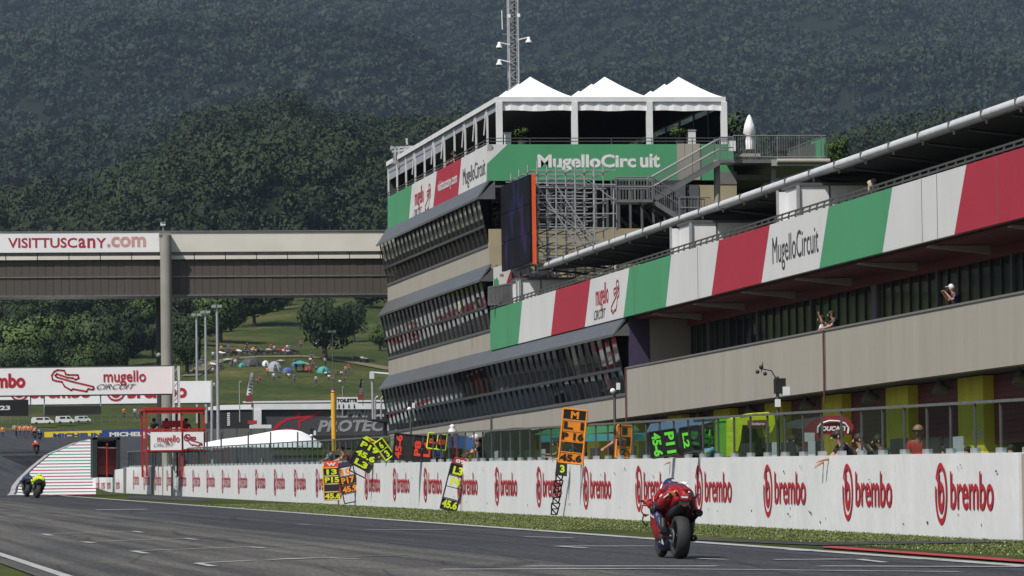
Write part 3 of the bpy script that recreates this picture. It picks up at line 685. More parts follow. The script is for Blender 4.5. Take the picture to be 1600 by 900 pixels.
# floors/ceilings
for z, x0, ya in ((zs0, FX+.02, Y0), (zr1, FX+.36, Y0), (zr2, FX+.36, YN), (zr3, FX+.36, YN)):
    part('floor_slab', MB().box((x0+.02, ya+.05, z+.02), (FX+13, YF-.05, z+.25)), MT['concrete_dark'], bld)
# interior backing
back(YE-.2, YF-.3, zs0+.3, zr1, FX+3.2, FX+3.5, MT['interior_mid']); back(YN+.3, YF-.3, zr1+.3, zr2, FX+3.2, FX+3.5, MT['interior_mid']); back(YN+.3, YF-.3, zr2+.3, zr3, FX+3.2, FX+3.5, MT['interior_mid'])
part('end_wall', MB().box((FX+.4, YF-.3, 2), (FX+13, YF, ztop-.2)), MT['concrete'], bld)
# garages behind: set-back wall at FX+1.4
GX = FX+1.4
def gy(p): return yat(p, GX, 600)
e = [1549.8, 1431.5, 1327.7, 1235, 1151.3, 1076, 1010]; rp = [gy(p) for p in e]; pitch = rp[1]-rp[0]; wpl = gy(1509.8)-rp[0]
ygr = rp[0]-2*pitch; zt = zs0-.02
k = 0
while ygr < YF-4:
    part('yellow_pier', MB().box((GX-.25, ygr, ygr*G-.2), (GX+.5, ygr+wpl, zt)), MT['yellow_wall'], bld)
    mb = MB(); d0, d1 = ygr+wpl, ygr+pitch; mb.box((GX+.05, d0, ygr*G+1.9), (GX+.2, d1, zt))
    sh = part('garage_shutter', mb, MT['maroon'], bld)
    mb = MB()
    for j in range(12): z = ygr*G+2.0+j*.16; mb.box((GX+.035, d0+.05, z), (GX+.052, d1-.05, z+.02))
    part('slat_seam', mb, MT['maroon_dark'], sh, kind='stuff')
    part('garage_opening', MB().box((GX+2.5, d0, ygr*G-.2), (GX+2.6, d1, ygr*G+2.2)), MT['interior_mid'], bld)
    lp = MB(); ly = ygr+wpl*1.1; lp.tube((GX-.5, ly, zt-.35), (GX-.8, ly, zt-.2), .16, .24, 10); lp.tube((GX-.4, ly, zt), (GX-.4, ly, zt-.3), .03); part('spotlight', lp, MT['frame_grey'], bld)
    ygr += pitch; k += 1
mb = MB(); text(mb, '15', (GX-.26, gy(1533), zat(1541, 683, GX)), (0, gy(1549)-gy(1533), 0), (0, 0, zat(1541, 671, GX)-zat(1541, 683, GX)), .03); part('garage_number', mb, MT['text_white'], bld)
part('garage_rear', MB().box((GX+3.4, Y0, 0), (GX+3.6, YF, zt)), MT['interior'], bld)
# balcony behind the parapet
BX = FX+2.4
part('balcony_floor', MB().box((FX+.36, Y0, zs0+.5), (BX, YE, zs0+.7)), MT['concrete_dark'], bld)
zbt = zat(1464, 424, BX)
part('maroon_fascia', MB().box((BX-.1, Y0, zbt), (BX+.2, yat(1043, BX, 480), zr1)), MT['maroon'], bld)
part('balcony_soffit', MB().box((FX+.35, Y0, zr1-.12), (BX+.6, YE, zr1-.02)), MT['maroon'], bld)
frm = [1700, 1583, 1466, 1366, 1268, 1184, 1107, 1043]
fy = [yat(p, BX, 470) for p in frm]
for i, y in enumerate(fy):
    w = .5 if frm[i] == 1366 else .16
    part('window_frame', MB().box((BX-.06, y-w, zs0+.7), (BX+.12, y+w*.3, zbt)), MT['lilac'] if i == 3 else MT['frame_grey'], bld)
for a, b in zip(fy, fy[1:]):
    n = 7
    for j in range(n):
        c0, c1 = a+(b-a)*j/n, a+(b-a)*(j+1)/n
        part('window_pane', MB().box((BX+.02, c0+.03, zs0+.7), (BX+.05, c1-.03, zbt)), GL_BALC, bld)
        if j: part('mullion', MB().box((BX-.02, c0-.05, zs0+.7), (BX+.08, c0+.02, zbt)), MT['frame_dark'], bld)
back(Y0, YE, zs0+.6, zr1, BX+3, BX+3.2)
# people-high clutter behind the balcony windows: stacked white chairs and tables, just shapes
mb = MB()
for i in range(60):
    y = random.uniform(Y0, fy[-1]); mb.box((BX+.9, y, zs0+.7), (BX+1.2, y+random.uniform(.2, .7), zs0+.7+random.uniform(.6, 1.5)))
part('furniture', mb, MT['seat_grey'], bld, kind='stuff')
mb = MB()
for i in range(120):
    y = random.uniform(Y0, fy[-1]); z_ = zs0+.7+random.choice([.5, .75, 1.3]); mb.box((BX+.5, y, z_), (BX+.7, y+random.uniform(.1, .5), z_+random.uniform(.05, .3)))
part('white_chairs', mb, MT['white_paint'], bld, kind='stuff')
# end block between ribbon and balcony
y1 = yat(1000, FX+.3, 530)
part('purple_end_wall', MB().box((FX+.1, YE-.25, zs1-.02), (FX+.85, YE-.02, zr1-.01)), MT['purple_panel'], bld)
part('grey_end_wall', MB().box((FX+.86, YE-.22, zs1-.6), (BX+.2, YE, zr1-.01)), MT['concrete'], bld)
# cross beams under the banner
for p in (1043, 1108, 1185, 1270, 1369, 1480, 1610):
    y = yat(p, FX+.6, 480); mb = MB()
    mb.hexa([(FX+.05, y-.28, zr1-.18), (BX-.6, y-.28, zr1-.38), (BX-.6, y+.05, zr1-.38), (FX+.05, y+.05, zr1-.18), (FX+.05, y-.28, zr1-.14), (BX-.6, y-.28, zr1-.14), (BX-.6, y+.05, zr1-.14), (FX+.05, y+.05, zr1-.14)])
    part('cross_beam', mb, MT['concrete'], bld)
# leaning ribbon windows
def ribbon(ya, yb, zb, zl, zr, n, blinds=False, tr=.42):
    dx = .42; H = zl-zb; L = (yb-ya)/n
    sx = lambda z: FX+.03-dx*(z-zb)/H
    mul = MB(); mul.hexa([(sx(zb)+.0, -.04, 0), (sx(zb)+.06, -.04, 0), (sx(zb)+.06, .04, 0), (sx(zb)+.0, .04, 0), (sx(zl)+.0, -.04, H), (sx(zl)+.06, -.04, H), (sx(zl)+.06, .04, H), (sx(zl)+.0, .04, H)]); mul = mul.mesh('mullion', MT['black_matt'], (FX, 0, 0))
    def pane(t0, t1):
        a, b = zb+H*t0, zb+H*t1; q = MB()
        q.hexa([(sx(a)+.05, .06, a-zb), (sx(a)+.07, .06, a-zb), (sx(a)+.07, L-.06, a-zb), (sx(a)+.05, L-.06, a-zb), (sx(b)+.05, .06, b-zb), (sx(b)+.07, .06, b-zb), (sx(b)+.07, L-.06, b-zb), (sx(b)+.05, L-.06, b-zb)])
        return q.mesh('window_pane', GL_CLEAR if blinds else GL_WIN, (FX, 0, 0))
    lo, up = pane(.03, tr-.02), pane(tr+.02, .99)
    bl = MB(); a, b = zb+H*.58, zb+H*.93
    bl.hexa([(sx(a)+.08, .1, a-zb), (sx(a)+.10, .1, a-zb), (sx(a)+.10, L-.1, a-zb), (sx(a)+.08, L-.1, a-zb), (sx(b)+.08, .1, b-zb), (sx(b)+.10, .1, b-zb), (sx(b)+.10, L-.1, b-zb), (sx(b)+.08, L-.1, b-zb)]); bl = bl.mesh('blind', MT['blind'], (FX, 0, 0))
    for i in range(n+1):
        y = ya+L*i; part('mullion', mul, None, bld, loc=(FX, y, zb))
        if i == n: break
        part('window_pane', lo, None, bld, loc=(FX, y, zb)); part('window_pane', up, None, bld, loc=(FX, y, zb))
        if blinds: part('blind', bl, None, bld, loc=(FX, y, zb))
    z = zb+H*tr; part('transom', MB().box((sx(z)-.045, ya, z-.06), (sx(z)+.08, yb, z+.06)), MT['frame_dark'], bld)
    part('window_sill', MB().box((FX-.04, ya, zb-.1), (FX+.3, yb, zb+.02)), MT['frame_grey'], bld)
    # awning above: folded metal with seams
    na = int((yb-ya)/1.6); q = MB()
    for i in range(na):
        a, b = ya-.3+(yb-ya+.5)*i/na, ya-.3+(yb-ya+.5)*(i+1)/na
        q.hexa([(FX-.52, a, zl), (FX-.50, a, zl-.06), (FX-.50, b-.02, zl-.06), (FX-.52, b-.02, zl), (FX+.0, a, zr+.02), (FX+.05, a, zr-.06), (FX+.05, b-.02, zr-.06), (FX+.0, b-.02, zr+.02)])
        q.box((FX-.54, a-.02, zl-.08), (FX-.5, b, zl+.02))
    part('awning', q, MT['awning_metal'], bld)
    q = MB(); q.slab([(FX-.5, ya-.31, zl-.05), (FX+.3, ya-.31, zl-.05), (FX+.3, ya-.31, zr)], (0, .02, 0)); part('awning_cheek', q, MT['frame_grey'], bld)
    q = MB(); q.slab([(FX+.03, ya-.07, zb), (FX+1.6, ya-.07, zb), (FX+1.6, ya-.07, zl), (FX-.4, ya-.07, zl)], (0, .03, 0)); part('end_glazing', q, GL_DARK, bld)
ribbon(YN+.2, YF, zb3, zl3, zr3, 24, True, .40)
ribbon(YN-.2, YF, zb2, zl2, zr2, 24, False, .45)
ribbon(YE+.1, YF, zb1, zl1, zr1, 45, False, .42)
# ------------------------------------------------------------------ tricolour banners
def bpanel(pt, pb, x, ztop_, zbot_, m, th=.12):
    """pixel columns (left, right) at top and bottom"""
    q = MB(); a = [P(pt[0], 400, x=x).y, P(pt[1], 400, x=x).y, P(pb[0], 470, x=x).y, P(pb[1], 470, x=x).y]
    q.slab([(x, a[2], zbot_), (x, a[3], zbot_), (x, a[1], ztop_), (x, a[0], ztop_)], (th, 0, 0)); part('banner_panel', q, m, bld)
NX = FX-.12
zbb = zat(1281, 419, NX); zbtp = zat(1300, 321.5, NX)
tb = [(765,765), (815,808.7), (867.8,860), (922,913), (983,973.6), (1048.7,1040), (1123.7,1111.8), (1203.6,1190), (1296,1281), (1396,1380), (1512.6,1493), (1720, 1700), (1850, 1830)]
cs = ['banner_green', 'banner_white', 'banner_red', 'banner_white', 'banner_green', 'banner_white', 'banner_red', 'banner_white', 'banner_green', 'banner_white', 'banner_red', 'banner_green']
for i, c in enumerate(cs): bpanel((tb[i][0]+.0, tb[i+1][0]), (tb[i][1], tb[i+1][1]), NX+(i % 2)*.003, zbtp, zbb, MT[c])
back(Y0, yat(765, FX, 500), zr1, zbtp-.02, FX+.02, FX+.3, MT['concrete'], 'terrace_parapet')
nrm = (-1, 0, 0)
ya, yb = yat(1207, NX, 380), yat(1279, NX, 380)
mb = MB(); text(mb, 'MugelloCircuit', (NX-.01, ya, zat(1207, 426, NX)), (0, yb-ya, 0), (0, 0, zat(1207, 377, NX)-zat(1207, 426, NX)+.12), .0); part('lettering', mb, MT['text_grey'], bld)
for px in (792, 990, 1442, 1466, 1560, 1090):
    yv = yat(px, NX, 400); part('banner_seam', MB().box((NX-.006, yv, zbb+.02), (NX-.001, yv+.03, zbtp-.02)), MT['seat_grey'], bld)
ya, yb = yat(928, NX, 480), yat(951, NX, 480)
mugello_logo(bld, (NX, ya, zat(928, 502, NX)), (0, yb-ya, 0), (0, 0, zat(928, 446, NX)-zat(928, 502, NX)), nrm)
ya, yb = yat(955, NX, 480), yat(968, NX, 480); mb = MB(); trackmap(mb, (NX-.01, yb, zat(958, 490, NX)), (0, (ya-yb)*1, 0), (0, 0, 1.2), .03); part('circuit_outline', mb, MT['logo_red'], bld)
# tower banner
tt = [(605.5,605.5), (644,639), (683,677), (721.6,716.4), (762.6,760.8)]
for i, c in enumerate(['banner_green', 'banner_white', 'banner_red', 'banner_white']):
    q = MB(); yv = [P(tt[i][0], 270, x=FX).y, P(tt[i+1][0], 270, x=FX).y, P(tt[i][1], 320, x=FX).y, P(tt[i+1][1], 320, x=FX).y]
    q.slab([(FX-.01, yv[2], zr3), (FX-.01, yv[3], zr3), (FX-.01, yv[1], ztop), (FX-.01, yv[0], ztop)], (.2, 0, 0)); part('banner_panel', q, MT[c], bld)
TX = FX-.015
def tz(px, py): return zat(px, py, TX)
ya, yb = yat(723.5, TX, 280), yat(758.5, TX, 280)
mb = MB(); text(mb, 'MugelloCircuit', (TX-.01, ya, tz(723, 298)), (0, yb-ya, 0), (0, 0, tz(723, 264)-tz(723, 298)), .0); part('lettering', mb, MT['text_grey'], bld)
ya, yb = yat(684, TX, 280), yat(714.5, TX, 280)
mb = MB(); text(mb, 'visittuscany.com', (TX-.01, ya, tz(684, 305)), (0, yb-ya, 0), (0, 0, tz(684, 285)-tz(684, 305)), .02); part('lettering', mb, MT['text_white'], bld)
ya, yb = yat(646, TX, 300), yat(662, TX, 300)
mugello_logo(bld, (TX, ya, tz(646, 342)), (0, yb-ya, 0), (0, 0, tz(646, 296)-tz(646, 342)), nrm)
ya, yb = yat(664, TX, 300), yat(673, TX, 300); mb = MB(); trackmap(mb, (TX-.01, yb, tz(668, 330)), (0, ya-yb, 0), (0, 0, 1.25), .03); part('circuit_outline', mb, MT['logo_red'], bld)
# tower front
def fp(px, py, dy=0): return P(px, py, y=YN+dy)
def fbox(name, px0, py0, px1, py1, m, d0=0, d1=.25, parent=None, lbl=None):
    a, b = fp(px0, py1, d0), fp(px1, py0, d0)
    return part(name, MB().box((a.x, YN+d0, a.z), (b.x, YN+d1, b.z)), m, parent or bld, label=lbl)
zg0 = zr3; XR = fp(1146, 260).x
xw1, xw2 = fp(761.5, 260).x, fp(793, 225).x; zwm = fp(762, 255).z
q = MB(); q.slab([(FX, YN, zwm), (xw2, YN, ztop), (FX, YN, ztop)], (0, .2, 0)); part('banner_panel', q, MT['banner_white'], bld)
q = MB(); q.slab([(FX, YN, zg0), (XR, YN, zg0), (XR, YN, ztop), (xw2, YN, ztop), (FX, YN, zwm)], (0, .2, 0)); part('banner_panel', q, MT['banner_green'], bld)
a = fp(840, 268); b = fp(1031, 241); 
mb = MB(); text(mb, 'MugelloCirc', (a.x, YN-.01, a.z-.0), (fp(994, 268).x-a.x, 0, 0), (0, 0, b.z-a.z), .035); text(mb, 'uit', (fp(1000, 260).x, YN-.01, fp(1000, 262).z), (b.x-fp(1000, 260).x, 0, 0), (0, 0, fp(1000, 240).z-fp(1000, 262).z), .035)
part('lettering', mb, MT['text_white'], bld)
fbox('recessed_glazing', 762, 288.5, 1095, 356, GL_DARK, .3, .35); fbox('recessed_wall', 762, 288.5, 1095, 356, MT['interior_mid'], 1.5, 1.6)
for p in range(768, 1095, 18): fbox('mullion', p, 288.5, p+2.2, 356, MT['frame_grey'], .18, .3)
fbox('glass_band_head', 762, 288.5, 1095, 293, MT['frame_grey'], .1, .3)
fbox('beige_wall', 765, 356.5, 1095, 440, MT['beige_wall'], .0, .3)
fbox('beige_wall', 1095, 289, 1151, 440, MT['beige_wall'], .0, .3)
fbox('grey_wall', 1120, 268, 1151, 288, MT['concrete_dark'], -.03, .0)
for p in (1059, 1071, 1083): fbox('access_door', p, 224.5, p+10.5, 281, MT['concrete'], -.06, -.01)
for p in (1064, 1085): fbox('grey_pier', p-6, 289, p+7, 360, MT['frame_grey'], -.05, .28)
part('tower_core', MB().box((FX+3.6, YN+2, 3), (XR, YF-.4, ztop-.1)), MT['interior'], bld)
part('roof_deck', MB().box((FX+.1, YN+.2, ztop-.25), (XR, YF-.05, ztop-.12)), MT['concrete_dark'], bld)
part('tower_side_wall', MB().box((XR-.3, YN+.3, 3), (XR-.01, YF-.5, ztop-.3)), MT['concrete_dark'], bld)
# rail on the tower roof
q = MB()
def railing(q, pts, h=1.0, n=2, r=.025, posts=1.6):
    for a, b in zip(pts, pts[1:]):
        a, b = Vector(a), Vector(b)
        for k in range(n): q.tube(a+Vector((0, 0, h*(k+1)/n)), b+Vector((0, 0, h*(k+1)/n)), r, n=4)
        L = (b-a).length; c = max(1, int(L/posts))
        for i in range(c+1): p = a+(b-a)*(i/c); q.tube(p, p+Vector((0, 0, h)), r, n=4)
railing(q, [(FX+.1, YF, ztop), (FX+.1, YN+.1, ztop), (XR, YN+.1, ztop)], .28)
part('roof_railing', q, MT['steel_dark'], bld, kind='stuff')
# upper terrace above the tricolour banner
TZ0 = zbtp-.85
part('terrace_floor', MB().box((FX+.3, Y0, TZ0-.2), (FX+11, YN-.3, TZ0)), MT['concrete_dark'], bld)
part('terrace_back_wall', MB().box((FX+8.6, Y0, TZ0), (FX+9, YN-.4, TZ0+4.2)), MT['interior'], bld)
for i in range(44):
    y = Y0+i*(YN-Y0-2)/44
    part('terrace_window', MB().box((FX+8.4, y+.1, TZ0+.2), (FX+8.5, y+(YN-Y0-2)/44-.1, TZ0+2.8)), GL_DARK, bld)
    if i % 4 == 0: part('terrace_column', MB().box((FX+6.4, y, TZ0), (FX+6.65, y+.25, TZ0+4.0)), MT['steel_dark'], bld)
q = MB(); yA, yB = Y0, yat(765, FX, 480)
y = yA
while y < yB:
    q.tube((FX+.15, y, zbtp-.1), (FX-.02, y, zbtp+.1), .035, n=4); q.tube((FX-.02, y, zbtp+.08), (FX+.05, y, zbtp+.24), .03, n=4); y += 1.0
q.tube((FX-.02, yA, zbtp+.1), (FX-.02, yB, zbtp+.1), .035, n=4); q.tube((FX+.05, yA, zbtp+.25), (FX+.05, yB, zbtp+.25), .035, n=4)
part('terrace_railing', q, MT['steel_dark'], bld, kind='stuff')
# canopy roof with white rolled edge: it starts at px 842 and passes px 1600, 150
CXR = FX+1.1
rz = zat(1600, 158, CXR); rz2 = zat(842, 419, CXR); RY0, RY1 = 60.0, yat(842, CXR, 418)
rzf = lambda y: rz2+(rz-rz2)*(RY1-y)/(RY1-yat(1600, CXR, 158))
L = (yat(1431, CXR, 210)-yat(1480, CXR, 190)); L = 3.56
y = RY1; first = True
while y > RY0:
    y2 = max(y-L, RY0); q = MB(); zA, zB = rzf(y)+.0, rzf(y2)
    prof = [(.1, -.13), (-.12, -.11), (-.17, -.03), (-.12, .1), (.0, .15), (.4, .17), (.4, .1), (.12, .05)]
    ra = [(CXR+a*(.55 if first else 1), y-.04, zA+b*(.55 if first else 1)) for a, b in prof]; rb = [(CXR+a, y2+.04, zB+b) for a, b in prof]
    q.loft([rb, ra]); part('roof_edge_section', q, MT['white_metal'], bld)
    part('joint_strap', MB().box((CXR-.185, y-.06, zA-.125), (CXR+.1, y+.02, zA+.12)), MT['frame_grey'], bld)
    part('gutter_bracket', MB().box((CXR-.03, y-.04, zA-.26), (CXR+.02, y+.02, zA-.12)), MT['galv'], bld)
    y = y2; first = False
zA, zB = rzf(RY1), rzf(RY0)
q = MB(); q.hexa([(CXR+.1, RY0, zB-.1), (CXR+9, RY0, zB+.5), (CXR+9, RY1, zA+.5), (CXR+.1, RY1, zA-.1), (CXR+.1, RY0, zB+.12), (CXR+9, RY0, zB+.7), (CXR+9, RY1, zA+.7), (CXR+.1, RY1, zA+.12)])
part('canopy_roof', q, MT['interior'], bld)
for i in range(30):
    y = RY0+2+i*(RY1-RY0-4)/29; q = MB(); z = rzf(y)
    q.tube((CXR+.2, y, z-.2), (CXR+5, y, z-.75), .05, n=5); q.tube((CXR+5, y, z-.75), (CXR+6.8, y, z+.1), .05, n=5); q.tube((CXR+2.4, y, z-.45), (CXR+2.9, y, z+.1), .035, n=4)
    part('canopy_truss', q, MT['frame_dark'], bld)
# grille cage, balcony and printed skyline cloth at the tower foot
def cloth():
    o = thing('printed_cloth', 'white cloth with red city skyline and green corner hung below the big screen', 'banner', (FX+1, YN-1, 9))
    y = YN-1.2
    def w(px, py): return P(px, py, y=y)
    def ply(n, pts, m, off=0): q = MB(); q.slab([w(*p)+Vector((0, -off, 0)) for p in pts], (0, .02, 0)); return part(n, q, m, o)
    ply('cloth_panel', [(771,450),(771,418),(798,411),(822,410),(822,440),(800,446)], MT['banner_white'])
    ply('cloth_panel', [(822,445),(822,410),(836,424),(868,424),(868,445)], MT['banner_white'])
    ply('skyline_print', [(791,443),(795,430),(799,420),(803,431),(810,433),(812,421),(815,429),(822,431),(822,440),(800,443)], MT['banner_red'], .01)
    ply('skyline_print', [(822,440),(822,429),(835,433),(838,428),(846,433),(848,430),(855,427),(858,424),(862,432),(867,436),(867,441)], MT['banner_red'], .01)
    ply('green_print', [(771.5,449),(771.5,434),(774,437),(776,433),(779,438),(779,446)], MT['banner_green'], .01)
    a = w(781, 434); q = MB(); text(q, 'mugello', a+Vector((0,-.01,0)), (w(787, 434).x-a.x, 0, 0), (0, 0, .22), .02); part('lettering', q, MT['logo_red'], o)
cloth()
cg = thing('balcony_cage', 'dark grille balcony enclosure beside the second window band below the skyline cloth', 'balcony', P(790, 480, y=YN-2.5))
y = YN-2.6; q = MB(); a = P(763, 476, y=y); b = P(806, 474, y=y); c = P(806, 442, y=y); d = P(763, 449, y=y)
part('back_panel', MB().slab([v+Vector((0, .12, 0)) for v in (a, b, c, d)], (0, .05, 0)), MT['frame_dark'], cg)
for i in range(22):
    t = i/21; lo = a.lerp(b, t); hi = d.lerp(c, t); q.tube(lo, hi, .03, n=4)
q.tube(d, c, .05, n=4); q.tube(a, b, .05, n=4); part('grille_bars', q, MT['steel'], cg, kind='stuff')
q = MB()
for px in (800, 808): q.tube(P(px, 476, y=y), P(px, 438, y=y), .06, n=4)
part('post', q, MT['steel'], cg)
# white cabins on the terrace
def cabin(px0, py0, px1, py1, dpx0, dpy0, dpx1, lbl):
    y = yat(px0, FX+.42, (py0+py1)/2); a = P(px0, py1, y=y); b = P(px1, py0, y=y)
    o = thing('terrace_cabin', lbl, 'cabin', (a.x, y, TZ0), 'white cabins on the upper terrace')
    part('wall', MB().box((a.x, y, TZ0), (b.x+1.2, y+2.2, b.z)), MT['white_paint'], o)
    part('roof_frame', MB().box((a.x-.06, y-.06, b.z), (b.x+1.3, y+2.3, b.z+.09)), MT['frame_grey'], o)
    part('corner_post', MB().box((a.x-.09, y-.09, TZ0), (a.x+.0, y-.005, b.z)), MT['galv'], o)
    m_ = (a.x+b.x)/2+.3; part('seam', MB().box((m_, y-.02, TZ0), (m_+.05, y-.003, b.z)), MT['frame_grey'], o)
    y2 = yat((dpx0+dpx1)/2, FX+.36, (dpy0+py1)/2); c = P(dpx0, py1, y=y2); d = P(dpx1, dpy0, y=y2)
    part('door', MB().box((c.x, y2, TZ0), (d.x, y2+.05, d.z)), MT['white_paint'], o)
    part('door_frame', MB().box((c.x-.07, y2-.01, TZ0), (c.x-.005, y2+.06, d.z+.05)), MT['galv'], o)
    q = MB()
    for x in (d.x+.15, d.x+.35): q.tube((x, y2, TZ0), (x, y2, b.z+.05), .05, n=5)
    part('posts', q, MT['steel'], o)
cabin(1249, 290, 1312, 330, 1217, 300, 1236, 'white cabin on the terrace nearest to the camera, above the MugelloCircuit lettering')
cabin(1081, 348, 1130, 384, 1050, 357, 1067, 'middle white cabin on the terrace, with open white door, above the red banner panel')
cabin(814, 437, 853, 470, 809, 439, 813, 'farthest white cabin on the terrace at the foot of the skyline cloth')
# ------------------------------------------------------------------ marquee row on the tower roof
tent = thing('roof_marquee', 'white marquee with three front peaks standing on the roof of the tower', 'marquee', (FX+5, YN+1, ztop))
mx0 = fp(780, 190, .6).x; mx1 = fp(1131, 190, .6).x; BW = (mx1-mx0)/3; my0 = YN+.6; NB = 11
ze0, ze1 = fp(900, 159, .6).z, fp(900, 151.5, .6).z; zv = fp(900, 173, .6).z; zp = fp(947, 120, BW/2+.6).z
for i in range(3):
    for j in range(NB):
        x, y = mx0+i*BW, my0+j*BW; c = (x+BW/2, y+BW/2, zp); q = MB()
        nsub = 6; n0 = []
        for e0, e1 in (((x, y), (x+BW, y)), ((x+BW, y), (x+BW, y+BW)), ((x+BW, y+BW), (x, y+BW)), ((x, y+BW), (x, y))):
            prev = [(e0[0], e0[1], ze1), (e1[0], e1[1], ze1)]
            for k in range(1, nsub+1):
                t = k/nsub; h = ze1+(zp-ze1)*(t**1.22)
                cur = [(e0[0]+(c[0]-e0[0])*t, e0[1]+(c[1]-e0[1])*t, h), (e1[0]+(c[0]-e1[0])*t, e1[1]+(c[1]-e1[1])*t, h)]
                if k < nsub: q.add([prev[0], prev[1], cur[1], cur[0]], [(0,1,2,3)], 0, False)
                else: q.add([prev[0], prev[1], c], [(0,1,2)], 0, False)
                prev = cur
        part('tent_roof', q, MT['white_fabric'], tent)
q = MB()
for j in range(NB+1): q.box((mx0+.05, my0+j*BW-.06, ze0), (mx1-.05, my0+j*BW+.06, ze1-.02))
for i in range(4): q.box((mx0+i*BW-.06, my0+.07, ze0), (mx0+i*BW+.06, my0+NB*BW, ze1-.03))
part('eave_beams', q, MT['white_metal'], tent)
part('front_beam', MB().box((mx0-.1, my0-.1, ze0), (mx1+.08, my0-.0, ze1)), MT['white_paint'], tent)
part('side_beam', MB().box((mx0-.12, my0+.01, ze0), (mx0-.02, my0+NB*BW, ze1)), MT['white_paint'], tent)
for i in range(3):
    q = MB(); n = 16; x = mx0+i*BW+.12
    for k in range(n):
        a, b = x+(BW-.24)*k/n, x+(BW-.24)*(k+1)/n; ya, yb = my0-.02+.02*math.sin(k*2.1), my0-.02+.02*math.sin((k+1)*2.1); sg_ = .02*math.sin(k*.6)
        q.add([(a, ya, zv+sg_), (b, yb, zv+.02*math.sin((k+1)*.6)), (b, yb, ze0), (a, ya, ze0)], [(0,1,2,3)], 0, True)
    part('valance', q, MT['white_fabric'], tent)
for i in range(4):
    x = mx0+i*BW; w = .13; part('post', MB().box((x-w, my0-.13, ztop), (x+w, my0+.13, ze0)), MT['white_paint'], tent)
for j in range(1, NB+1):
    y = my0+j*BW; part('side_post', MB().box((mx0-.05, y-.06, ztop), (mx0+.03, y+.06, ze0)), MT['white_metal'], tent)
for j in range(NB):
    y = my0+j*BW
    part('side_valance', MB().box((mx0-.01, y+.08, zv+.05), (mx0+.01, y+BW-.08, ze0)), MT['grey_cloth'], tent)
    if j > 4: part('side_sheet', MB().box((mx0+.015, y+.08, ztop+1.2), (mx0+.03, y+BW-.08, zv+.04)), MT['grey_cloth'], tent)
    if j in (1, 2, 3, 5, 6, 8):
        q = MB(); q.tube((mx0-.02, y+.3, ze0-.1), (mx0-.05, y+.75, ztop+.8), .035, n=5); part('gathered_curtain', q, MT['white_fabric'], tent)
part('rear_wall', MB().box((mx0+.1, my0+NB*BW-.1, ztop), (mx1-.1, my0+NB*BW, ze0)), MT['interior_mid'], tent)
part('ceiling_lining', MB().box((mx0+.3, my0+1.2, ze0-.05), (mx1-.3, my0+NB*BW-.3, ze0-.02)), MT['interior_mid'], tent)
for j in range(NB):
    y = my0+j*BW; 
    part('glass_wall_panel', MB().box((mx1-.03, y+.12, ztop+.1), (mx1+.0, y+BW-.12, ze0-.25)), GL_DARK, tent)
    part('glass_wall_post', MB().box((mx1-.05, y-.04, ztop), (mx1+.05, y+.08, ze0)), MT['frame_grey'], tent)
for (px, w, h, m_, nm, lb) in ((795, 8, 17, 'white_paint', 'drinks_fridge', 'white box by the left front post of the roof marquee'), (1082, 11, 21, 'white_cloth', 'bar_table', 'white covered standing table inside the right bay of the marquee')):
    a = fp(px-w/2, 225, .9); b = fp(px+w/2, 225-h, .9); o = thing(nm, lb, 'box' if px < 900 else 'table', ((a.x+b.x)/2, YN+1.2, ztop-.1))
    part('body', MB().box((a.x, YN+1.0, ztop-.1), (b.x, YN+1.5, b.z)), MT[m_], o); part('top', MB().box((a.x-.03, YN+.97, b.z), (b.x+.03, YN+1.53, b.z+.05)), MT['galv'], o)
def potplant(px, py, w, lb, dy=1.0):
    c = fp(px, py, dy); o = thing('potted_plant', lb, 'plant', (c.x, YN+dy, ztop-.1))
    V, F, N_ = crown(260, .11, 8, .9, int(px)); k = part('foliage', arrmesh('foliage', V*w, F, LEAF2, nr=N_), None, o, loc=(c.x, YN+dy, c.z))
    part('pot', MB().lathe([(.12, 0), (.2, .35)], (c.x, YN+dy, ztop-.1), n=10), MT['frame_grey'], o); part('stem', MB().tube((c.x, YN+dy, ztop+.1), (c.x, YN+dy, c.z), .03), MT['bark'], o)
potplant(815, 207, .45, 'small potted plant standing in the left bay of the roof marquee')
potplant(1062, 208, .5, 'leafy potted plant in the right bay beside the white standing table')
potplant(1150, 197, .85, 'brownish green bush in a pot beside the closed umbrella', 4)
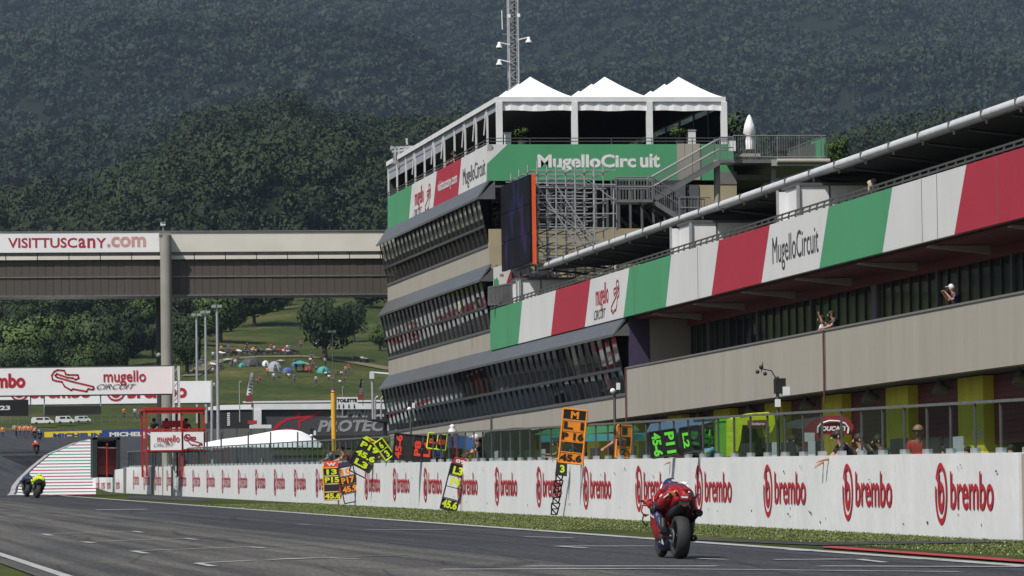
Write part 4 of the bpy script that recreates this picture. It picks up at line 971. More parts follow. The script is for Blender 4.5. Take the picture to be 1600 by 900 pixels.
# ================================================================== SCREEN, SCAFFOLD, STAIRS
ys0 = YN-9; a0 = P(833, 412, y=ys0-.2)
def screen():
    A_, B_ = P(833, 410, y=ys0), P(833, 272, y=ys0); yb = ys0+7.4; C_ = P(788, 288, y=yb); D_ = P(788, 411, y=yb)
    A_.z = D_.z = min(A_.z, D_.z); C_.z = B_.z
    o = thing('video_screen', 'large dark video screen with orange side strip standing in front of the scaffold', 'screen', A_)
    n = (A_-D_).cross(Vector((0, 0, 1))).normalized()
    m = bpy.data.materials.new('screen_picture'); m.use_nodes = True; t = m.node_tree; b = t.nodes['Principled BSDF']; b.inputs['Roughness'].default_value = .6; b.inputs['Base Color'].default_value = (.006,.006,.008,1)
    tc = t.nodes.new('ShaderNodeTexCoord'); mp = t.nodes.new('ShaderNodeMapping'); mp.inputs['Scale'].default_value = (1, .5, .35); nz = t.nodes.new('ShaderNodeTexNoise'); nz.inputs['Scale'].default_value = 1.6; nz.inputs['Detail'].default_value = 3
    t.links.new(tc.outputs['Object'], mp.inputs[0]); t.links.new(mp.outputs[0], nz.inputs['Vector'])
    rp = t.nodes.new('ShaderNodeValToRGB'); e = rp.color_ramp.elements; e[0].position = .42; e[0].color = (.006,.006,.012,1); e[1].position = .72; e[1].color = (.35,.03,.12,1); k = e.new(.56); k.color = (.03,.03,.09,1); k = e.new(.62); k.color = (.06,.07,.4,1)
    t.links.new(nz.outputs['Fac'], rp.inputs[0]); t.links.new(rp.outputs[0], b.inputs['Emission Color']); b.inputs['Emission Strength'].default_value = .14; b.inputs['Specular IOR Level'].default_value = .1
    nx, nz_ = 4, 3
    for i in range(nx):
        for j in range(nz_):
            p = A_.lerp(D_, i/nx); q = A_.lerp(D_, (i+1)/nx); z0 = A_.z+(B_.z-A_.z)*j/nz_; z1 = A_.z+(B_.z-A_.z)*(j+1)/nz_; g = .012
            d = (q-p).normalized()*g
            part('screen_module', MB().slab([(p.x+d.x, p.y+d.y, z0+g), (q.x-d.x, q.y-d.y, z0+g), (q.x-d.x, q.y-d.y, z1-g), (p.x+d.x, p.y+d.y, z1-g)], -n*.12 if n.x > 0 else n*.12), m, o)
    s = 1 if n.x > 0 else -1
    part('orange_side_strip', MB().box((A_.x-.02, A_.y-.14, A_.z-.08), (A_.x+.13, A_.y-.0, B_.z)), MT['orange_strip'], o)
    q = MB()
    for j in range(6):
        z = A_.z+(B_.z-A_.z)*j/5; q.tube(Vector((A_.x, A_.y, z))+n*s*.3, Vector((D_.x, D_.y, z))+n*s*.3, .05, n=4)
    part('rear_frame', q, MT['steel'], o)
screen()
def scaffold():
    o = thing('scaffold_tower', 'steel tube scaffold with crossing braces carrying the big screen', 'scaffold', P(900, 415, y=YN-5))
    yl = [YN-8.6, YN-6.2, YN-3.8, YN-1.6]; x0 = P(838, 300, y=yl[0]).x; x1 = P(957, 300, y=yl[0]).x; xs = [x0+(x1-x0)*i/4 for i in range(5)]
    zb, zt_ = P(850, 425, y=yl[0]).z, P(850, 266, y=yl[0]).z; lv = [zb+(zt_-zb)*k/7 for k in range(8)]
    for x in xs:
        for j, y in enumerate(yl):
            top = lv[7] if (x < xs[3]+.1 or j > 0) else lv[5]
            part('upright', MB().tube((x, y, zb), (x+.05, y, top+.4), .032, n=5), MT['galv'], o)
    for k, z in enumerate(lv):
        for y in yl: part('ledger', MB().tube((xs[0]-.2, y, z+.03*k % .1), (xs[-1]+.15, y, z), .028, n=4), MT['galv'], o)
        for x in xs[::1]: part('transom', MB().tube((x, yl[0], z+.05), (x, yl[-1], z+.05), .028, n=4), MT['steel'], o)
    for k in range(0, 7, 1):
        for i in range(4):
            if (i+k) % 2 == 0 or k in (2, 3, 4):
                y = yl[(i+k) % 4]-.05; part('brace', MB().tube((xs[i], y, lv[k+1]), (xs[min(i+1, 4)], y, lv[k]), .026, n=4), MT['galv'], o)
    for i, y in ((0, yl[0]-.1), (1, yl[1]-.1), (2, yl[2]-.1), (0, yl[3]-.1), (1, yl[0]-.12)):
        part('brace', MB().tube((xs[i], y, lv[6]), (xs[i+2], y, lv[2]), .03, n=5), MT['galv'], o)
    for k in (4, 6): part('deck_plank', MB().box((xs[0], yl[1], lv[k]+.06), (xs[2], yl[2], lv[k]+.11)), MT['steel_dark'], o)
scaffold()
def stairs():
    o = thing('metal_staircase', 'grey metal outdoor staircase with landing climbing the green tower front', 'staircase', P(1060, 340, y=YN-3))
    y0, y1 = YN-3.4, YN-2.2
    def w(px, py, y=y0): return P(px, py, y=y)
    def flight(a, b, n, nm='flight'):
        A_, B_ = w(*a), w(*b)
        for y in (y0, y1):
            part('stringer', MB().slab([(A_.x, y, A_.z-.16), (B_.x, y, B_.z-.16), (B_.x, y, B_.z+.1), (A_.x, y, A_.z+.1)], (0, .05, 0)), MT['steel'], o)
        for i in range(n):
            t = (i+.5)/n; c = A_.lerp(B_, t); part('step', MB().box((c.x-.14, y0+.05, c.z), (c.x+.14, y1, c.z+.04)), MT['steel_dark'], o)
        for y in (y0, y1):
            for h in (1.0, .55): part('handrail', MB().tube((A_.x, y, A_.z+h), (B_.x, y, B_.z+h), .028, n=5), MT['steel'], o)
            q = MB()
            for i in range(n*2): t = i/(n*2); c = A_.lerp(B_, t); q.tube((c.x, y, c.z+.05), (c.x, y, c.z+1), .013, n=4)
            part('balusters', q, MT['steel'], o, kind='stuff')
    def landing(a, b):
        A_, B_ = w(*a), w(*b)
        part('landing', MB().box((A_.x, y0-.1, A_.z-.12), (B_.x, y1+.1, A_.z)), MT['steel'], o)
        for h in (1.0, .55):
            for y in (y0, y1): part('handrail', MB().tube((A_.x, y, A_.z+h), (B_.x, y, A_.z+h), .028, n=5), MT['steel'], o)
        q = MB(); n = max(2, int((B_.x-A_.x)/.13))
        for i in range(n+1):
            x = A_.x+(B_.x-A_.x)*i/n
            for y in (y0, y1): q.tube((x, y, A_.z), (x, y, A_.z+1.0), .013 if i % 6 else .04, n=4)
        part('balusters', q, MT['steel'], o, kind='stuff')
    landing((963, 312), (1020, 312)); flight((1019, 312), (1125, 252), 16); landing((1125, 250), (1146, 250)); flight((1020, 313), (1070, 345), 8); landing((1062, 344), (1110, 344))
    part('column', MB().tube(w(1121, 360, y0+.6), w(1120, 250, y0+.6), .14, n=12), MT['column_concrete'], o)
    for px in (964, 1049): part('post', MB().tube(w(px, 360, y0+.1), w(px, 280 if px < 1000 else 290, y0+.1), .05, n=6), MT['steel'], o)
    q = MB()
    for i in range(4): q.tube(w(1000+i*12, 318, y0+.3), w(1020+i*14, 350, y0+.9), .06, n=4)
    part('under_bracing', q, MT['steel_dark'], o)
stairs()
def terrace():
    o = thing('side_terrace', 'raised steel terrace with upright bar railing right of the tower', 'terrace', P(1220, 255, y=YN+2))
    y0, y1 = YN-1.5, YN+7
    a = P(1146, 249, y=y0); b = P(1291, 249, y=y0); z = a.z; 
    part('deck', MB().box((a.x, y0, z-.16), (b.x, y1, z)), MT['steel'], o)
    c = P(1205, 258, y=y0); part('edge_beam', MB().box((c.x, y0-.12, z-.30), (b.x, y0-.01, z-.02)), MT['galv'], o)
    part('rolled_canvas', MB().tube((c.x+.2, y0-.25, z-.1), (b.x+.1, y0-.25, z-.1), .11, n=10), MT['concrete'], o)
    for h in (1.05, .1): part('handrail', MB().tube((a.x, y0, z+h), (b.x, y0, z+h), .03, n=5), MT['steel'], o); part('handrail', MB().tube((b.x, y0, z+h), (b.x, y1, z+h), .03, n=5), MT['steel'], o)
    q = MB(); n = int((b.x-a.x)/.11)
    for i in range(n+1): x = a.x+(b.x-a.x)*i/n; q.tube((x, y0, z), (x, y0, z+1.05), .012 if i % 9 else .035, n=4)
    for i in range(40): q.tube((b.x, y0+i*.2, z), (b.x, y0+i*.2, z+1.05), .015, n=4)
    part('balusters', q, MT['steel'], o, kind='stuff')
    c = P(1213, 235, y=y0+.4); d = P(1229, 235, y=y0+.4); part('dark_panel', MB().box((c.x, y0+.35, z), (d.x, y0+.4, z+.95)), MT['frame_dark'], o)
    c = P(1234, 249, y=y0+2); d = P(1289, 216, y=y0+2); e_ = P(1289, 249, y=y0+2); f_ = P(1234, 241, y=y0+2)
    part('ramp_side', MB().slab([(c.x, y0+2, z), (e_.x, y0+2, z), (d.x, y0+2, d.z), (f_.x, y0+2, f_.z)], (0, .08, 0)), MT['awning_metal'], o)
    part('green_end_panel', MB().box((b.x-.02, y0+.2, z), (b.x+.06, y0+3, z+1.0)), MT['banner_green'], o)
    c = P(1208, 275, y=y0+.5); part('bracket_post', MB().box((c.x-.1, y0+.4, z-1.6), (c.x+.1, y0+.6, z-.2)), MT['steel'], o)
    q = MB(); 
    for t in range(3): q.tube((c.x+.3, y0+.5+t, z-1.5), (a.x+.5, y0+.5+t, z-3), .08, n=4)
    part('sloping_struts', q, MT['steel_dark'], o)
    part('dark_rear_wall', MB().box((a.x+.2, y1-.6, z-9), (b.x-1.2, y1-.3, z-.2)), MT['interior'], o)
    part('sign_plate', MB().box((a.x-.25, y0-.3, z+.35), (a.x+.05, y0-.25, z+.8)), MT['white_paint'], o)
terrace()
u = P(1172, 245, y=YN+.5); o = thing('closed_umbrella', 'closed white garden umbrella standing on the side terrace behind the railing', 'umbrella', u)
H = P(1172, 179, y=YN+.5).z-u.z
part('pole', MB().tube(u, u+Vector((0, 0, H)), .03, n=6), MT['steel'], o)
q = MB(); rings = []
for k, (r, h) in enumerate(((.16, .18), (.2, .35), (.13, .5), (.24, .55), (.2, .75), (.1, .92), (.02, 1))):
    rings.append([(u.x+r*(1+.28*math.cos(5*t+k))*math.cos(t), u.y+r*math.sin(t), u.z+H*h) for t in [2*math.pi*i/20 for i in range(20)]])
q.loft(rings); part('folded_canopy', q, MT['white_fabric'], o); part('base', MB().box((u.x-.4, u.y-.4, u.z), (u.x+.4, u.y+.4, u.z+.12)), MT['concrete'], o)
# ------------------------------------------------------------------ lattice mast
def mast():
    Y = YN+24; b = P(804, 137, y=Y); o = thing('lattice_mast', 'tall grey lattice mast with white dome cameras rising behind the roof marquee', 'mast', (b.x, Y, ztop))
    z0, z1 = ztop, P(804, -60, y=Y).z; w = P(811, 60, y=Y).x-P(797, 60, y=Y).x; x = b.x
    cs_ = [(x-w/2, Y), (x+w/2, Y), (x+w/2, Y+w), (x-w/2, Y+w)]
    for c in cs_: part('leg', MB().tube((c[0], c[1], z0), (c[0], c[1], z1), .045, n=6), MT['galv'], o)
    q = MB(); z = z0; st = w*.75; k = 0
    while z < z1:
        for i in range(4):
            a, c = cs_[i], cs_[(i+1) % 4]
            if k % 2: a, c = c, a
            q.tube((a[0], a[1], z), (c[0], c[1], z+st), .02, n=4); q.tube((a[0], a[1], z), (c[0], c[1], z), .015, n=4)
        z += st; k += 1
    part('lattice', q, MT['galv'], o, kind='stuff')
    part('cable_duct', MB().box((x+w*.1, Y+.1, z0), (x+w*.25, Y+.2, z1)), MT['black'], o)
    def dome(px, py, side, drop):
        p = P(px, py, y=Y-.1); e_ = (x-w/2 if px < 804 else x+w/2)
        d = thing('dome_camera', drop, 'camera', p, 'dome cameras on the lattice mast')
        q = MB(); q.tube((e_, p.y, p.z+.1), (p.x, p.y, p.z+.22), .03, n=5); part('arm', q, MT['white_metal'], d)
        part('housing', MB().lathe([(0, .24), (.06, .23), (.09, .1), (.16, 0), (.16, -.05), (0, -.05)], p, n=12), MT['white_paint'], d)
        part('lens', MB().ball((p.x, p.y, p.z-.05), .12), MT['black'], d)
    dome(780, 73, -1, 'dome camera hanging from a curved arm left of the mast'); dome(780, 100, -1, 'lowest dome camera on the left side of the mast, under the other'); dome(826, 65, 1, 'dome camera on the right side of the mast')
    for px, py in ((795, 25), (810, 24)): p = P(px, py, y=Y-.2); part('antenna_box', MB().box((p.x-.07, p.y-.1, p.z-.08), (p.x+.07, p.y, p.z+.08)), MT['white_paint'], o)
    p = P(785, 46, y=Y); q = MB(); q.tube(p, P(784, 16, y=Y), .025, n=5); part('whip_antenna', q, MT['white_paint'], o); part('whip_arm', MB().tube(P(785, 53, y=Y), P(797, 54, y=Y), .015, n=4), MT['galv'], o)
mast()
# antenna frame at the far end of the tower roof
Y = YF-.5; o = thing('roof_equipment_frame', 'small steel frame with boxes at the far end of the tower roof', 'frame', P(625, 262, y=Y)); q = MB()
for pts in ([(611,231),(648,229)], [(612,237),(646,232)], [(617,256),(617,230)], [(622,262),(623,231)], [(632,250),(632,229)], [(612,228),(611,234)], [(636,226),(635,216)], [(611,255),(628,250)]):
    q.tube(P(*pts[0], y=Y), P(*pts[1], y=Y), .07, n=4)
part('tubes', q, MT['galv'], o)
a = P(616, 250, y=Y); b = P(631, 233, y=Y); part('box', MB().box((a.x, Y, a.z), (b.x, Y+.5, b.z)), MT['steel'], o)
# ================================================================== FOOTBRIDGE
GY = yat(300, WX+.4, 700)+3.6
def bridge():
    YB = max(YF+6.0, GY+4); o = thing('footbridge', 'covered footbridge with white roof fascia and dark cladding crossing the track', 'bridge', P(300, 462, y=YB))
    x0, x1 = P(-260, 400, y=YB).x, P(640, 400, y=YB).x; dY = lambda x: YB
    z = lambda py: P(300, py, y=YB).z
    n = 19; L_ = (x1-x0)/n
    pw = (P(49.3, 400, y=YB).x-P(0, 400, y=YB).x)
    xs_ = P(9.5, 400, y=YB).x; xs_ -= pw*int((xs_-x0)/pw)
    part('roof_fascia', MB().box((x0, YB-.3, z(394)), (x1, YB+2.8, z(362))), MT['bridge_white'], o)
    part('roof_trim', MB().box((x0, YB-.36, z(363)), (x1, YB-.31, z(361))), MT['steel'], o)
    x = xs_
    while x < x1:
        e_ = min(x+pw-.05, x1)
        part('upper_glazing', MB().box((x, YB-.12, z(399.5)), (e_, YB-.08, z(394.3))), MT['steel'], o)
        part('white_band', MB().box((x, YB-.28, z(405.5)), (e_, YB-.1, z(399.8))), MT['bridge_white'], o)
        x += pw
    part('band_backing', MB().box((x0, YB-.07, z(406)), (x1, YB+2.6, z(394.2))), MT['frame_dark'], o)
    x = xs_; w_ = pw/4
    while x < x1-.1:
        e_ = min(x+w_-.015, x1)
        part('cladding_sheet', MB().box((x, YB-.1-random.uniform(0, .012), z(431)), (e_, YB+.05, z(406.5))), MT['cladding'], o)
        part('cladding_sheet', MB().box((x, YB-.1-random.uniform(0, .012), z(460)), (e_, YB+.05, z(433.3))), MT['cladding'], o)
        x += w_
    part('middle_rail', MB().box((x0, YB-.16, z(433.2)), (x1, YB+.0, z(431.2))), MT['steel'], o)
    part('bottom_flange', MB().box((x0, YB-.22, z(462.5)), (x1, YB+2.7, z(460.3))), MT['steel'], o)
    part('deck', MB().box((x0, YB+.06, z(460.2)), (x1, YB+2.7, z(406.2))), MT['interior_mid'], o)
    # printed sign
    a = P(-150, 394, y=YB-.31); b = P(249, 362, y=YB-.31); part('sign_sheet', MB().box((a.x, YB-.33, z(394)), (b.x, YB-.305, z(362.5))), MT['white_fabric'], o)
    T = YB-.34; P_ = lambda px, py: P(px, py, y=T)
    q = MB(); a = P_(12.5, 387.5); [text(q, s_, P_(x0_, 387.5), (P_(x1_, 387).x-P_(x0_, 387).x, 0, 0), (0, 0, P_(100, 371.5).z-a.z), .02) for s_, x0_, x1_ in (('VISITTUSC', 12.5, 120.5), ('a', 122.5, 134), ('n', 136.5, 149), ('Y', 150.5, 166))]; part('lettering', q, MT['banner_red'], o)
    q = MB(); a = P_(167, 386.5); text(q, '.com', a, (P_(228, 387).x-a.x, 0, 0), (0, 0, P_(200, 369.5).z-a.z), .03); part('lettering', q, MT['text_pink'], o)
    c = P(258, 368, y=YB-.8); g = P(264, 640, y=YB-.8)
    part('round_column', MB().tube((g.x-.08, YB-.8, -1), (c.x+.03, YB-.8, c.z), .33, .30, n=20), MT['column_concrete'], o)
    part('column_cap', MB().box((c.x-.3, YB-1.05, c.z), (c.x+.3, YB-.35, c.z+.12)), MT['column_concrete'], o)
    c2 = P(248, 470, y=YB+2.2); part('rear_column', MB().tube((c2.x+.05, YB+2.2, -1), (c2.x, YB+2.2, z(461)), .17, n=12), MT['frame_dark'], o)
    l = P(256, 350, y=YB-.6); k = thing('bridge_camera', 'small white camera on a short post on the bridge above the round column', 'camera', (l.x, YB-.6, z(362)))
    part('post', MB().tube((l.x, YB-.2, z(362)), (l.x, YB-.2, l.z), .03, n=5), MT['galv'], k); part('housing', MB().box((l.x-.12, YB-.45, l.z-.05), (l.x+.1, YB, l.z+.1)), MT['white_paint'], k); part('hood', MB().box((l.x-.14, YB-.5, l.z+.1), (l.x+.12, YB+.05, l.z+.12)), MT['galv'], k)
    s_ = P(248, 555, y=YB-.5); part('junction_dish', MB().lathe([(0, -.05), (.13, -.04), (.13, .05), (0, .06)], s_, 'y', 12), MT['column_concrete'], o)
bridge()
# ================================================================== START GANTRY, SIGNS
def gantry():
    Y = GY; o = thing('start_gantry', 'white sign gantry over the track with mugello circuit map and lettering', 'gantry', (WX, Y, Y*G))
    def w(px, py, d=0): return P(px, py, y=Y+d)
    a, b, c, d = w(-160, 620), w(269, 615), w(269, 572.5), w(-160, 578)
    part('sign_panel', MB().slab([a, b, c, d], (0, .35, 0)), MT['white_fabric'], o)
    q = MB(); q.tube(d+Vector((0, .1, .03)), c+Vector((0, .1, .03)), .05, n=4); q.tube(a+Vector((0, .1, -.03)), b+Vector((0, .1, -.03)), .05, n=4); part('sign_frame', q, MT['steel_dark'], o)
    # lattice leg
    x0, x1 = w(271, 600).x, w(279.5, 600).x; zt_, zb = w(275, 572).z, Y*G
    for x in (x0, x1):
        for dy in (0, .35): part('leg_chord', MB().box((x-.05, Y+dy-.05, zb), (x+.05, Y+dy+.05, zt_)), MT['white_metal'], o)
    q = MB(); z = zb; k = 0
    while z < zt_-.3:
        for dy in (0, .35):
            p, r = (x0, x1) if k % 2 else (x1, x0)
            q.tube((p, Y+dy, z), (r, Y+dy, z+.36), .022, n=4)
        q.tube((x0, Y, z), (x0, Y+.35, z+.36), .02, n=4); z += .36; k += 1
    part('leg_lattice', q, MT['galv'], o, kind='stuff')
    T = -.02
    q = MB(); trackmap(q, w(81, 612, T), (w(147, 600).x-w(81, 600).x, 0, 0), (0, 0, w(81, 578).z-w(81, 612).z), .035); part('circuit_map', q, MT['logo_red'], o)
    a = w(151, 609, T); mugello_logo(o, a, (w(228, 600).x-a.x, 0, 0), (0, 0, w(200, 579).z-w(200, 609).z), (0, -1, 0))
    q = MB(); a = w(-42, 606.5, T); text(q, 'brembo', a, (w(39.5, 600).x-a.x, 0, 0), (0, 0, w(0, 584).z-w(0, 606.5).z), .04); part('lettering', q, MT['logo_red'], o)
    q = MB()
    for px, y0, y1 in ((47.5, 616, 648), (69, 616, 648), (157, 614, 647)): q.tube(w(px, y0, .2), w(px+.6, y1, .2), .035, n=5)
    part('hanger', q, MT['galv'], o)
    s = thing('timing_board', 'black timing board with white figures hanging under the gantry', 'screen', w(20, 640))
    part('board', MB().slab([w(-40, 650), w(44.5, 650), w(44.5, 624.5), (w(-40, 624).x, Y, w(44.5, 624.5).z)], (0, .15, 0)), MT['black'], s)
    q = MB(); a = w(-12, 641, -.02); text(q, '2:23', a, (w(16, 641).x-a.x, 0, 0), (0, 0, w(0, 634).z-w(0, 641).z), .04); part('figures', q, MT['text_white'], s)
    s = thing('blank_board', 'blank black board hanging under the gantry between two poles', 'screen', w(110, 640))
    part('board', MB().slab([w(69.5, 649), w(157, 646), w(157, 634), w(69.5, 635)], (0, .15, 0)), MT['black_matt'], s); part('rim', MB().slab([w(69.5, 651), w(157, 648), w(157, 646.5), w(69.5, 649.5)], (0, .17, 0)), MT['frame_dark'], s)
    # second sign further on
    Y2 = Y+60
    def v(px, py, d=0): return P(px, py, y=Y2+d)
    o = thing('rear_sign_gantry', 'second white brembo sign behind the start gantry, partly hidden by it', 'gantry', v(330, 700))
    part('sign_panel', MB().slab([v(-120, 634), v(329.5, 629), v(329.5, 595), v(-120, 600)], (0, .4, 0)), MT['white_fabric'], o)
    part('post', MB().tube(v(331, 705), v(331, 594), .09, n=8), MT['galv'], o)
    part('bottom_chord', MB().slab([v(-120, 636), v(329.5, 631), v(329.5, 629.3), v(-120, 634.3)], (0, .4, 0)), MT['frame_dark'], o)
    for x0_, x1_, e_ in ((48, 142, 30), (199, 292, 181)):
        q = MB(); c = v(e_, 612, -.02); emblem(q, c, ((v(15, 612).x-v(0, 612).x), 0, 0), (0, 0, v(0, 597).z-v(0, 612).z)); text(q, 'brembo', v(x0_, 622.5, -.02), (v(x1_, 620).x-v(x0_, 620).x, 0, 0), (0, 0, v(0, 600).z-v(0, 622.5).z), .04); part('lettering', q, MT['logo_red'], o)
gantry()
def cabin_red():
    Y = yat(300, WX+.4, 700)+0; o = thing('marshal_platform', 'red framed marshal platform with two white circuit signs above the pit wall', 'platform', P(270, 705, y=Y))
    def w(px, py, d=0): return P(px, py, y=Y+d)
    D = 2.6
    a, b = w(229, 706), w(319, 706); zt_ = w(270, 641).z; zf = w(270, 673).z; zb = w(270, 704).z
    for x in (a.x, b.x, w(284, 700).x):
        for dy in (0, D): part('post', MB().box((x-.05, Y+dy-.05, Y*G+1), (x+.05, Y+dy+.05, zt_)), MT['red_paint'], o)
    part('roof', MB().box((a.x-.1, Y-.15, zt_-.0), (b.x+.1, Y+D+.1, zt_+.14)), MT['red_paint'], o)
    part('front_beam', MB().box((a.x, Y-.1, zt_-.16), (b.x, Y-.02, zt_-.01)), MT['red_paint'], o)
    part('floor', MB().box((a.x, Y, zb-.06), (b.x, Y+D, zb+.05)), MT['maroon'], o)
    part('rail', MB().box((a.x, Y-.09, zf+.02), (b.x, Y-.03, zf+.1)), MT['red_paint'], o)
    l = w(235, 703.5); r = w(283, 674.5); part('sign_board', MB().box((l.x, Y-.16, l.z), (r.x, Y-.12, r.z)), MT['white_fabric'], o)
    l2 = w(286.5, 701.5); r2 = w(317.5, 674.5); part('sign_board', MB().box((l2.x, Y-.16, l2.z), (r2.x, Y-.12, r2.z)), MT['white_fabric'], o)
    for L1, R1 in ((l, r), (l2, r2)):
        q = MB(); q.box((L1.x-.07, Y-.17, L1.z-.07), (R1.x+.07, Y-.125, L1.z-.005)); q.box((L1.x-.07, Y-.17, R1.z+.005), (R1.x+.07, Y-.125, R1.z+.05)); part('sign_rim', q, MT['red_paint'], o)
    a = w(240, 698.5, -.18); mugello_logo(o, a, (w(280, 690).x-a.x, 0, 0), (0, 0, w(250, 680).z-w(250, 698.5).z), (0, -1, 0))
    q = MB(); a = w(288, 697, -.18); trackmap(q, a, (w(315, 690).x-a.x, 0, 0), (0, 0, w(300, 679).z-w(300, 697).z), .045); part('circuit_map', q, MT['logo_red'], o)
    c, d = w(253, 668, .5), w(289, 657, .5); part('desk_front', MB().box((c.x, Y+.4, c.z), (d.x, Y+.5, d.z)), MT['red_paint'], o)
    return Y
YCAB = cabin_red()
# ================================================================== PADDOCK BACKDROP
def standbox(name, label, cat, Y, px0, py0, px1, py1, m, depth=3, sub=None, group=None):
    a, b = P(px0, py1, y=Y), P(px1, py0, y=Y); o = thing(name, label, cat, ((a.x+b.x)/2, Y, a.z), group)
    part('body', MB().box((a.x, Y, a.z-1.5), (b.x, Y+depth, b.z)), m, o); return o, a, b
YA = 400.
def w(px, py, Y): return P(px, py, y=Y)
o = thing('hospitality_stand', 'dark grey hospitality unit lettered with a red star logo and big grey letters', 'stand', w(500, 695, YA))
part('wall', MB().slab([w(408, 700, YA), w(640, 700, YA), w(640, 639, YA), w(408, 640, YA)], (0, 8, 0)), MT['billboard_grey'], o)
part('white_fascia', MB().slab([w(397, 640, YA-.3), w(640, 639, YA-.3), w(640, 630, YA-.3), w(397, 631, YA-.3)], (0, .3, 0)), MT['white_paint'], o)
part('roof_edge', MB().slab([w(380, 629.5, YA+2), w(640, 627.5, YA+2), w(640, 624.5, YA+2), w(380, 627, YA+2)], (0, .3, 0)), MT['white_paint'], o)
part('dark_gap', MB().slab([w(397, 631.5, YA+1), w(640, 630, YA+1), w(640, 627.5, YA+1), w(397, 629.5, YA+1)], (0, .3, 0)), MT['interior'], o)
part('white_end_post', MB().slab([w(397, 665, YA-.4), w(408.5, 665, YA-.4), w(408.5, 640, YA-.4), w(397, 640, YA-.4)], (0, .3, 0)), MT['white_paint'], o)
part('dark_skirt', MB().slab([w(490, 700, YA-.4), w(640, 700, YA-.4), w(640, 679, YA-.4), w(490, 681, YA-.4)], (0, .3, 0)), MT['interior'], o)
q = MB(); star = [(424,674),(433,661),(447,653),(462,651),(467,642),(471,651),(485,648),(505,641.5),(490,651),(470,659),(469,670),(466,670),(466,657),(477,652),(468,654.5),(464,654),(450,657),(440,663),(431,672)]
q.add([w(a, b, YA-.02) for a, b in star], [tuple(range(len(star)))]); q.add([w(a, b, YA-.02) for a, b in [(437,672),(445,669),(460,670),(468,674),(466,676),(455,672),(445,672),(437,676)]], [tuple(range(8))]); part('star_logo', q, MT['logo_red'], o)
for s_, x0, x1, y0, y1, sh in (('ALPINESTARS', 514, 640, 653, 639.5, .25), ('PROTECTS', 496, 630, 675, 656.5, .25)):
    q = MB(); a = w(x0, y0, YA-.03); text(q, s_, a, (w(x1, y0, YA).x-a.x, 0, 0), (0, 0, w(x0, y1, YA).z-a.z), .04, sh); part('lettering', q, MT['letter_grey'], o)
Y = 392.; o, a, b = standbox('black_tent', 'black open-fronted tent behind the light poles, left of the grey hospitality unit', 'tent', Y, 332, 641, 394, 667, MT['black_matt'], 6)
part('white_roof', MB().slab([w(322, 641, Y-.1), w(396, 639.5, Y-.1), w(392, 632, Y-.1), (w(345, 633, Y-.1)), w(328, 636, Y-.1)], (0, 6, 0)), MT['white_fabric'], o)
q = MB(); 
for i in range(7): q.box((w(355, 645+i*3, Y-.02).x, Y-.03, w(355, 647+i*3, Y).z), (w(359, 645, Y).x, Y-.01, w(355, 645+i*3, Y).z))
part('printed_letters', q, MT['text_white'], o); part('red_flash', MB().box((w(387, 667, Y).x, Y-.05, w(0, 667, Y).z), (w(394, 0, Y).x, Y-.02, w(0, 661, Y).z)), MT['red_cloth'], o)
Y = 330.; o, a, b = standbox('grey_barrier_wall', 'low plain grey barrier wall left of the white marquee roof', 'wall', Y, 319, 669, 425, 700, MT['seat_grey'], .5)
for p in (340, 362, 384, 405): part('joint', MB().box((w(p, 0, Y).x, Y-.02, a.z-1), (w(p+.8, 0, Y).x, Y-.004, b.z)), MT['frame_dark'], o)
o, a, b = standbox('concrete_block', 'white concrete block lying on the end of the grey barrier wall', 'block', Y+1, 392, 663.5, 424, 669, MT['white_paint'], 1)
def marquee(px0, px1, ytop, ybot, Y, lb, m='white_fabric'):
    o = thing('low_marquee', lb, 'tent', w((px0+px1)/2, ybot, Y)); n = 24; q = MB(); rows = []
    prof = lambda t: (1-abs(2*t-1)**2.2)
    for j in range(4):
        r = []
        for i in range(n+1):
            t = i/n; px = px0+(px1-px0)*t; s = .3*math.sin(t*14+j)
            top = np.interp(t, [0, .15, .35, .5, .62, .72, .82, .92, 1], [.25, .45, .62, .8, .95, 1, .95, .6, .2]); py = ybot-(ybot-ytop)*top*(j/3)**.6
            r.append(w(px, py, Y+j*1.4)+Vector((0, s, 0)))
        rows.append(r)
    vs = [v for r in rows for v in r]; q.add(vs, [(j*(n+1)+i, j*(n+1)+i+1, (j+1)*(n+1)+i+1, (j+1)*(n+1)+i) for j in range(3) for i in range(n)], 0, True)
    part('canopy', q, MT[m], o); q = MB()
    for p in (.03, .15, .38, .57, .8): px = px0+(px1-px0)*p; q.tube(w(px, ybot+8, Y-.2), w(px, ytop+4, Y-.2), .05, n=5)
    part('poles', q, MT['steel_dark'], o)
marquee(318, 502, 671, 699, 290., 'long low white marquee roof showing above the far glass screen')
o = thing('yellow_pole', 'thick yellow pole with red and white cap beside the toilet sign', 'pole', w(520.5, 700, 300.)); c = w(521, 615, 300.)
part('shaft', MB().tube(w(522, 705, 300.), w(520.5, 614, 300.), .15, n=12), MT['yellow'], o); part('cap', MB().tube(w(520.5, 614, 300.), w(520.5, 607.5, 300.), .1, n=10), MT['banner_red'], o); part('cap_ring', MB().tube(w(520.5, 612, 300.), w(520.5, 610.5, 300.), .12, n=10), MT['text_white'], o)
o = thing('toilet_sign', 'white TOILETTE sign with small symbols beside the yellow pole', 'sign', w(542, 700, 300.)); Y = 300.
part('panel', MB().slab([w(524.5, 638.5, Y), w(559, 638.5, Y), w(559, 620.5, Y), w(524.5, 620.5, Y)], (0, .08, 0)), MT['white_paint'], o)
q = MB(); a = w(526.5, 628.5, Y-.02); text(q, 'TOILETTE', a, (w(557.5, 628, Y).x-a.x, 0, 0), (0, 0, w(0, 623, Y).z-w(0, 628.5, Y).z), .05); part('lettering', q, MT['black'], o)
q = MB()
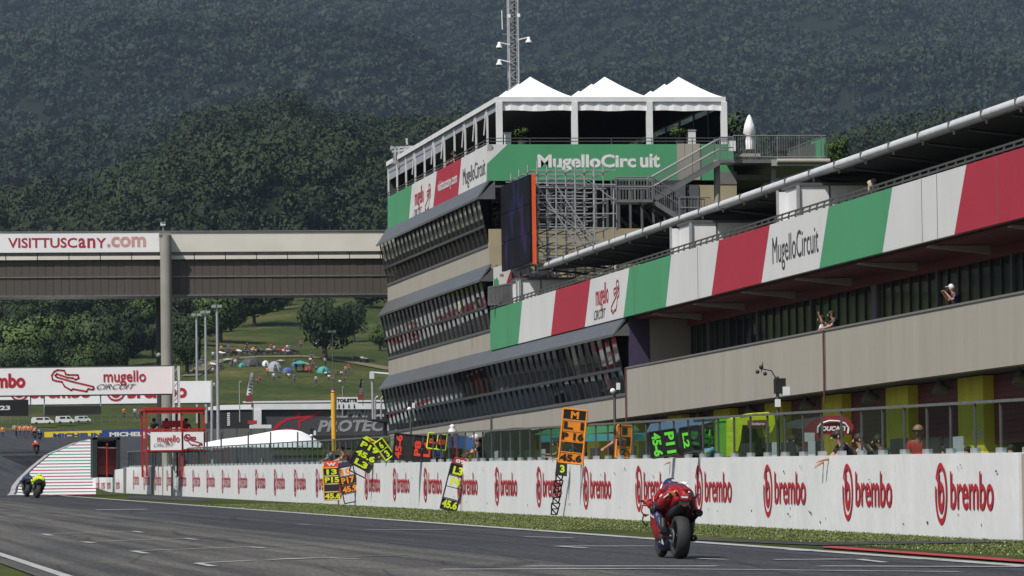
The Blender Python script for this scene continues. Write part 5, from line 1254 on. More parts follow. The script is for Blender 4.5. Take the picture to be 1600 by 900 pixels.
for px in (529.5, 536.5, 545, 553.5):
    c = w(px, 634.5, Y-.02); q.box((c.x-.04, Y-.03, c.z-.12), (c.x+.04, Y-.015, c.z+.03)); q.ball((c.x, Y-.025, c.z+.09), .04, 6, 4)
part('symbols', q, MT['black'], o); q = MB(); q.tube(w(530, 638, Y+.1), w(530, 705, Y+.1), .03, n=4); q.tube(w(555, 638, Y+.1), w(555, 705, Y+.1), .03, n=4); part('posts', q, MT['steel_dark'], o)
o = thing('dark_awning_sign', 'black awning sign at the foot of the building beside the grey letters', 'sign', w(592, 700, 310.)); Y = 310.
part('panel', MB().slab([w(580, 656, Y), w(612, 661, Y), w(612, 641, Y), w(580, 643, Y)], (0, 2, 0)), MT['black_matt'], o)
q = MB(); a = w(583, 651, Y-.02); text(q, 'DAINESE', a, (w(600, 651, Y).x-a.x, 0, 0), (0, 0, .16), .03); part('lettering', q, MT['text_white'], o); part('post', MB().tube(w(602, 700, Y+.4), w(602, 660, Y+.4), .12, n=6), MT['black'], o)
def lamp(px, ytop, ybot, Y, lb, nh=2, r=.1, grp='tall floodlight poles behind the start gantry', sz=1.0, lm='galv'):
    o = thing('light_pole', lb, 'light pole', w(px+(ybot-ytop)*.014, ybot, Y), grp); t = w(px, ytop, Y)
    part('pole', MB().tube((t.x, Y, w(px, ybot, Y).z-1), t, r*1.3, r*.8, n=8), MT[lm], o)
    for i in range(nh):
        s = (-1 if i % 2 else 1); q = MB(); c = t+Vector((s*.2*sz, 0, .05*sz)); q.tube(t, c, .04, n=4); q.box((c.x-.16*sz, Y-.2, c.z-.09*sz), (c.x+.12*sz, Y+.2, c.z+.10*sz)); part('lamp_head', q, MT[lm], o)
lamp(307, 493, 640, 350, 'shortest and leftmost of the three tall grey floodlight poles'); lamp(321, 489, 640, 340, 'middle of the three tall grey floodlight poles'); lamp(339, 480, 668, 320, 'tallest and rightmost of the three grey floodlight poles')
lamp(519, 519, 612, 330, 'dark double headed lamp post above the yellow pole', 2, .03, None, .8, 'frame_grey')
lamp(374, 597, 640, 380, 'thin lamp post with one small head left of the leaning feather flag', 1, .04, None, .5)
lamp(535, 605, 630, 380, 'thin short pole on the grass above the toilet sign', 1, .03, None, .3)
o = thing('camera_crane', 'white pole with a horizontal arm reaching the left edge of the building', 'pole', w(582, 650, 300.)); Y = 300.
q = MB(); q.tube(w(583, 655, Y), w(581.5, 585, Y), .09, n=6); part('pole', q, MT['galv'], o); part('arm', MB().tube(w(579, 582, Y), w(612, 585, Y), .08, n=6), MT['white_metal'], o); part('head', MB().box(tuple(w(578, 592, Y)-Vector((0, .2, 0))), tuple(w(584, 581, Y)+Vector((0, .2, 0)))), MT['white_metal'], o)
for i, px in enumerate((586.5, 595.5)):
    o = thing('bent_lamp', ('left' if i == 0 else 'right')+' of two small curved lamp posts beside the building corner', 'lamp', w(px, 650, 305.), 'small curved lamps by the building corner'); q = MB(); q.path([w(px, 655, 305.), w(px, 624, 305.), w(px+1, 621, 305.), w(px+4, 619, 305.)], .06, 5); part('post', q, MT['galv'], o)
def feather(px, y0, y1, lean, m, lb, Y):
    o = thing('feather_flag', lb, 'flag', w(px, y0, Y)); n = 8; q = MB()
    vs = []
    for i in range(n+1):
        t = i/n; c = px+lean*t; ww = (4.8 if m != 'grey' else 3)*math.sin(math.pi*min(.92, .25+t*.7))**.6; y_ = y0+(y1-y0)*t
        vs += [w(c-ww, y_, Y+.2*math.sin(t*6)), w(c+ww*.7, y_, Y)]
    q.add(vs, [(2*i, 2*i+1, 2*i+3, 2*i+2) for i in range(n)], 0, True)
    me = part('flag_cloth', q, [MT['white_cloth'] if m != 'grey' else MT['dark_cloth']], o)
    q = MB(); 
    for k in range(6): t = .25+k*.11; c = w(px+lean*t-2.6, y0+(y1-y0)*t, Y-.02); q.box((c.x, Y-.05, c.z), (c.x+5.2/FPX*Y, Y-.03, c.z+.12))
    part('print', q, MT['dark_cloth'] if m != 'grey' else MT['lilac'], o)
    q = MB(); q.add([w(px-5, y0, Y-.03), w(px+4, y0, Y-.03), w(px+5, y0-12, Y-.03), w(px-4, y0-10, Y-.03)], [(0,1,2,3)]); part('base_print', q, MT['maroon'], o)
    q = MB(); q.tube(w(px+4, y0+10, Y), w(px+lean+4, y1, Y), .04, n=4); part('pole', q, MT['steel_dark'], o)
feather(389, 628, 582, 5, 'w', 'white and dark red feather flag leaning above the black tent', 385.); feather(563, 624, 592, 2, 'grey', 'dark grey feather flag left of the building corner', 385.)
# barriers far left
Y = Gt(110, 684).y+2
def tb(px0, px1, y0a, y1a, y0b, y1b, m, lb, txt, tx0, tx1, mt='text_white'):
    o = thing('tyre_barrier', lb, 'barrier', w((px0+px1)/2, y1a, Y))
    n = max(2, int((px1-px0)/12))
    for i in range(n):
        t0, t1 = i/n, (i+1)/n; f = lambda t, a, b: a+(b-a)*t
        part('cover_panel', MB().slab([w(px0+(px1-px0)*t0+.15, f(t0, y1a, y1b)+2, Y), w(px0+(px1-px0)*t1, f(t1, y1a, y1b)+2, Y), w(px0+(px1-px0)*t1, f(t1, y0a, y0b), Y), w(px0+(px1-px0)*t0+.15, f(t0, y0a, y0b), Y)], (0, 1, 0)), MT[m], o)
    q = MB(); a = w(tx0, (y1a+y1b)/2-.6, Y-.04); text(q, txt, a, (w(tx1, 0, Y).x-a.x, 0, 0), (0, 0, w(0, 676, Y).z-w(0, 683, Y).z), .05); part('lettering', q, MT[mt], o)
tb(70, 159, 675, 685, 672.5, 684, 'yellow_bright', 'yellow tyre barrier at the far end of the track', 'MICHELIN', 83, 152, 'michelin_blue')
tb(159.5, 233, 672.5, 683.5, 669.5, 682, 'michelin_blue', 'blue tyre barrier right of the yellow one', 'MICHELIN', 171, 231)
# black shed with red crates at the end of the wall
Y = yat(193, WX, 740)+9; o = thing('black_shed', 'black open shelter holding red crates at the end of the pit wall', 'shelter', w(166, 744, Y))
part('back', MB().slab([w(145, 746, Y+2), w(188, 746, Y+2), w(188, 684, Y+2), w(145, 684, Y+2)], (0, .1, 0)), MT['black_matt'], o)
part('left_side', MB().slab([w(145, 746, Y), w(152, 746, Y), w(152, 683.5, Y), w(145, 684, Y)], (0, 1.9, 0)), MT['black_matt'], o); part('right_side', MB().slab([w(182, 746, Y), w(188, 746, Y), w(188, 683.5, Y), w(182, 684, Y)], (0, 1.9, 0)), MT['black_matt'], o)
part('roof', MB().slab([w(145, 687, Y), w(188, 687, Y), w(188, 683, Y), w(145, 683.5, Y)], (0, 1.9, 0)), MT['black_matt'], o)
part('white_rail', MB().tube(w(152, 699, Y+.3), w(183, 700, Y+.3), .04, n=5), MT['white_metal'], o)
q = MB(); q.tube(w(167, 745, Y+.2), w(167, 697, Y+.2), .04, n=5); q.ball(w(167.5, 694, Y+.2), .1, 8, 5); part('red_pole', q, MT['red_paint'], o)
for i, px in enumerate((153, 168)):
    for j in range(3):
        a, b = w(px, 741-j*13.5, Y+1), w(px+13.5, 729-j*13.5, Y+1); c = thing('red_crate', 'red crate %s in the %s stack inside the black shelter' % (('at the bottom', 'in the middle', 'on top')[j], ('left', 'right')[i]), 'crate', (a.x, Y+1, a.z), 'red crates in the black shelter')
        part('side', MB().box((a.x, Y+1, a.z), (b.x, Y+1.6, b.z)), MT['maroon'], c); part('rim', MB().box((a.x-.02, Y+.97, b.z), (b.x+.02, Y+1.62, b.z+.05)), MT['red_paint'], c)
q = MB(); q.tube(w(193, 728, Y-8), w(193, 760, Y-8), .1, n=6)
# cars and trucks beyond the barrier, far left
def van(px, py, Wp, Hp, m, lb, Yv):
    a = w(px, py, Yv); L_ = Wp/FPX*Yv; H_ = Hp/FPX*Yv; o = thing('parked_van', lb, 'van', a, 'vehicles parked beyond the track end'); x, z = a.x, a.z
    q = MB(); pr = [(0, .18), (0, .8), (.06, 1), (.74, 1), (.86, .62), (1, .5), (1, .18)]
    q.slab([(x+L_*u_, Yv, z+H_*v_) for u_, v_ in pr], (0, 1.9, 0)); part('body', q, MT[m], o)
    q = MB(); q.slab([(x+L_*u_, Yv-.01, z+H_*v_) for u_, v_ in [(.58, .62), (.58, .9), (.72, .9), (.82, .62)]], (0, .02, 0)); q.slab([(x+L_*u_, Yv-.01, z+H_*v_) for u_, v_ in [(.2, .62), (.2, .88), (.5, .88), (.5, .62)]], (0, .02, 0)); part('window', q, MT['black'], o)
    for u_ in (.2, .8): part('wheel', MB().lathe([(0, -.1), (H_*.17, -.1), (H_*.17, .12), (0, .12)], (x+L_*u_, Yv, z+H_*.17), 'y', 12), MT['rubber'], o)
Yv = 640.
van(50, 663, 34, 11, 'white_paint', 'white van nearest the left among the vehicles under the black boards', Yv); van(88, 662, 28, 12, 'white_paint', 'white van in the middle of the vehicles beyond the track end', Yv+6); van(118, 660, 24, 10, 'white_metal', 'grey white van at the right of the vehicles under the gantry', Yv+12); van(20, 672, 36, 8, 'grey_cloth', 'low grey car half hidden behind the barrier at far left', Yv-12)
# far fences
o = thing('spectator_fence', 'wire mesh spectator fence with thin posts beyond the track end', 'fence', w(150, 670, 650.)); q = MB()
for i in range(22):
    px = -10+i*13; p = w(px, 668, 655.); q.tube((p.x, 655, p.z-1), (p.x, 655, p.z+1.6), .04, n=4)
for h in (0, .8, 1.5): q.tube(w(-10, 668, 655.)+Vector((0, 0, h)), w(270, 664, 655.)+Vector((0, 0, h)), .03, n=4)
part('posts_and_wires', q, MT['steel'], o, kind='stuff')
# houses on the far slope and the pale streak on the ridge
def house(px, py, wd, ht, lb):
    a = P(px, py, y=2700.); s = 2700./FPX; o = thing('hill_house', lb, 'house', a); x0, x1 = a.x-wd*s/2, a.x+wd*s/2; H_ = ht*s
    part('wall', MB().box((x0, a.y, a.z-4), (x1, a.y+9, a.z+H_*.6)), MT['house_wall'], o)
    q = MB(); zz = a.z+H_*.6; q.slab([(x0-.5, a.y-.5, zz), (x1+.5, a.y-.5, zz), (x1-1, a.y-.5, a.z+H_), (x0+1, a.y-.5, a.z+H_)], (0, 10, 0)); part('roof', q, MT['terracotta'], o)
    q = MB()
    for k in range(3): xx = x0+(x1-x0)*(k+.5)/3; q.box((xx-.5, a.y-.1, a.z+.2), (xx+.5, a.y-.02, a.z+1.9))
    part('windows', q, MT['black'], o)
house(681, 196, 24, 12, 'pale yellow country house on the far slope just left of the marquee'); house(640, 200, 16, 9, 'small reddish house left of the pale yellow country house'); house(604, 199, 9, 5, 'tiny far house at the edge of the wooded ridge')
# ================================================================== SKINNED FIGURES
def skin(name, J, E, m, parent, sub=1, loc=None, smooth=True):
    """J: {key: (co, radius)}, E: edges between keys; first key is the root"""
    ks = list(J); me = bpy.data.meshes.new(name); me.from_pydata([J[k][0] for k in ks], [(ks.index(a), ks.index(b)) for a, b in E], []); me.materials.append(m)
    o = bpy.data.objects.new(name, me); COL.objects.link(o); o.parent = parent
    if loc: o.location = loc
    md = o.modifiers.new('skin', 'SKIN'); md.use_smooth_shade = smooth; md.branch_smoothing = .4
    for i, k in enumerate(ks):
        r = J[k][1]; r = (r, r) if not hasattr(r, '__len__') else r
        o.data.skin_vertices[0].data[i].radius = r; o.data.skin_vertices[0].data[i].use_root = (i == 0)
    if sub: s = o.modifiers.new('sub', 'SUBSURF'); s.levels = sub; s.render_levels = sub
    BASE[o.name] = Vector((0, 0, 0)); return o
def person(label, loc, rz=0, pose=None, shirt='dark_cloth', trousers='denim', skinm='skin', hair='hair', cap=None, group=None, scale=1, detail=1, sleeve='short', glasses=False):
    t = thing('person', label, 'person', loc, group, world=False, rz=rz); t.scale = (scale,)*3
    J = dict(pel=(0,0,.95), sp=(0,.0,1.12), ch=(0,.01,1.32), nk=(0,.01,1.47), hd=(0,.02,1.58), tp=(0,.02,1.70))
    for s, n in ((-1, 'l'), (1, 'r')):
        J.update({n+'sh': (s*.17,0,1.40), n+'el': (s*.24,.0,1.12), n+'wr': (s*.25,.08,.88), n+'hip': (s*.09,0,.9), n+'kn': (s*.10,.02,.5), n+'an': (s*.10,-.01,.09), n+'to': (s*.12,.15,.04)})
    J.update(pose or {})
    V_ = lambda k: Vector(J[k])
    R = dict(pel=.12, sp=.115, ch=.13, nk=.055, hd=(.088,.1), tp=.06, sh=.062, el=.043, wr=.03, hip=.09, kn=.058, an=.042, to=.035)
    r = lambda k: R.get(k) or R[k[1:]]
    B = {'ch': (J['ch'], .115), 'sp': (J['sp'], .10), 'pel': (J['pel'], .105), 'nk': (J['nk'], .052), 'hd': (J['hd'], (.082, .098)), 'tp': (J['tp'], (.06, .07))}
    E = [('ch','sp'), ('sp','pel'), ('ch','nk'), ('nk','hd'), ('hd','tp')]
    hz = V_('hd'); fw = (V_('hd')-V_('nk')); 
    for n in 'lr':
        for k in ('sh', 'el', 'wr', 'hip', 'kn', 'an', 'to'): B[n+k] = (J[n+k], r(n+k)*(.9 if k in ('sh', 'hip') else 1))
        d = (V_(n+'wr')-V_(n+'el')).normalized(); a = d.cross(Vector((0, 0, 1)) if abs(d.z) < .9 else Vector((0, 1, 0))).normalized(); b = d.cross(a)
        pm = V_(n+'wr')+d*.06; B[n+'pm'] = (pm, (.036, .02))
        E += [('ch', n+'sh'), (n+'sh', n+'el'), (n+'el', n+'wr'), (n+'wr', n+'pm'), ('pel', n+'hip'), (n+'hip', n+'kn'), (n+'kn', n+'an'), (n+'an', n+'to')]
        if detail:
            for i, (o_, L_) in enumerate(((-.03, .065), (-.01, .08), (.01, .075), (.03, .055))):
                B[n+'f%d' % i] = (pm+a*o_+d*.035, .010); B[n+'g%d' % i] = (pm+a*o_*1.15+d*L_+b*.02, .0085); E += [(n+'pm', n+'f%d' % i), (n+'f%d' % i, n+'g%d' % i)]
            B[n+'t1'] = (V_(n+'wr')+a*.035+d*.035, .012); B[n+'t2'] = (V_(n+'wr')+a*.055+d*.07, .009); E += [(n+'wr', n+'t1'), (n+'t1', n+'t2')]
    skin('body', B, E, MT[skinm], t)
    C = {'ch': (J['ch'], (.165, .135)), 'sp': (J['sp'], (.15, .12)), 'pel': (J['pel'], (.15, .12)), 'nk': (Vector(J['nk'])*.6+Vector(J['ch'])*.4, .08)}; E2 = [('ch', 'sp'), ('sp', 'pel'), ('ch', 'nk')]
    for n in 'lr':
        C[n+'sh'] = (J[n+'sh'], .078); C[n+'e'] = (V_(n+'sh').lerp(V_(n+'el'), .75), .062); E2 += [('ch', n+'sh'), (n+'sh', n+'e')]
        if sleeve == 'long': C[n+'el'] = (J[n+'el'], .056); C[n+'w'] = (V_(n+'el').lerp(V_(n+'wr'), .9), .042); E2 += [(n+'e', n+'el'), (n+'el', n+'w')]
    skin('shirt', C, E2, MT[shirt], t)
    D = {'pel': (J['pel'], (.15, .125))}; E3 = []
    for n in 'lr':
        D[n+'hip'] = (J[n+'hip'], .1); D[n+'kn'] = (J[n+'kn'], .072); D[n+'an'] = (V_(n+'an')+Vector((0, 0, .03)), .06); E3 += [('pel', n+'hip'), (n+'hip', n+'kn'), (n+'kn', n+'an')]
    skin('trousers', D, E3, MT[trousers], t)
    for n in 'lr':
        q = MB(); c = V_(n+'an').lerp(V_(n+'to'), .5); q.ball((c.x, c.y, .045), (.05, .13, .045), 8, 5); part('shoe', q, MT['black'], t)
    h = V_('hd'); q = MB(); q.ball(h+Vector((0, -.018, .04)), (.095, .105, .10), 12, 7); 
    hm = part('cap' if cap else 'hair', q, MT[cap] if cap else MT[hair], t)
    if cap: q = MB(); q.ball(h+Vector((0, .10, .05)), (.07, .08, .012), 10, 4); part('peak', q, MT[cap], hm)
    if detail:
        q = MB(); q.add([h+Vector(v) for v in ((-.018, .09, -.02), (.018, .09, -.02), (0, .125, -.03), (0, .092, .03))], [(0,1,2), (0,2,3), (1,3,2)]); part('nose', q, MT[skinm], t)
        if glasses: q = MB(); q.box((h.x-.075, h.y+.075, h.z+.005), (h.x-.008, h.y+.105, h.z+.045)); q.box((h.x+.008, h.y+.075, h.z+.005), (h.x+.075, h.y+.105, h.z+.045)); q.box((h.x-.09, h.y-.02, h.z+.028), (h.x+.09, h.y+.095, h.z+.04)); part('sunglasses', q, MT['black'], t)
        else:
            q = MB()
            for s in (-1, 1): q.ball(h+Vector((s*.032, .088, .02)), (.012, .008, .007), 6, 4)
            part('eyes', q, MT['black'], t)
        q = MB(); q.ball(h+Vector((0, .088, -.058)), (.025, .008, .006), 6, 4); part('mouth', q, MT['maroon'], t)
        q = MB()
        for s in (-1, 1): q.ball(h+Vector((s*.09, -.005, 0)), (.012, .02, .03), 6, 5)
        part('ears', q, MT[skinm], t)
    return t
def bent(a, arms):      # body bent forward by a, arms given as (elbow, wrist) per side relative to shoulders
    ca, sa = math.cos(a), math.sin(a); R = lambda y, z: (y*ca+(z-.95)*sa, .95+(z-.95)*ca-y*sa)
    J = {}
    for k, x, y, z in (('sp',0,0,1.12), ('ch',0,.01,1.32), ('nk',0,.03,1.46), ('lsh',-.17,0,1.40), ('rsh',.17,0,1.40)):
        yy, zz = R(y, z); J[k] = (x, yy, zz)
    n = Vector(J['nk']); J['hd'] = tuple(n+Vector((0, .05, .105))); J['tp'] = tuple(n+Vector((0, .055, .215)))
    for s, (e, w_) in zip('lr', arms):
        b = Vector(J[s+'sh']); J[s+'el'] = tuple(b+Vector(e)); J[s+'wr'] = tuple(b+Vector(w_))
    return J
OVER = [((-.06, .16, -.2), (-.02, .40, -.26)), ((.06, .16, -.2), (.0, .38, -.32))]
HOLD = [((-.02, .2, -.12), (0, .46, -.1)), ((.02, .2, -.14), (0, .46, -.22))]
HOLDUP = [((-.02, .24, -.04), (.02, .50, .04)), ((.02, .22, -.12), (.0, .48, -.2))]
UPARM = [((-.06, .12, -.18), (.03, .26, .02)), ((.06, .12, -.18), (-.03, .26, .02))]
def crew(px, py, lb, pose, a=.45, rz=math.pi/2, dx=.55, **kw):
    X = WX+(dx+.25 if dx > .45 else dx-.02); y = yat(px, X, py); p = P(px, py, x=X); g = y*G
    J = bent(a, pose); zt_ = J['hd'][2]; sc = max(.93, min(1.12, (p.z-g-.12)/zt_)); 
    return person(lb, (X+J['hd'][1]*sc, y, p.z-zt_*sc), rz, J, scale=sc, **kw)
crew(1308, 683, 'dark haired man in sunglasses leaning his bare forearms over the wall under the red booth', OVER, .5, shirt='black', skinm='skin', glasses=True, dx=.25)
crew(1341, 688, 'man behind the glass raising both hands to a phone, right of the leaning man', UPARM, .15, shirt='grey_cloth', skinm='skin', dx=.5)
crew(1371, 690, 'photographer in dark clothes crouched behind the glass with a camera', UPARM, .3, shirt='dark_cloth', sleeve='long', dx=.6)
crew(1428, 676, 'bald man with sunglasses in a red shirt standing behind the glass screen', [((-.05,.05,-.26),(0,.2,-.44)), ((.05,.05,-.26),(0,.2,-.44))], .05, rz=2.6, shirt='red_cloth', hair='skin', glasses=True, dx=.9)
crew(1103, 690, 'crew member in pale blue vest behind the black board with green figures', HOLD, .3, shirt='lightblue_cloth', dx=.6)
crew(962, 676, 'crew member in dark red top stretching both arms out to hold the orange pit board', HOLDUP, .35, shirt='maroon', dx=.4, rz=2.35)
crew(887, 690, 'crew member in navy top leaning behind the orange pit board', OVER, .45, shirt='navy', dx=.45)
crew(742, 686, 'crew member with white cap in black shirt lowering the board with number 89', OVER, .35, shirt='black', cap='white_cloth', dx=.5)
crew(673, 686, 'crew member in dark blue top holding the black board with red figures', HOLDUP, .35, shirt='blue_cloth', dx=.4)
crew(595, 700, 'crew member with white cap bending low over the wall behind the yellow lettered board', OVER, .8, shirt='navy', cap='white_cloth', dx=.35)
crew(562, 704, 'crew member in black bending over the wall with arms out beside the P19 board', OVER, .8, shirt='black', dx=.35)
crew(533, 702, 'crew member in dark red leaning over the wall above the red headed board', OVER, .7, shirt='maroon', dx=.35)
crew(512, 702, 'crew member in grey behind the glass left of the red headed board', OVER, .3, shirt='grey_cloth', dx=.8)
crew(1238, 690, 'seated looking crew member in dark clothes behind the glass right of the neon inflatable', OVER, .5, shirt='dark_cloth', dx=1.2)
crew(870, 694, 'crew member in black behind the glass left of the orange pit board', HOLD, .3, shirt='black', dx=.9)
crew(1075, 694, 'crew member in black with yellow gloves between the two green figured boards', HOLD, .3, shirt='black', dx=.4)
def onfloor(px, py, X, lb, pose, a, rz, **kw):
    p = P(px, py, x=X); J = bent(a, pose); return person(lb, (p.x+J['hd'][1]*0, p.y, p.z-J['hd'][2]), rz, J, **kw)
onfloor(1496, 451, FX+.75, 'man in dark blue shirt and white cap at the parapet, hands raised to his face', UPARM, .2, math.pi/2, shirt='navy', cap='white_cloth')
onfloor(1294, 499, FX+.72, 'person in white shirt waving one hand over the parapet above the drain pipe', [((-.12,.12,.05),(-.1,.2,.25)), ((.05,.12,-.2),(0,.3,-.25))], .3, math.pi/2, shirt='white_cloth')
onfloor(1311, 492, FX+.75, 'person in black leaning on the parapet beside the one in white', OVER, .35, math.pi/2, shirt='black')
onfloor(716, 240, FX+.6, 'person in black leaning on the tower roof railing above the red banner', OVER, .3, math.pi/2, shirt='black')
for i, (px, dy, sh, lb) in enumerate(((242, .5, 'black', 'marshal in black at the left side of the red framed platform'), (260, 1.4, 'dark_cloth', 'marshal behind the red desk of the platform'), (289, .9, 'red_cloth', 'marshal in red at the right end of the red desk'))):
    p = P(px, 657, y=YCAB+dy); person(lb, (p.x, p.y, p.z-1.58), 2.6+i*.5, bent(.1, OVER), shirt=sh, detail=0)
for px, X_, sh, where in ((1580, 29, 'dark_cloth', 'nearest to the right border, before the open garage'), (1512, 30, 'black', 'just left of the pier numbered 15'), (1475, 27.5, 'red_cloth', 'between the two rightmost yellow piers'), (1392, 29, 'white_cloth', 'left of the second yellow pier'), (1352, 27, 'black', 'right of the dark red booth'), (1262, 26, 'grey_cloth', 'under the left roof of the dark red booth'), (1222, 27, 'dark_cloth', 'between the neon inflatable and the red booth'),
    (1172, 26, 'black', 'inside the neon inflatable arch'), (1020, 27, 'white_cloth', 'left of the P11 board'), (990, 26, 'dark_cloth', 'right of the outstretched arms'), (838, 27, 'black', 'left of the orange board by the green canopy'), (812, 26, 'dark_cloth', 'in front of the black domed tent'), (778, 26, 'white_cloth', 'at the left end of the black domed tent'), (728, 26, 'navy', 'in front of the blue canopy'), (702, 25, 'black', 'just right of the sideways black board'), (628, 26, 'red_cloth', 'behind the sideways black board'), (480, 26, 'dark_cloth', 'right of the white marquee')):
    y_ = yat(px, X_, 690); person('crew member in %s %s' % ({'dark_cloth':'dark grey','black':'black','red_cloth':'red','white_cloth':'white','grey_cloth':'grey','navy':'navy'}[sh], where), (X_, y_, y_*G), 1.6+random.random(), None, shirt=sh, group='crew standing in the pit lane', detail=0)
# ------------------------------------------------------------------ covered cameras, poles with devices
def covered(px, py, X, lb):
    p = P(px, py+1, x=X); o = thing('covered_camera', lb, 'camera', p, 'cameras under beige rain covers'); q = MB(); rings = []
    for k, (r, h) in enumerate(((.05, -.24), (.09, -.14), (.10, 0), (.09, .1), (.11, .18), (.05, .23))): rings.append([(p.x+r*math.cos(t)*(1+.1*math.sin(3*t+k)), p.y+r*1.2*math.sin(t), p.z+h) for t in [2*math.pi*i/10 for i in range(10)]])
    q.loft(rings); part('cover', q, MT['house_wall'], o); part('lens', MB().tube((p.x+.02, p.y-.1, p.z+.2), (p.x, p.y-.42, p.z+.2), .06, n=8), MT['black'], o); part('mount', MB().tube((p.x, p.y, p.z-.3), (p.x, p.y, p.z-.9), .04, n=6), MT['steel_dark'], o)
covered(1361, 293, FX+.1, 'beige covered camera on the terrace railing above the green banner panel'); covered(964, 423, FX+.1, 'beige covered camera on the terrace railing near the mugello logo panel'); covered(719, 478, FX-.6, 'beige covered camera outside the middle window band of the tower')
def devpole(px, ytop, lb, kind):
    X = WX+.3; y = yat(px, X, 680); o = thing('device_pole', lb, 'pole', (X, y, y*G+WT)); t = P(px, ytop, x=X)
    part('pole', MB().tube((X, y, y*G), (X, y, t.z), .035, n=6), MT['steel_dark'], o)
    if kind == 0:
        part('black_box', MB().box((X-.06, y-.1, t.z-.36), (X+.16, y+.1, t.z-.04)), MT['black'], o); part('white_box', MB().box((X+.09, y-.2, t.z-.4), (X+.22, y-.02, t.z-.22)), MT['white_paint'], o); part('white_box', MB().box((X-.06, y-.15, t.z-.64), (X+.03, y+.0, t.z-.48)), MT['white_paint'], o)
        q = MB(); q.path([(X, y, t.z-.1), (X-.12, y, t.z+.12), (X-.32, y, t.z+.16)], .015, 4); q.ball((X-.34, y, t.z+.2), .05, 6, 4); q.ball((X-.26, y, t.z+.06), .045, 6, 4); q.ball((X-.42, y, t.z+.1), .045, 6, 4); q.tube((X-.34, y, t.z+.1), (X-.3, y, t.z+.3), .012, n=4); part('wind_gauge', q, MT['black'], o)
    elif kind == 1:
        part('dome_housing', MB().ball((X-.05, y-.05, t.z+.02), .07, 10, 6), MT['white_paint'], o); part('white_box', MB().box((X+.05, y-.1, t.z+.05), (X+.13, y+.05, t.z+.22)), MT['white_paint'], o); part('black_box', MB().box((X-.08, y, t.z+.1), (X+.07, y+.1, t.z+.3)), MT['black'], o)
    elif kind == 2: part('horn', MB().lathe([(.06, -.1), (.13, .0), (.13, .12), (.06, .2), (.1, .25), (.02, .3)], (X, y, t.z), n=10), MT['white_paint'], o)
devpole(1216, 588, 'pole with black box, two white boxes and a wind gauge standing on the pit wall', 0)
devpole(961, 612, 'pole with white dome camera and boxes below the end of the leaning windows', 1); devpole(642, 640, 'thin pole with small white dome camera in front of the window band', 1)
devpole(707, 678, 'short pole with white horn loudspeaker behind the black board with red figures', 2); devpole(768, 650, 'bare thin pole left of the grey box pole in front of the parapet', 3); devpole(488, 682, 'pole with small white device near the right end of the white marquee', 1)
# ================================================================== PIT BOARDS
def board(px, py, w_, h_, tilt, lb, rows, frame='black', header=None, dx=-.28, rot=0, holes=()):
    X = WX+dx; y = yat(px, X, py); c = P(px, py, x=X); s = (c-CAM).dot(_f)/FPX; W_, H_ = w_*s, h_*s
    t = math.radians(tilt+rot); U = Vector((math.cos(t), 0, -math.sin(t))); V = Vector((math.sin(t), 0, math.cos(t))); N = Vector((0, -1, 0))
    o = thing('pit_board', lb, 'pit board', c, 'pit boards held out over the wall'); q = MB(); r = .018
    cr = [c-U*W_/2-V*H_/2, c+U*W_/2-V*H_/2, c+U*W_/2+V*H_/2, c-U*W_/2+V*H_/2]
    for i in range(4): q.tube(cr[i], cr[(i+1) % 4], r*1.3, n=5)
    n = len(rows)
    for i in range(1, n): p = c-U*W_/2+V*(H_/2-H_*i/n); q.tube(p, p+U*W_, r, n=4)
    part('frame', q, MT[frame], o)
    for i, (tx, bg, fg) in enumerate(rows):
        z1 = H_/2-H_*i/n-.02; z0 = H_/2-H_*(i+1)/n+.02
        if bg: part('number_plate', MB().slab([c-U*W_*.48+V*z0, c+U*W_*.48+V*z0, c+U*W_*.48+V*z1, c-U*W_*.48+V*z1], -N*.012), MT[bg], o)
        if tx:
            asp = {1: .34, 2: .6, 3: .84}.get(len(tx), .92); q = MB(); a = c-U*W_*asp/2+V*(z0+(z1-z0)*.10)+N*.012
            text(q, tx, a, U*W_*asp, V*(z1-z0)*.80, .045); part('figures', q, MT[fg], o)
    if header:
        q = MB(); e = .55
        q.slab([cr[3], cr[2], cr[2]-U*W_*.14+V*header[0]*s, cr[3]+U*W_*.14+V*header[0]*s], -N*.03); part('header_plate', q, MT[header[1]], o)
        if len(header) > 2:
            q = MB(); text(q, header[2], c-U*W_*.28+V*(H_/2+header[0]*s*.25)+N*.014, U*W_*.56, V*header[0]*s*.5, .03); part('header_lettering', q, MT[header[3]], o)
    return o, c, U, V, W_, H_
Y_, O_, R_ = 'neon', 'orange', 'neon_red'
board(519, 756, 27, 50, -2, 'board with red rounded top and yellow figures P15 and 45.6 against the wall', [('13','black',Y_), ('P15','black',Y_), (None,'black_matt',None), ('45.6','black',Y_)], 'yellow', header=(11, 'neon_red', 'w', 'text_white'))
board(545, 757, 25, 56, -11, 'leaning black board with purple top and orange red figures P17 and 45.9', [('10',None,O_), ('P17','black',O_), ('45.9','black',O_), (None,None,None)], 'black', header=(8, 'purple_panel'))
board(571, 712, 36, 42, 29, 'tilted black board with neon figures P19, 45.6 and L3 and yellow edged top', [('P19','black',Y_), ('45.6','black',Y_), ('L3','black',Y_)], 'black', header=(7, 'neon', 'w', 'red_paint'))
board(562, 735, 30, 14, 27, 'empty black frame hanging below the tilted neon lettered board', [(None,None,None)], 'black', dx=-.22)
board(600, 702, 16, 32, -36, 'small skewed board with neon figures right of the P19 board', [('6','black',Y_), ('3','black',Y_)], 'neon', dx=-.1)
board(645, 700, 40, 60, -84, 'black board turned on its side with red figures P8, L4 and 45.6', [('L4','black',R_), ('P8','black',R_), (None,'black_matt',None), ('45-6','black',R_)][::-1], 'black', dx=-.3)
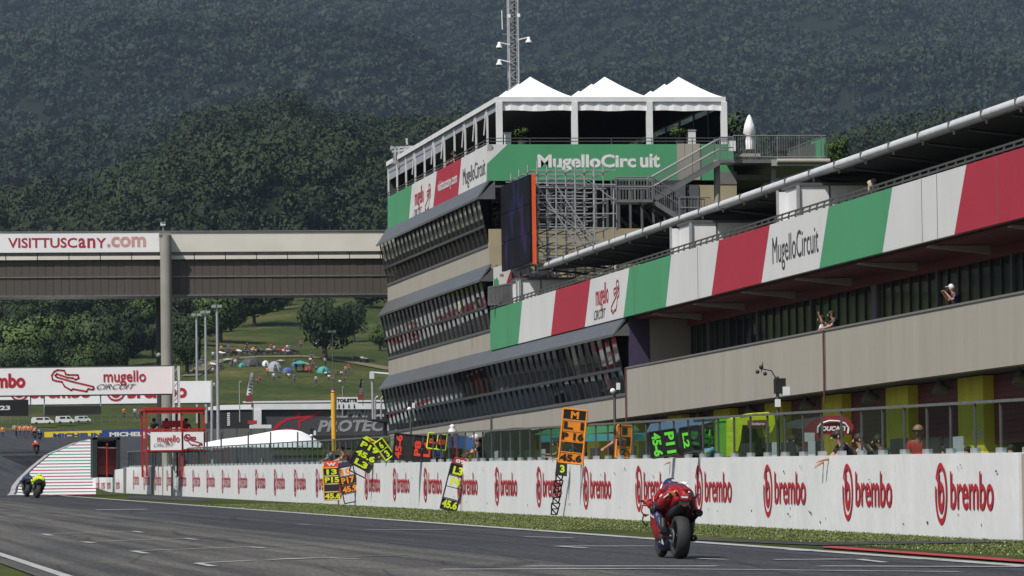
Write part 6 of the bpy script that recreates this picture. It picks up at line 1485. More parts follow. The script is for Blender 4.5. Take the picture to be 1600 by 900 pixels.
board(683, 690, 24, 30, -82, 'yellow edged board behind the sideways black board, with red figures', [('P','black',R_), ('1','black',R_)], 'neon', dx=.35)
board(709, 762, 26, 72, 15, 'long leaning board with red 89 header and neon figures L3, P4 and 45.6', [('L3','black',Y_), ('P4',None,Y_), (None,None,None), ('45.6','black',Y_)], 'black', header=(12, 'banner_red', '89', 'text_white'))
board(895, 682, 38, 84, 6.5, 'tall orange pit board with M logo and black figures P16 and 45.6', [('M','black',O_), ('L 1',O_,'black'), ('P 16',O_,'black'), (None,None,None), ('45.6',O_,'black')], 'orange')
board(1037, 693, 40, 42, 82, 'black board turned on its side with green figures P11 and 45-6', [('P11','black','neon_green'), ('45-6','black','neon_green')][::-1] and [('45-6','black','neon_green'), ('P11','black','neon_green')][::-1], 'black', rot=0)
board(1079, 687, 40, 30, 82, 'black board turned on its side with green figures L2 right of the P11 board', [('L2','black','neon_green'), (None,None,None)][::-1], 'black', dx=-.24)
board(1104, 683, 16, 30, 8, 'dim green lettered reflection in the glass, built as a board right of the L2 board', [('L1','black','neon_green'), (None,'black',None)], 'black', dx=.4)  # reflection of green figures in the glass, modelled as a solid board
board(975, 690, 24, 50, 4, 'smaller orange board behind the glass, standing in for the reflection of the tall one', [('1','orange','black'), (None,None,None), ('2','orange','black')], 'orange', dx=.5)  # solid board in place of the tall board's mirror image in the glass
# chain-like edge-on board hanging down
X = WX-.25; y = yat(872, X, 765); c0, c1 = P(877, 724, x=X), P(866, 804, x=X); o = thing('hanging_board', 'narrow black board with many holes seen edge on, dangling below the orange board', 'pit board', c1); n = 9
for i in range(n):
    a, b = c0.lerp(c1, i/n), c0.lerp(c1, (i+1)/n); s_ = .11*(1 if i % 2 else .8); q = MB(); d = Vector((s_, 0, 0))
    q.path([a-d, a+d, b+d*.8, b-d*.9, a-d], .02, 4); q.tube(a-d, b+d*.8, .018, n=4); part('link_frame', q, MT['black'], o)
q = MB(); q.slab([c0+Vector((-.16, -.02, -.3)), c0+Vector((.14, -.02, -.34)), c0+Vector((.16, -.02, .1)), c0+Vector((-.12, -.02, .1))], (0, .03, 0)); part('top_plate', q, MT['black_matt'], o)
q = MB(); text(q, '3', c0+Vector((-.04, -.03, -.24)), (.12, 0, 0), (0, 0, .2), .04); part('figures', q, MT['neon'], o)
# ================================================================== THINGS IN THE PIT LANE
def pl(px, X=26): return yat(px, X, 690)
def slabp(n, pts, Y, m, o, th=.1): return part(n, MB().slab([P(a, b, y=Y) for a, b in pts], (0, th, 0)), MT[m], o)
Y = pl(1297, 27); o = thing('red_booth', 'dark red round topped booth with white outlined DUCATI lettering behind the glass', 'booth', P(1297, 712, y=Y))
arc = [(1250, 712)]+[(1250+i*9, 676-26*math.sin(math.pi*min(1, i/9.5*.97+.06))**.7) for i in range(10)]+[(1336, 690), (1332, 712)]
slabp('front', [(1256,712),(1256,668),(1268,657),(1285,651),(1302,648.5),(1318,650),(1328,656),(1333,664),(1331,676),(1256,676)][0:0] or [(1256,712),(1256,670),(1266,659),(1282,651.5),(1300,648.5),(1318,650),(1328,656),(1334,666),(1330,679),(1284,679),(1284,712)], Y, 'booth_red', o)
slabp('side_roof', [(1216,668),(1244,656),(1300,648.5),(1282,651.5),(1266,659),(1256,670)], Y+1.5, 'awning_metal', o)
q = MB(); a = P(1284, 673.5, y=Y-.03); text(q, 'DUCATI', a, (P(1321, 673, y=Y).x-a.x, 0, 0), (0, 0, P(0, 665.5, y=Y).z-P(0, 673.5, y=Y).z), .05, .15); part('lettering', q, MT['text_white'], o)
q = MB(); q.path([P(a, b, y=Y-.05) for a, b in ((1278,676),(1278,668),(1284,661),(1296,657.5),(1310,658),(1321,662),(1326,669),(1325,677))], .025, 5); part('white_outline', q, MT['text_white'], o)
slabp('monitor', [(1256,690),(1273,690),(1273,676),(1256,676)], Y-1.2, 'white_metal', o)
Y = pl(1180, 27); o = thing('neon_inflatable', 'neon yellow inflatable arch with dark red Enduro sign standing in the pit lane', 'inflatable', P(1180, 712, y=Y))
slabp('arch', [(1144,712),(1144,655),(1158,649),(1178,645),(1200,643.5),(1210,650),(1211,662),(1206,674),(1196,683),(1192,674),(1190,664),(1160,664),(1157,690),(1153,705),(1148,706)], Y, 'neon', o, .8)
slabp('sign', [(1169,669),(1197,669),(1197,656),(1169,657)], Y-.1, 'maroon', o)
q = MB(); a = P(1172, 664.5, y=Y-.13); text(q, 'Enduro', a, (P(1193.5, 664, y=Y).x-a.x, 0, 0), (0, 0, P(0, 659.5, y=Y).z-P(0, 664.5, y=Y).z), .05, .1); part('lettering', q, MT['text_white'], o)
slabp('red_stripe', [(1156,651.5),(1178,647),(1182,645.6),(1158,650)], Y-.02, 'red_paint', o); slabp('dark_opening', [(1160,708),(1160,664.5),(1190,664.5),(1190,708)], Y+.9, 'black', o)
Y = pl(1130, 27); o = thing('green_banner_stand', 'bright green printed banner stand left of the neon inflatable', 'banner', P(1130, 712, y=Y)); slabp('cloth', [(1119,712),(1143,712),(1143,657),(1119,658.5)], Y, 'lime_banner', o); slabp('cap', [(1118,658.5),(1144,657),(1146,653),(1122,655)], Y-.03, 'neon_green', o)
Y = pl(1070, 28); o = thing('blue_tent', 'pale blue pit tent with dark sides behind the green figured boards', 'tent', P(1070, 712, y=Y)); slabp('cloth', [(1010,676),(1018,662),(1060,656),(1116,652),(1116,658),(1080,668),(1058,676),(1052,700),(1040,700),(1036,676)], Y, 'lightblue_cloth', o); slabp('white_edge', [(1082,655),(1116,652.6),(1116,651.2),(1082,653.8)], Y-.05, 'white_paint', o)
slabp('dark_side', [(1056,712),(1058,676),(1116,664),(1116,712)], Y+.5, 'dark_cloth', o)
Y = pl(718, 27); o = thing('blue_canopy', 'blue canopy behind the glass right of the sideways black board', 'canopy', P(718, 716, y=Y)); slabp('cloth', [(690,700),(690,682),(712,680),(748,683),(748,705),(715,700)], Y, 'blue_cloth', o); q = MB(); q.tube(P(692, 716, y=Y), P(692, 683, y=Y), .04); q.tube(P(746, 716, y=Y), P(746, 684, y=Y), .04); part('posts', q, MT['steel'], o)
Y = pl(868, 27); o = thing('green_canopy', 'green and pale canopy with small lettering behind the glass left of the orange board', 'canopy', P(868, 716, y=Y)); slabp('roof', [(834,679),(856,671),(880,668),(990,663),(1000,672),(900,679)], Y, 'banner_green', o); slabp('pale_front', [(846,691),(846,680),(1008,676),(1008,688)], Y-.05, 'teal_cloth', o)
q = MB(); a = P(862, 688, y=Y-.1); text(q, 'castrol', a, (P(884, 688, y=Y).x-a.x, 0, 0), (0, 0, P(0, 682, y=Y).z-P(0, 688, y=Y).z), .03); a = P(985, 683, y=Y-.1); text(q, 'castrol', a, (P(1003, 683, y=Y).x-a.x, 0, 0), (0, 0, P(0, 677, y=Y).z-P(0, 683, y=Y).z), .03); part('lettering', q, MT['navy'], o)
Y = pl(815, 27); o = thing('dark_pit_tent', 'black low domed pit tent showing just above the glass screen left of the orange board', 'tent', P(800, 716, y=Y)); slabp('cloth', [(772,716),(774,674),(785,671),(800,668.5),(815,668),(826,670),(832,674),(834,716)], Y, 'black_matt', o, 2.5)
NB_ = ['in front of the pier numbered 15','right of the bald man','left of the bald man','under the red booth lettering','left of the leaning man in sunglasses','below the red booth side roof','under the red Enduro sign','left of the green figured P11 board','right of the arms holding the orange board','directly right of the orange board','directly left of the orange board','below the pale green canopy front','at the dark low tent, right part','at the dark low tent, left part','right of the man in white cap','behind the tilted neon lettered board','right end below the white marquee','below the dark grey hospitality unit','below the middle of the white marquee','below the left half of the white marquee','below the left tip of the white marquee','right beside the red marshal platform']
# timing desks with monitors and chairs right behind the wall
k = 0
for px, m_ in ((1490, 'dark_cloth'), (1456, 'seat_grey'), (1405, 'seat_grey'), (1275, 'dark_cloth'), (1232, 'seat_grey'), (1207, 'dark_cloth'), (1168, 'seat_grey'), (1010, 'seat_grey'), (985, 'dark_cloth'), (930, 'seat_grey'), (845, 'teal_cloth'), (826, 'seat_grey'), (797, 'seat_grey'), (779, 'dark_cloth'), (755, 'seat_grey'), (622, 'dark_cloth'), (475, 'seat_grey'), (445, 'dark_cloth'), (410, 'seat_grey'), (370, 'teal_cloth'), (330, 'seat_grey'), (290, 'dark_cloth')):
    X = WX+1.3; y = yat(px, X, 700); z = y*G; k += 1
    nb = ['green 15 pier', 'bald man in red', 'dark red booth', 'neon inflatable', 'orange board', 'dark low tent', 'sideways black board', 'white marquee']
    o = thing('timing_desk', 'timing desk with two monitors behind the glass, '+NB_[k-1], 'desk', (X, y, z), 'timing desks behind the glass screen')
    part('cabinet', MB().box((X-.3, y-.7, z), (X+.3, y+.7, z+1.25)), MT[m_], o); part('top', MB().box((X-.34, y-.75, z+1.25), (X+.34, y+.75, z+1.3)), MT['galv'], o)
    for j in (-1, 1):
        mo = part('monitor', MB().box((X-.03, y+j*.35-.28, z+1.42), (X+.03, y+j*.35+.28, z+1.8)), MT['white_metal'] if (k+j) % 5 == 0 else MT['frame_dark'], o); part('screen_stand', MB().box((X-.02, y+j*.35-.03, z+1.3), (X+.02, y+j*.35+.03, z+1.44)), MT['black'], mo)
    part('stool', MB().lathe([(.02, 0), (.02, .9), (.2, .92), (.2, 1.0), (0, 1.0)], (X+.9, y, z), n=8), MT['black'], o)
# ================================================================== HILLSIDE CAMP
def dome(px, py, w_, h_, m, lb, open_=True):
    b = Gt(px, py, 640); s = b.y/FPX*1.0; W_, H_ = w_*s/2, h_*s; o = thing('camping_tent', lb, 'tent', b, 'tents on the grassy slope'); q = MB(); n = 12; vs = []; fs = []
    for j in range(5):
        a = j/4*math.pi/2
        for i in range(n): t = 2*math.pi*i/n; vs.append((b.x+W_*math.cos(a)*math.cos(t), b.y+W_*math.cos(a)*math.sin(t), b.z-.2+(H_+.2)*math.sin(a)))
    for j in range(4):
        for i in range(n): fs.append((j*n+i, j*n+(i+1) % n, (j+1)*n+(i+1) % n, (j+1)*n+i))
    q.add(vs, fs, 0, False); part('canopy', q, MT[m], o)
    q = MB(); q.slab([(b.x-W_*.25, b.y-W_-.03, b.z), (b.x+W_*.25, b.y-W_-.03, b.z), (b.x+W_*.1, b.y-W_*.8, b.z+H_*.6), (b.x-W_*.1, b.y-W_*.8, b.z+H_*.6)], (0, .1, 0)); part('door_flap', q, MT['dark_cloth'], o)
dome(392, 571, 38, 13, 'billboard_grey', 'large dark olive tunnel tent, leftmost on the slope'); dome(429, 579, 25, 15, 'grey_cloth', 'pale grey dome tent with blue top in the middle of the slope'); dome(449, 582, 18, 8, 'blue_cloth', 'small bright blue tent beside the pale grey dome')
dome(378, 573, 12, 6, 'teal_cloth', 'low dark green tent just left of the big olive tent'); dome(462, 572, 14, 7, 'blue_cloth', 'small blue tent behind the green canopy'); dome(415, 571, 13, 8, 'white_cloth', 'small white tent between the olive tent and the grey dome'); dome(482, 578, 12, 6, 'red_cloth', 'small red tent between the green canopy and the green tent')
dome(495, 540, 12, 8, 'grey_cloth', 'small grey tent under the large tree higher up the slope'); dome(505, 582, 22, 10, 'teal_cloth', 'green tent at the right end of the row on the slope')
def canopy4(px, py, w_, h_, m, lb):
    b = Gt(px, py, 640); s = b.y/FPX; W_, H_ = w_*s/2, h_*s; o = thing('sun_canopy', lb, 'canopy', b); q = MB(); t = (b.x, b.y, b.z+H_); c = [(b.x-W_, b.y-W_, b.z+H_*.7), (b.x+W_, b.y-W_, b.z+H_*.7), (b.x+W_, b.y+W_, b.z+H_*.75), (b.x-W_, b.y+W_, b.z+H_*.75)]
    for i in range(4): q.add([c[i], c[(i+1) % 4], t], [(0,1,2)]); 
    part('cloth', q, MT[m], o); q = MB()
    for v in c: q.tube((v[0], v[1], b.z-.3), v, .06, n=4)
    part('poles', q, MT['steel'], o)
canopy4(469, 581, 26, 18, 'teal_cloth', 'green pointed sun canopy on the slope right of the small blue tent'); canopy4(438, 567, 12, 5, 'white_cloth', 'small white sunshade behind the pale grey dome tent'); canopy4(355, 566, 16, 6, 'white_cloth', 'white sunshade near the left end of the tent row'); canopy4(369, 567, 9, 6, 'blue_cloth', 'small blue sunshade next to the white one at left')
# parked motorcycles: one with parts, then copies
def moto(loc, lb, m):
    t = thing('parked_motorcycle', lb, 'motorcycle', loc, 'motorcycles parked along the slope', world=False, rz=random.uniform(-.7, .7)+math.pi/2)
    for y in (0, 1.4): part('wheel', MB().lathe([(.2, -.06), (.32, -.06), (.34, 0), (.32, .06), (.2, .06)], (0, y, .33), 'x', 12, closed=True), MT['rubber'], t)
    q = MB(); q.loft([[(a*math.cos(u_), y, z+b*math.sin(u_)) for u_ in [2*math.pi*i/8 for i in range(8)]] for y, z, a, b in ((-.1, .82, .08, .05), (.3, .72, .15, .12), (.7, .8, .18, .2), (1.05, .85, .2, .25), (1.3, .95, .12, .12))]); part('bodywork', q, MT[m], t)
    part('engine', MB().box((-.15, .4, .25), (.15, .95, .62)), MT['steel_dark'], t); q = MB(); q.tube((0, 1.4, .33), (0, 1.1, 1.0), .05); q.tube((-.35, 1.08, 1.05), (.35, 1.08, 1.05), .02); part('fork_and_bars', q, MT['steel_dark'], t)
    return t
mcols = ['black', 'white_paint', 'black', 'red_paint', 'white_metal', 'black', 'black', 'white_paint', 'black']
mm = [(343, 561), (352, 558), (361, 557), (370, 556), (380, 555), (388, 555), (396, 556), (403, 554), (411, 555), (418, 556), (428, 554), (436, 555), (444, 554), (452, 555), (459, 554), (466, 555), (340, 576), (348, 577), (562, 566), (573, 567)]
for i, (a, b) in enumerate(mm):
    p = Gt(a, b, 640); moto(p, ('%s motorcycle, '+(('first second third fourth fifth sixth seventh eighth ninth tenth eleventh twelfth thirteenth fourteenth fifteenth last'.split()[i])+' from the left in the row above the tents' if i < 16 else ('left' if i % 2 == 0 else 'right')+' one of two parked '+('below the row at left' if i < 18 else 'alone at the right of the slope'))) % {'black':'black','white_paint':'white','red_paint':'red','white_metal':'silver','orange':'orange','blue_cloth':'blue'}[mcols[i % 9]], mcols[i % 9])
# spectators on the slope
SIT = dict(pel=(0,0,.15), sp=(0,-.02,.33), ch=(0,-.02,.53), nk=(0,.0,.68), hd=(0,.02,.79), tp=(0,.02,.91), lsh=(-.17,0,.61), rsh=(.17,0,.61), lel=(-.22,.12,.38), rel=(.22,.12,.38), lwr=(-.12,.3,.4), rwr=(.12,.3,.4), lhip=(-.09,.02,.13), rhip=(.09,.02,.13), lkn=(-.14,.38,.42), rkn=(.14,.38,.42), lan=(-.12,.55,.08), ran=(.12,.55,.08), lto=(-.12,.68,.04), rto=(.12,.68,.04))
protos = []
def spect(px, py, lb, sit=False, sh='red_cloth', grp='spectators on the grassy slope'):
    p = Gt(px, py, 600); key = (sit, sh)
    for k, o in protos:
        if k == key:
            c = copy_tree(o); c.location = p; c.rotation_euler = (0, 0, 2.6+random.random()*1.2); c['label'] = lb; c['group'] = grp; return c
    o = person(lb, p, 3.14, SIT if sit else None, shirt=sh, group=grp, detail=0); protos.append((key, o)); return o
cn = dict(red_cloth='red', white_cloth='white', dark_cloth='dark', blue_cloth='blue', orange='orange')
cl = list(cn)
for px, py, sit, where in ([(298,579,0,'at the left end of the slope'),(303,584,1,'at the left end of the slope'),(313,575,0,'between the floodlight poles'),(317,570,0,'between the floodlight poles'),(333,563,0,'beside the tallest floodlight pole'),(346,553,0,'by the parked motorcycles'),(357,551,0,'by the parked motorcycles'),(399,553,0,'by the parked motorcycles'),(424,551,0,'by the parked motorcycles'),(449,552,0,'by the parked motorcycles'),
    (470,545,0,'under the large tree'),(508,573,0,'behind the green tent'),(494,602,0,'alone on the grass below the green tent'),(402,598,1,'close beside the feather flag'),(406,594,1,'below the tents near the feather flag'),(451,590,1,'below the small blue tent'),(509,587,1,'in the group below the green tent'),(514,592,1,'in the middle of the group below the green tent'),(519,595,1,'lowest in the group below the green tent'),(527,585,1,'in the group right of the green tent'),(534,586,1,'in the group right of the green tent'),(531,600,1,'in the lowest group on the slope'),(538,599,0,'at the right of the lowest group on the slope'),(333,588,0,'right above the second white sign'),(334,612,0,'by the light poles above the black tent'),
    (463,580,0,'under the green canopy'),(474,580,0,'under the green canopy'),(194,655,0,'on the grass behind the blue barrier'),(211,655,0,'on the grass behind the blue barrier'),(219,656,0,'on the grass behind the blue barrier')]):
    s = cl[(px+py) % 5]; spect(px, py, '%s %s figure %s' % ('seated' if sit else 'standing', cn[s], where), bool(sit), s)
for i, (px, py) in enumerate(((25, 684), (31, 684), (38, 684), (44, 684), (50, 684), (4, 686))):
    c = spect(px, py, ('leftmost','second','third','fourth','fifth','rightmost')[[4,25,31,38,44,50].index(px)]+' of the six marshals in orange left of the yellow tyre barrier', False, 'orange', 'orange marshals at the far barrier')
hr = random.Random(3); ps = ['in the crowd above the big olive tent', 'in the crowd between the parked motorcycles', 'in the crowd right of the floodlight poles', 'along the dirt path by the green canopy', 'on the grass below the dome tents', 'near the green tent at the right']
for i in range(34):
    k_ = i % 6; bx = ((375, 412), (410, 462), (341, 372), (460, 500), (400, 470), (498, 545))[k_]; by = ((549, 556), (549, 556), (551, 575), (560, 578), (585, 600), (570, 598))[k_]
    s_ = cl[i % 5]; st = bool((i//6) % 2); spect(hr.uniform(*bx), hr.uniform(*by), '%s %s figure %s' % ('seated' if st else 'standing', cn[s_], ps[k_]), st, s_)
# ================================================================== MOTORCYCLES
def ring(y, z, a, b, n=12, x=0, p=1.0):
    r = []
    for i in range(n):
        t = 2*math.pi*i/n; c, s = math.cos(t), math.sin(t); r.append((x+a*math.copysign(abs(c)**p, c), y, z+b*math.copysign(abs(s)**p, s)))
    return r
def racebike(loc, rz, lean, label, cm, c2, c3):
    t = thing('racing_motorcycle', label, 'motorcycle', loc, world=False, rz=rz); t.rotation_euler = (math.atan(G), lean, rz)
    p = lambda n, q, m, par=t, lb=None: part(n, q, MT[m] if isinstance(m, str) else m, par, label=lb)
    def wheel(y, R, w, nm):
        pr = [(R-.115, -w*.36), (R-.075, -w*.47), (R-.045, -w*.5), (R-.02, -w*.40), (R-.004, -w*.2), (R, 0), (R-.004, w*.2), (R-.02, w*.40), (R-.045, w*.5), (R-.075, w*.47), (R-.115, w*.36)]
        o = p(nm, MB().lathe(pr, (0, y, R), 'x', 40, closed=True), 'rubber')
        rim = p('rim', MB().lathe([(R-.112, -w*.36), (R-.112, w*.36), (R-.135, w*.3), (R-.135, -w*.3)], (0, y, R), 'x', 32, closed=True), 'carbon', o)
        q = MB()
        for k in range(5): a = k*1.2566; q.tube((0, y, R), (0, y+math.cos(a)*(R-.12), R+math.sin(a)*(R-.12)), .022, n=5)
        q.lathe([(0, -.07), (.05, -.07), (.05, .07), (0, .07)], (0, y, R), 'x', 12); p('spokes', q, 'carbon', o); return o
    wheel(0, .325, .205, 'rear_wheel'); wheel(1.43, .305, .125, 'front_wheel')
    q = MB()
    for s in (-1, 1):
        q.slab([(s*.135, -.05, .30), (s*.135, -.03, .37), (s*.135, .35, .50), (s*.135, .6, .46), (s*.135, .6, .33), (s*.135, .3, .34)], (-s*.035, 0, 0))
        q.lathe([(0, s*.1), (.035, s*.1), (.035, s*.17), (0, s*.17)], (0, 0, .325), 'x', 8)
    p('swingarm', q, 'carbon'); 
    p('brake_disc', MB().lathe([(.05, .1), (.11, .1), (.11, .106), (.05, .106)], (0, 0, .325), 'x', 20, closed=True), 'galv')
    q = MB(); q.lathe([(.03, -.112), (.11, -.112), (.11, -.118), (.03, -.118)], (0, 0, .325), 'x', 20, closed=True); q.tube((-.115, 0, .435), (-.115, .6, .45), .01, n=4); q.tube((-.115, 0, .215), (-.115, .6, .37), .01, n=4); p('chain', q, 'steel')
    # tail unit
    tail = p('tail_unit', MB().loft([ring(y, z, a, b, 14, 0, .8) for y, z, a, b in ((-.24, .90, .075, .03), (-.17, .885, .11, .055), (-.02, .87, .13, .075), (.18, .82, .14, .09), (.42, .78, .15, .08))]), cm)
    p('tail_underside', MB().loft([ring(y, z, a, b, 12, 0, .8) for y, z, a, b in ((-.20, .80, .07, .03), (-.08, .745, .13, .075), (.1, .70, .145, .10), (.35, .66, .15, .12), (.6, .6, .15, .12))]), 'carbon')
    p('rear_plate', MB().box((-.075, -.225, .80), (.075, -.195, .865)), 'frame_dark', tail); p('rain_light', MB().box((-.03, -.24, .785), (.03, -.215, .80)), 'red_paint', tail)
    for s in (-1, 1):
        for k in (0, 1):
            q = MB(); x = s*(.06+k*.10); q.slab([(x, -.24, .90), (x+s*.006, -.05, .90), (x+s*.05, -.10, 1.0-k*.02), (x+s*.055, -.27, .99-k*.02)], (s*.014, 0, 0)); p('tail_wing', q, 'black', tail)
    # fairing
    fr = p('fairing', MB().loft([ring(y, z, a, b, 16, 0, .75) for y, z, a, b in ((.42, .50, .15, .20), (.6, .50, .22, .30), (.9, .52, .255, .36), (1.15, .60, .25, .33), (1.4, .78, .2, .20), (1.62, .80, .09, .09), (1.68, .8, .03, .03))]), cm)
    p('belly_pan', MB().loft([ring(y, z, a, b, 12, 0, .8) for y, z, a, b in ((.30, .30, .08, .06), (.5, .24, .15, .10), (.85, .20, .19, .10), (1.1, .26, .17, .10), (1.2, .32, .1, .06))]), c2)
    for s in (-1, 1):
        q = MB(); q.slab([(s*.15, .5, .20), (s*.175, 1.0, .27), (s*.20, 1.0, .33), (s*.17, .5, .27)], (s*.012, 0, 0)); q.slab([(s*.225, .58, .55), (s*.262, 1.0, .62), (s*.262, 1.0, .66), (s*.225, .58, .58)], (s*.01, 0, 0)); p('fairing_stripe', q, c3, fr)
        for z, xw in ((.72, .35), (.58, .33)):
            q = MB(); q.path([(s*.25, 1.32, z+.05), (s*xw, 1.25, z+.06), (s*(xw+.02), 1.24, z-.04), (s*(xw-.04), 1.24, z-.11), (s*.25, 1.3, z-.08)], .011, 5); p('front_wing', q, cm if z > .6 else 'black', fr)
    p('windscreen', MB().loft([ring(y, z, a, b, 12, 0, .8) for y, z, a, b in ((1.12, .98, .16, .05), (1.3, .95, .15, .06), (1.5, .86, .10, .05))]), 'carbon')
    p('fuel_tank', MB().loft([ring(y, z, a, b, 12) for y, z, a, b in ((.42, .78, .10, .07), (.55, .83, .15, .12), (.8, .87, .17, .13), (1.02, .85, .14, .1))]), cm)
    p('seat', MB().loft([ring(y, z, a, b, 12) for y, z, a, b in ((.0, .875, .11, .04), (.2, .85, .13, .04), (.45, .82, .11, .04))]), 'black')
    q = MB(); q.box((-.17, .55, .28), (.17, .95, .6)); q.lathe([(0, -.2), (.11, -.2), (.12, -.16), (.12, .16), (.11, .2), (0, .2)], (0, .62, .36), 'x', 14); p('engine', q, 'steel_dark')
    q = MB()
    for s in (-1, 1): q.tube((s*.1, 1.43, .305), (s*.1, 1.2, .92), .028, n=8); q.tube((s*.1, 1.22, .9), (s*.3, 1.1, .86), .018, n=6)
    p('fork', q, 'galv'); q = MB()
    for s in (-1, 1): q.tube((s*.22, 1.14, .87), (s*.37, 1.06, .83), .022, n=8); q.path([(s*.37, 1.06, .83), (s*.4, 1.16, .84), (s*.3, 1.22, .86)], .012, 5)
    p('handlebar', q, 'black'); p('front_mudguard', MB().loft([[(-.07, 1.43+.325*math.cos(a), .305+.325*math.sin(a)), (0, 1.43+.345*math.cos(a), .305+.345*math.sin(a)), (.07, 1.43+.325*math.cos(a), .305+.325*math.sin(a)), (0, 1.43+.33*math.cos(a), .305+.33*math.sin(a))] for a in [.3+i*.25 for i in range(9)]]), c2)
    q = MB(); q.path([(.12, .5, .5), (.22, .25, .58), (.25, .05, .66)], .035, 8); q.lathe([(0, .03), (.03, 0), (.055, .02), (.058, .16), (.04, .17), (0, .17)], (.26, -.12, .69), 'y', 12); p('upper_exhaust', q, 'black')
    q = MB(); q.path([(.1, .6, .25), (.17, .3, .26), (.19, .12, .3)], .035, 8); q.lathe([(.02, 0), (.05, .01), (.055, .2), (.04, .22)], (.2, -.06, .31), 'y', 12); p('lower_exhaust', q, 'black')
    q = MB()
    for s in (-1, 1): q.tube((s*.14, .35, .40), (s*.26, .33, .40), .014, n=6); q.slab([(s*.15, .25, .36), (s*.15, .42, .36), (s*.15, .46, .5), (s*.15, .36, .5)], (s*.008, 0, 0))
    p('foot_rest', q, 'steel'); q = MB(); q.slab([(-.03, .33, .40), (.03, .33, .40), (.05, .12, .62), (-.05, .12, .62)], (0, .03, .01)); p('rear_hugger', q, 'carbon')
    return t
def suitmat(name, base, band, stripe):
    m = bpy.data.materials.new(name); m.use_nodes = True; n = m.node_tree; b = n.nodes['Principled BSDF']; b.inputs['Roughness'].default_value = .42
    tc = n.nodes.new('ShaderNodeTexCoord'); sx = n.nodes.new('ShaderNodeSeparateXYZ'); n.links.new(tc.outputs['Object'], sx.inputs[0])
    def band_(sock, lo, hi):
        a = n.nodes.new('ShaderNodeMath'); a.operation = 'GREATER_THAN'; a.inputs[1].default_value = lo; n.links.new(sock, a.inputs[0])
        c = n.nodes.new('ShaderNodeMath'); c.operation = 'LESS_THAN'; c.inputs[1].default_value = hi; n.links.new(sock, c.inputs[0])
        d = n.nodes.new('ShaderNodeMath'); d.operation = 'MULTIPLY'; n.links.new(a.outputs[0], d.inputs[0]); n.links.new(c.outputs[0], d.inputs[1]); return d.outputs[0]
    w_ = n.nodes.new('ShaderNodeMath'); w_.operation = 'MULTIPLY_ADD'; w_.inputs[1].default_value = .35; n.links.new(sx.outputs['X'], w_.inputs[0]); n.links.new(sx.outputs['Y'], w_.inputs[2])
    m1 = n.nodes.new('ShaderNodeMixRGB'); m1.inputs[1].default_value = base+(1,); m1.inputs[2].default_value = band+(1,); n.links.new(band_(w_.outputs[0], .27, .38), m1.inputs[0])
    m2 = n.nodes.new('ShaderNodeMixRGB'); m2.inputs[2].default_value = stripe+(1,); n.links.new(m1.outputs[0], m2.inputs[1]); n.links.new(band_(w_.outputs[0], .562, .568), m2.inputs[0])
    m3 = n.nodes.new('ShaderNodeMixRGB'); m3.inputs[2].default_value = band+(1,); n.links.new(m2.outputs[0], m3.inputs[1])
    lo = n.nodes.new('ShaderNodeMath'); lo.operation = 'LESS_THAN'; lo.inputs[1].default_value = .62; n.links.new(sx.outputs['Z'], lo.inputs[0]); n.links.new(lo.outputs[0], m3.inputs[0])
    nz = n.nodes.new('ShaderNodeTexNoise'); nz.inputs['Scale'].default_value = 18; n.links.new(tc.outputs['Object'], nz.inputs['Vector']); bp = n.nodes.new('ShaderNodeBump'); bp.inputs['Strength'].default_value = .8; bp.inputs['Distance'].default_value = .03; n.links.new(nz.outputs['Fac'], bp.inputs['Height']); n.links.new(bp.outputs[0], b.inputs['Normal'])
    n.links.new(m3.outputs[0], b.inputs['Base Color']); return m
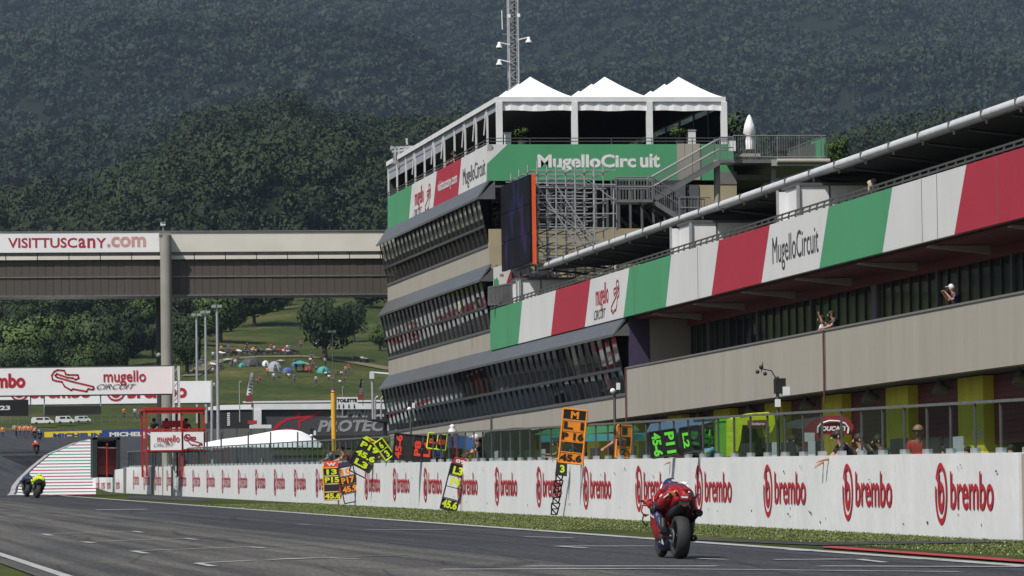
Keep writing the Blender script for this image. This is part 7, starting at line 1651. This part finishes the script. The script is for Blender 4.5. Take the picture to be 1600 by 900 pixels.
def rider(loc, rz, lean, label, sm, hel, gl, boots='black', decals=False):
    t = thing('person', label, 'person', loc, world=False, rz=rz); t.rotation_euler = (math.atan(G), lean, rz)
    J = {'pel': ((0, .10, .98), (.17, .145)), 'sp': ((0, .34, 1.03), (.165, .135)), 'ch': ((0, .58, 1.02), (.175, .13)), 'hump': ((0, .66, 1.07), (.1, .075)), 'nk': ((0, .76, 1.0), .08)}; E = [('pel', 'sp'), ('sp', 'ch'), ('ch', 'hump'), ('ch', 'nk')]
    for s, n in ((-1, 'l'), (1, 'r')):
        J.update({n+'sh': ((s*.19, .64, .97), .09), n+'el': ((s*.30, .78, .76), .064), n+'wr': ((s*.325, .99, .82), .045), n+'hip': ((s*.13, .14, .93), .125), n+'kn': ((s*.27, .60, .72), .078), n+'cf': ((s*.235, .40, .54), .07), n+'an': ((s*.2, .24, .40), .052)})
        E += [('ch', n+'sh'), (n+'sh', n+'el'), (n+'el', n+'wr'), ('pel', n+'hip'), (n+'hip', n+'kn'), (n+'kn', n+'cf'), (n+'cf', n+'an')]
    skin('leather_suit', J, E, sm, t, 2)
    p = lambda n, q, m, par=t: part(n, q, m if not isinstance(m, str) else MT[m], par)
    h = p('helmet', MB().ball((0, .88, 1.07), (.125, .155, .135), 20, 12), hel); p('visor', MB().ball((0, .955, 1.05), (.112, .09, .06), 14, 8), 'black', h); p('helmet_spoiler', MB().loft([ring(y, z, a, b, 10) for y, z, a, b in ((.70, 1.1, .05, .012), (.78, 1.13, .08, .02), (.86, 1.17, .08, .02))]), hel, h)
    for s in (-1, 1):
        g = Vector((s*.335, 1.03, .835)); q = MB(); q.ball(g, (.045, .05, .04), 10, 6); gv = p('glove', q, gl)
        q = MB()
        for k in range(4): a = g+Vector((s*(-.03+k*.02), .045, .012)); q.tube(a, a+Vector((0, .028, -.035)), .011, n=5); q.tube(a+Vector((0, .028, -.035)), a+Vector((0, -.005, -.05)), .010, n=5)
        q.tube(g+Vector((-s*.04, .02, 0)), g+Vector((-s*.045, .05, -.03)), .012, n=5); p('fingers', q, gl, gv)
        q = MB(); q.loft([ring(y, z, a, b, 10, s*.205) for y, z, a, b in ((.17, .42, .04, .04), (.24, .42, .052, .07), (.34, .40, .045, .05), (.46, .385, .035, .03))]); q.loft([[(s*.205+.055*math.cos(u_), .25+.05*math.sin(u_)+(z-.4)*.35, z) for u_ in [2*math.pi*i/10 for i in range(10)]] for z in (.40, .5, .6)]); p('boot', q, boots)
        q = MB(); q.ball((s*.335, .62, .72), (.022, .06, .06), 10, 6); p('knee_slider', q, 'black')
    if decals:
        def dec(nm, pts, m): q = MB(); q.add(pts, [tuple(range(len(pts)))]); p(nm, q, m)
    return t
SR = suitmat('red_leather', (.28, .009, .011), (.02, .026, .075), (.7, .7, .7)); SK = suitmat('neon_leather', (.55, .75, .02), (.02, .02, .03), (.1, .1, .1)); SD = suitmat('dark_leather', (.03, .035, .09), (.02, .02, .02), (.3, .3, .32)); SO = suitmat('orange_leather', (.5, .06, .02), (.02, .02, .03), (.6, .6, .6))
b0 = Gp(1062, 875.5); b0.z = b0.y*G+.022
b0 = Vector((b0.x, b0.y, b0.z)); LEAN = math.radians(2.5)
mb_ = racebike(b0, 0, LEAN, 'red racing motorcycle speeding away on the track in the foreground', 'red_gloss', 'navy', 'text_white')
rd = rider(b0, 0, LEAN, 'rider in red and navy leathers tucked low on the foreground motorcycle', SR, 'navy', 'red_paint')
mb_.scale = rd.scale = (.95, .95, .95)
q = MB(); q.slab([(-.04, .10, 1.145), (.12, .10, 1.140), (.045, -.01, 1.10)], (0, -.010, .008)); part('white_triangle_print', q, MT['text_white'], rd)
for s in (-1, 1): q = MB(); q.path([(s*.19, .56, 1.10), (s*.225, .50, 1.03)], .014, 6); part('white_shoulder_stripe', q, MT['text_white'], rd)
for s in (-1, 1): q = MB(); q.path([(s*.10, -.045, 1.0), (s*.17, .02, .97), (s*.235, .14, .90)], .013, 6); part('white_hip_stripe', q, MT['text_white'], rd)
q = MB(); text(q, 'M', (-.20, -.055, .955), (.07, .0, 0), (0, -.01, .055), .05); part('hip_print', q, MT['yellow'], rd)
q = MB(); text(q, '12', (-.03, -.235, .895), (.06, 0, 0), (0, .01, .05), .04) if False else q.box((-.05, -.247, .905), (.05, -.243, .93)); part('tail_print', q, MT['text_white'], rd)
for z_, w_ in ((1.150, .08), (1.142, .06)): q = MB(); q.box((-w_+.02, .47+z_-1.15, z_+.005), (w_+.02, .50+z_-1.15, z_+.03)); part('back_print', q, MT['text_white'], rd)
for s in (-1, 1):
    q = MB(); q.slab([(s*.22, .30, .965), (s*.235, .42, .93), (s*.24, .42, .90), (s*.225, .30, .935)], (s*.02, -.02, .0)); part('thigh_print', q, MT['text_white'], rd)
    q = MB(); q.ball((s*.31, .53, .72), (.035, .07, .09), 10, 6); part('knee_guard', q, MT['black'], rd)
for (px, py, rzz, ln, lb, cm, c2, c3, sm, hel, gl) in (
    (58, 779, .0, math.radians(9), 'dark racing motorcycle under the rider in neon yellow, right one of the pair', 'navy', 'black', 'neon', SK, 'neon', 'neon'),
    (42.5, 777, .0, math.radians(4), 'dark racing motorcycle, left one of the pair at the start of the run-off', 'navy', 'black', 'white_metal', SD, 'navy', 'white_metal')):
    b = Gp(px, py); b.z = b.y*G+.022; racebike(b, rzz, ln, lb, cm, c2, c3); rider(b, rzz, ln, 'rider on the '+('right' if px > 50 else 'left')+' motorcycle of the pair, in '+('neon yellow' if px > 50 else 'dark blue')+' leathers', sm, hel, gl)
for (px, py, lb, cm, sm, rl) in ((58, 710, 'red motorcycle alone halfway up the distant straight', 'red_paint', SO, 'rider in orange red leathers alone halfway up the distant straight'), (63, 687, 'blue and white motorcycle by the yellow barrier', 'lightblue_cloth', SD, 'rider in dark blue by the yellow barrier'), (55, 685, 'dark motorcycle just left of the blue and white one at the far bend', 'navy', SO, 'rider in orange just left of the blue and white motorcycle at the far bend')):
    b = Gt(px, py); b.z += .03; racebike(b, 0, math.radians(-5), lb, cm, 'black', 'text_white'); rider(b, 0, math.radians(-5), rl, sm, 'white_paint', 'black')
# ================================================================== HAZE
hz = MB(); hz.box((-6500, -420, -60), (9500, 8400, 1250))
m = bpy.data.materials.new('haze_air'); m.use_nodes = True; n = m.node_tree; n.nodes.clear(); out = n.nodes.new('ShaderNodeOutputMaterial'); pv = n.nodes.new('ShaderNodeVolumePrincipled')
pv.inputs['Color'].default_value = (.58, .76, 1.0, 1); pv.inputs['Density'].default_value = .00004; pv.inputs['Anisotropy'].default_value = .2; n.links.new(pv.outputs[0], out.inputs['Volume'])
m.cycles.homogeneous_volume = True if hasattr(m, 'cycles') else None
solo('haze', hz, m, kind='stuff')
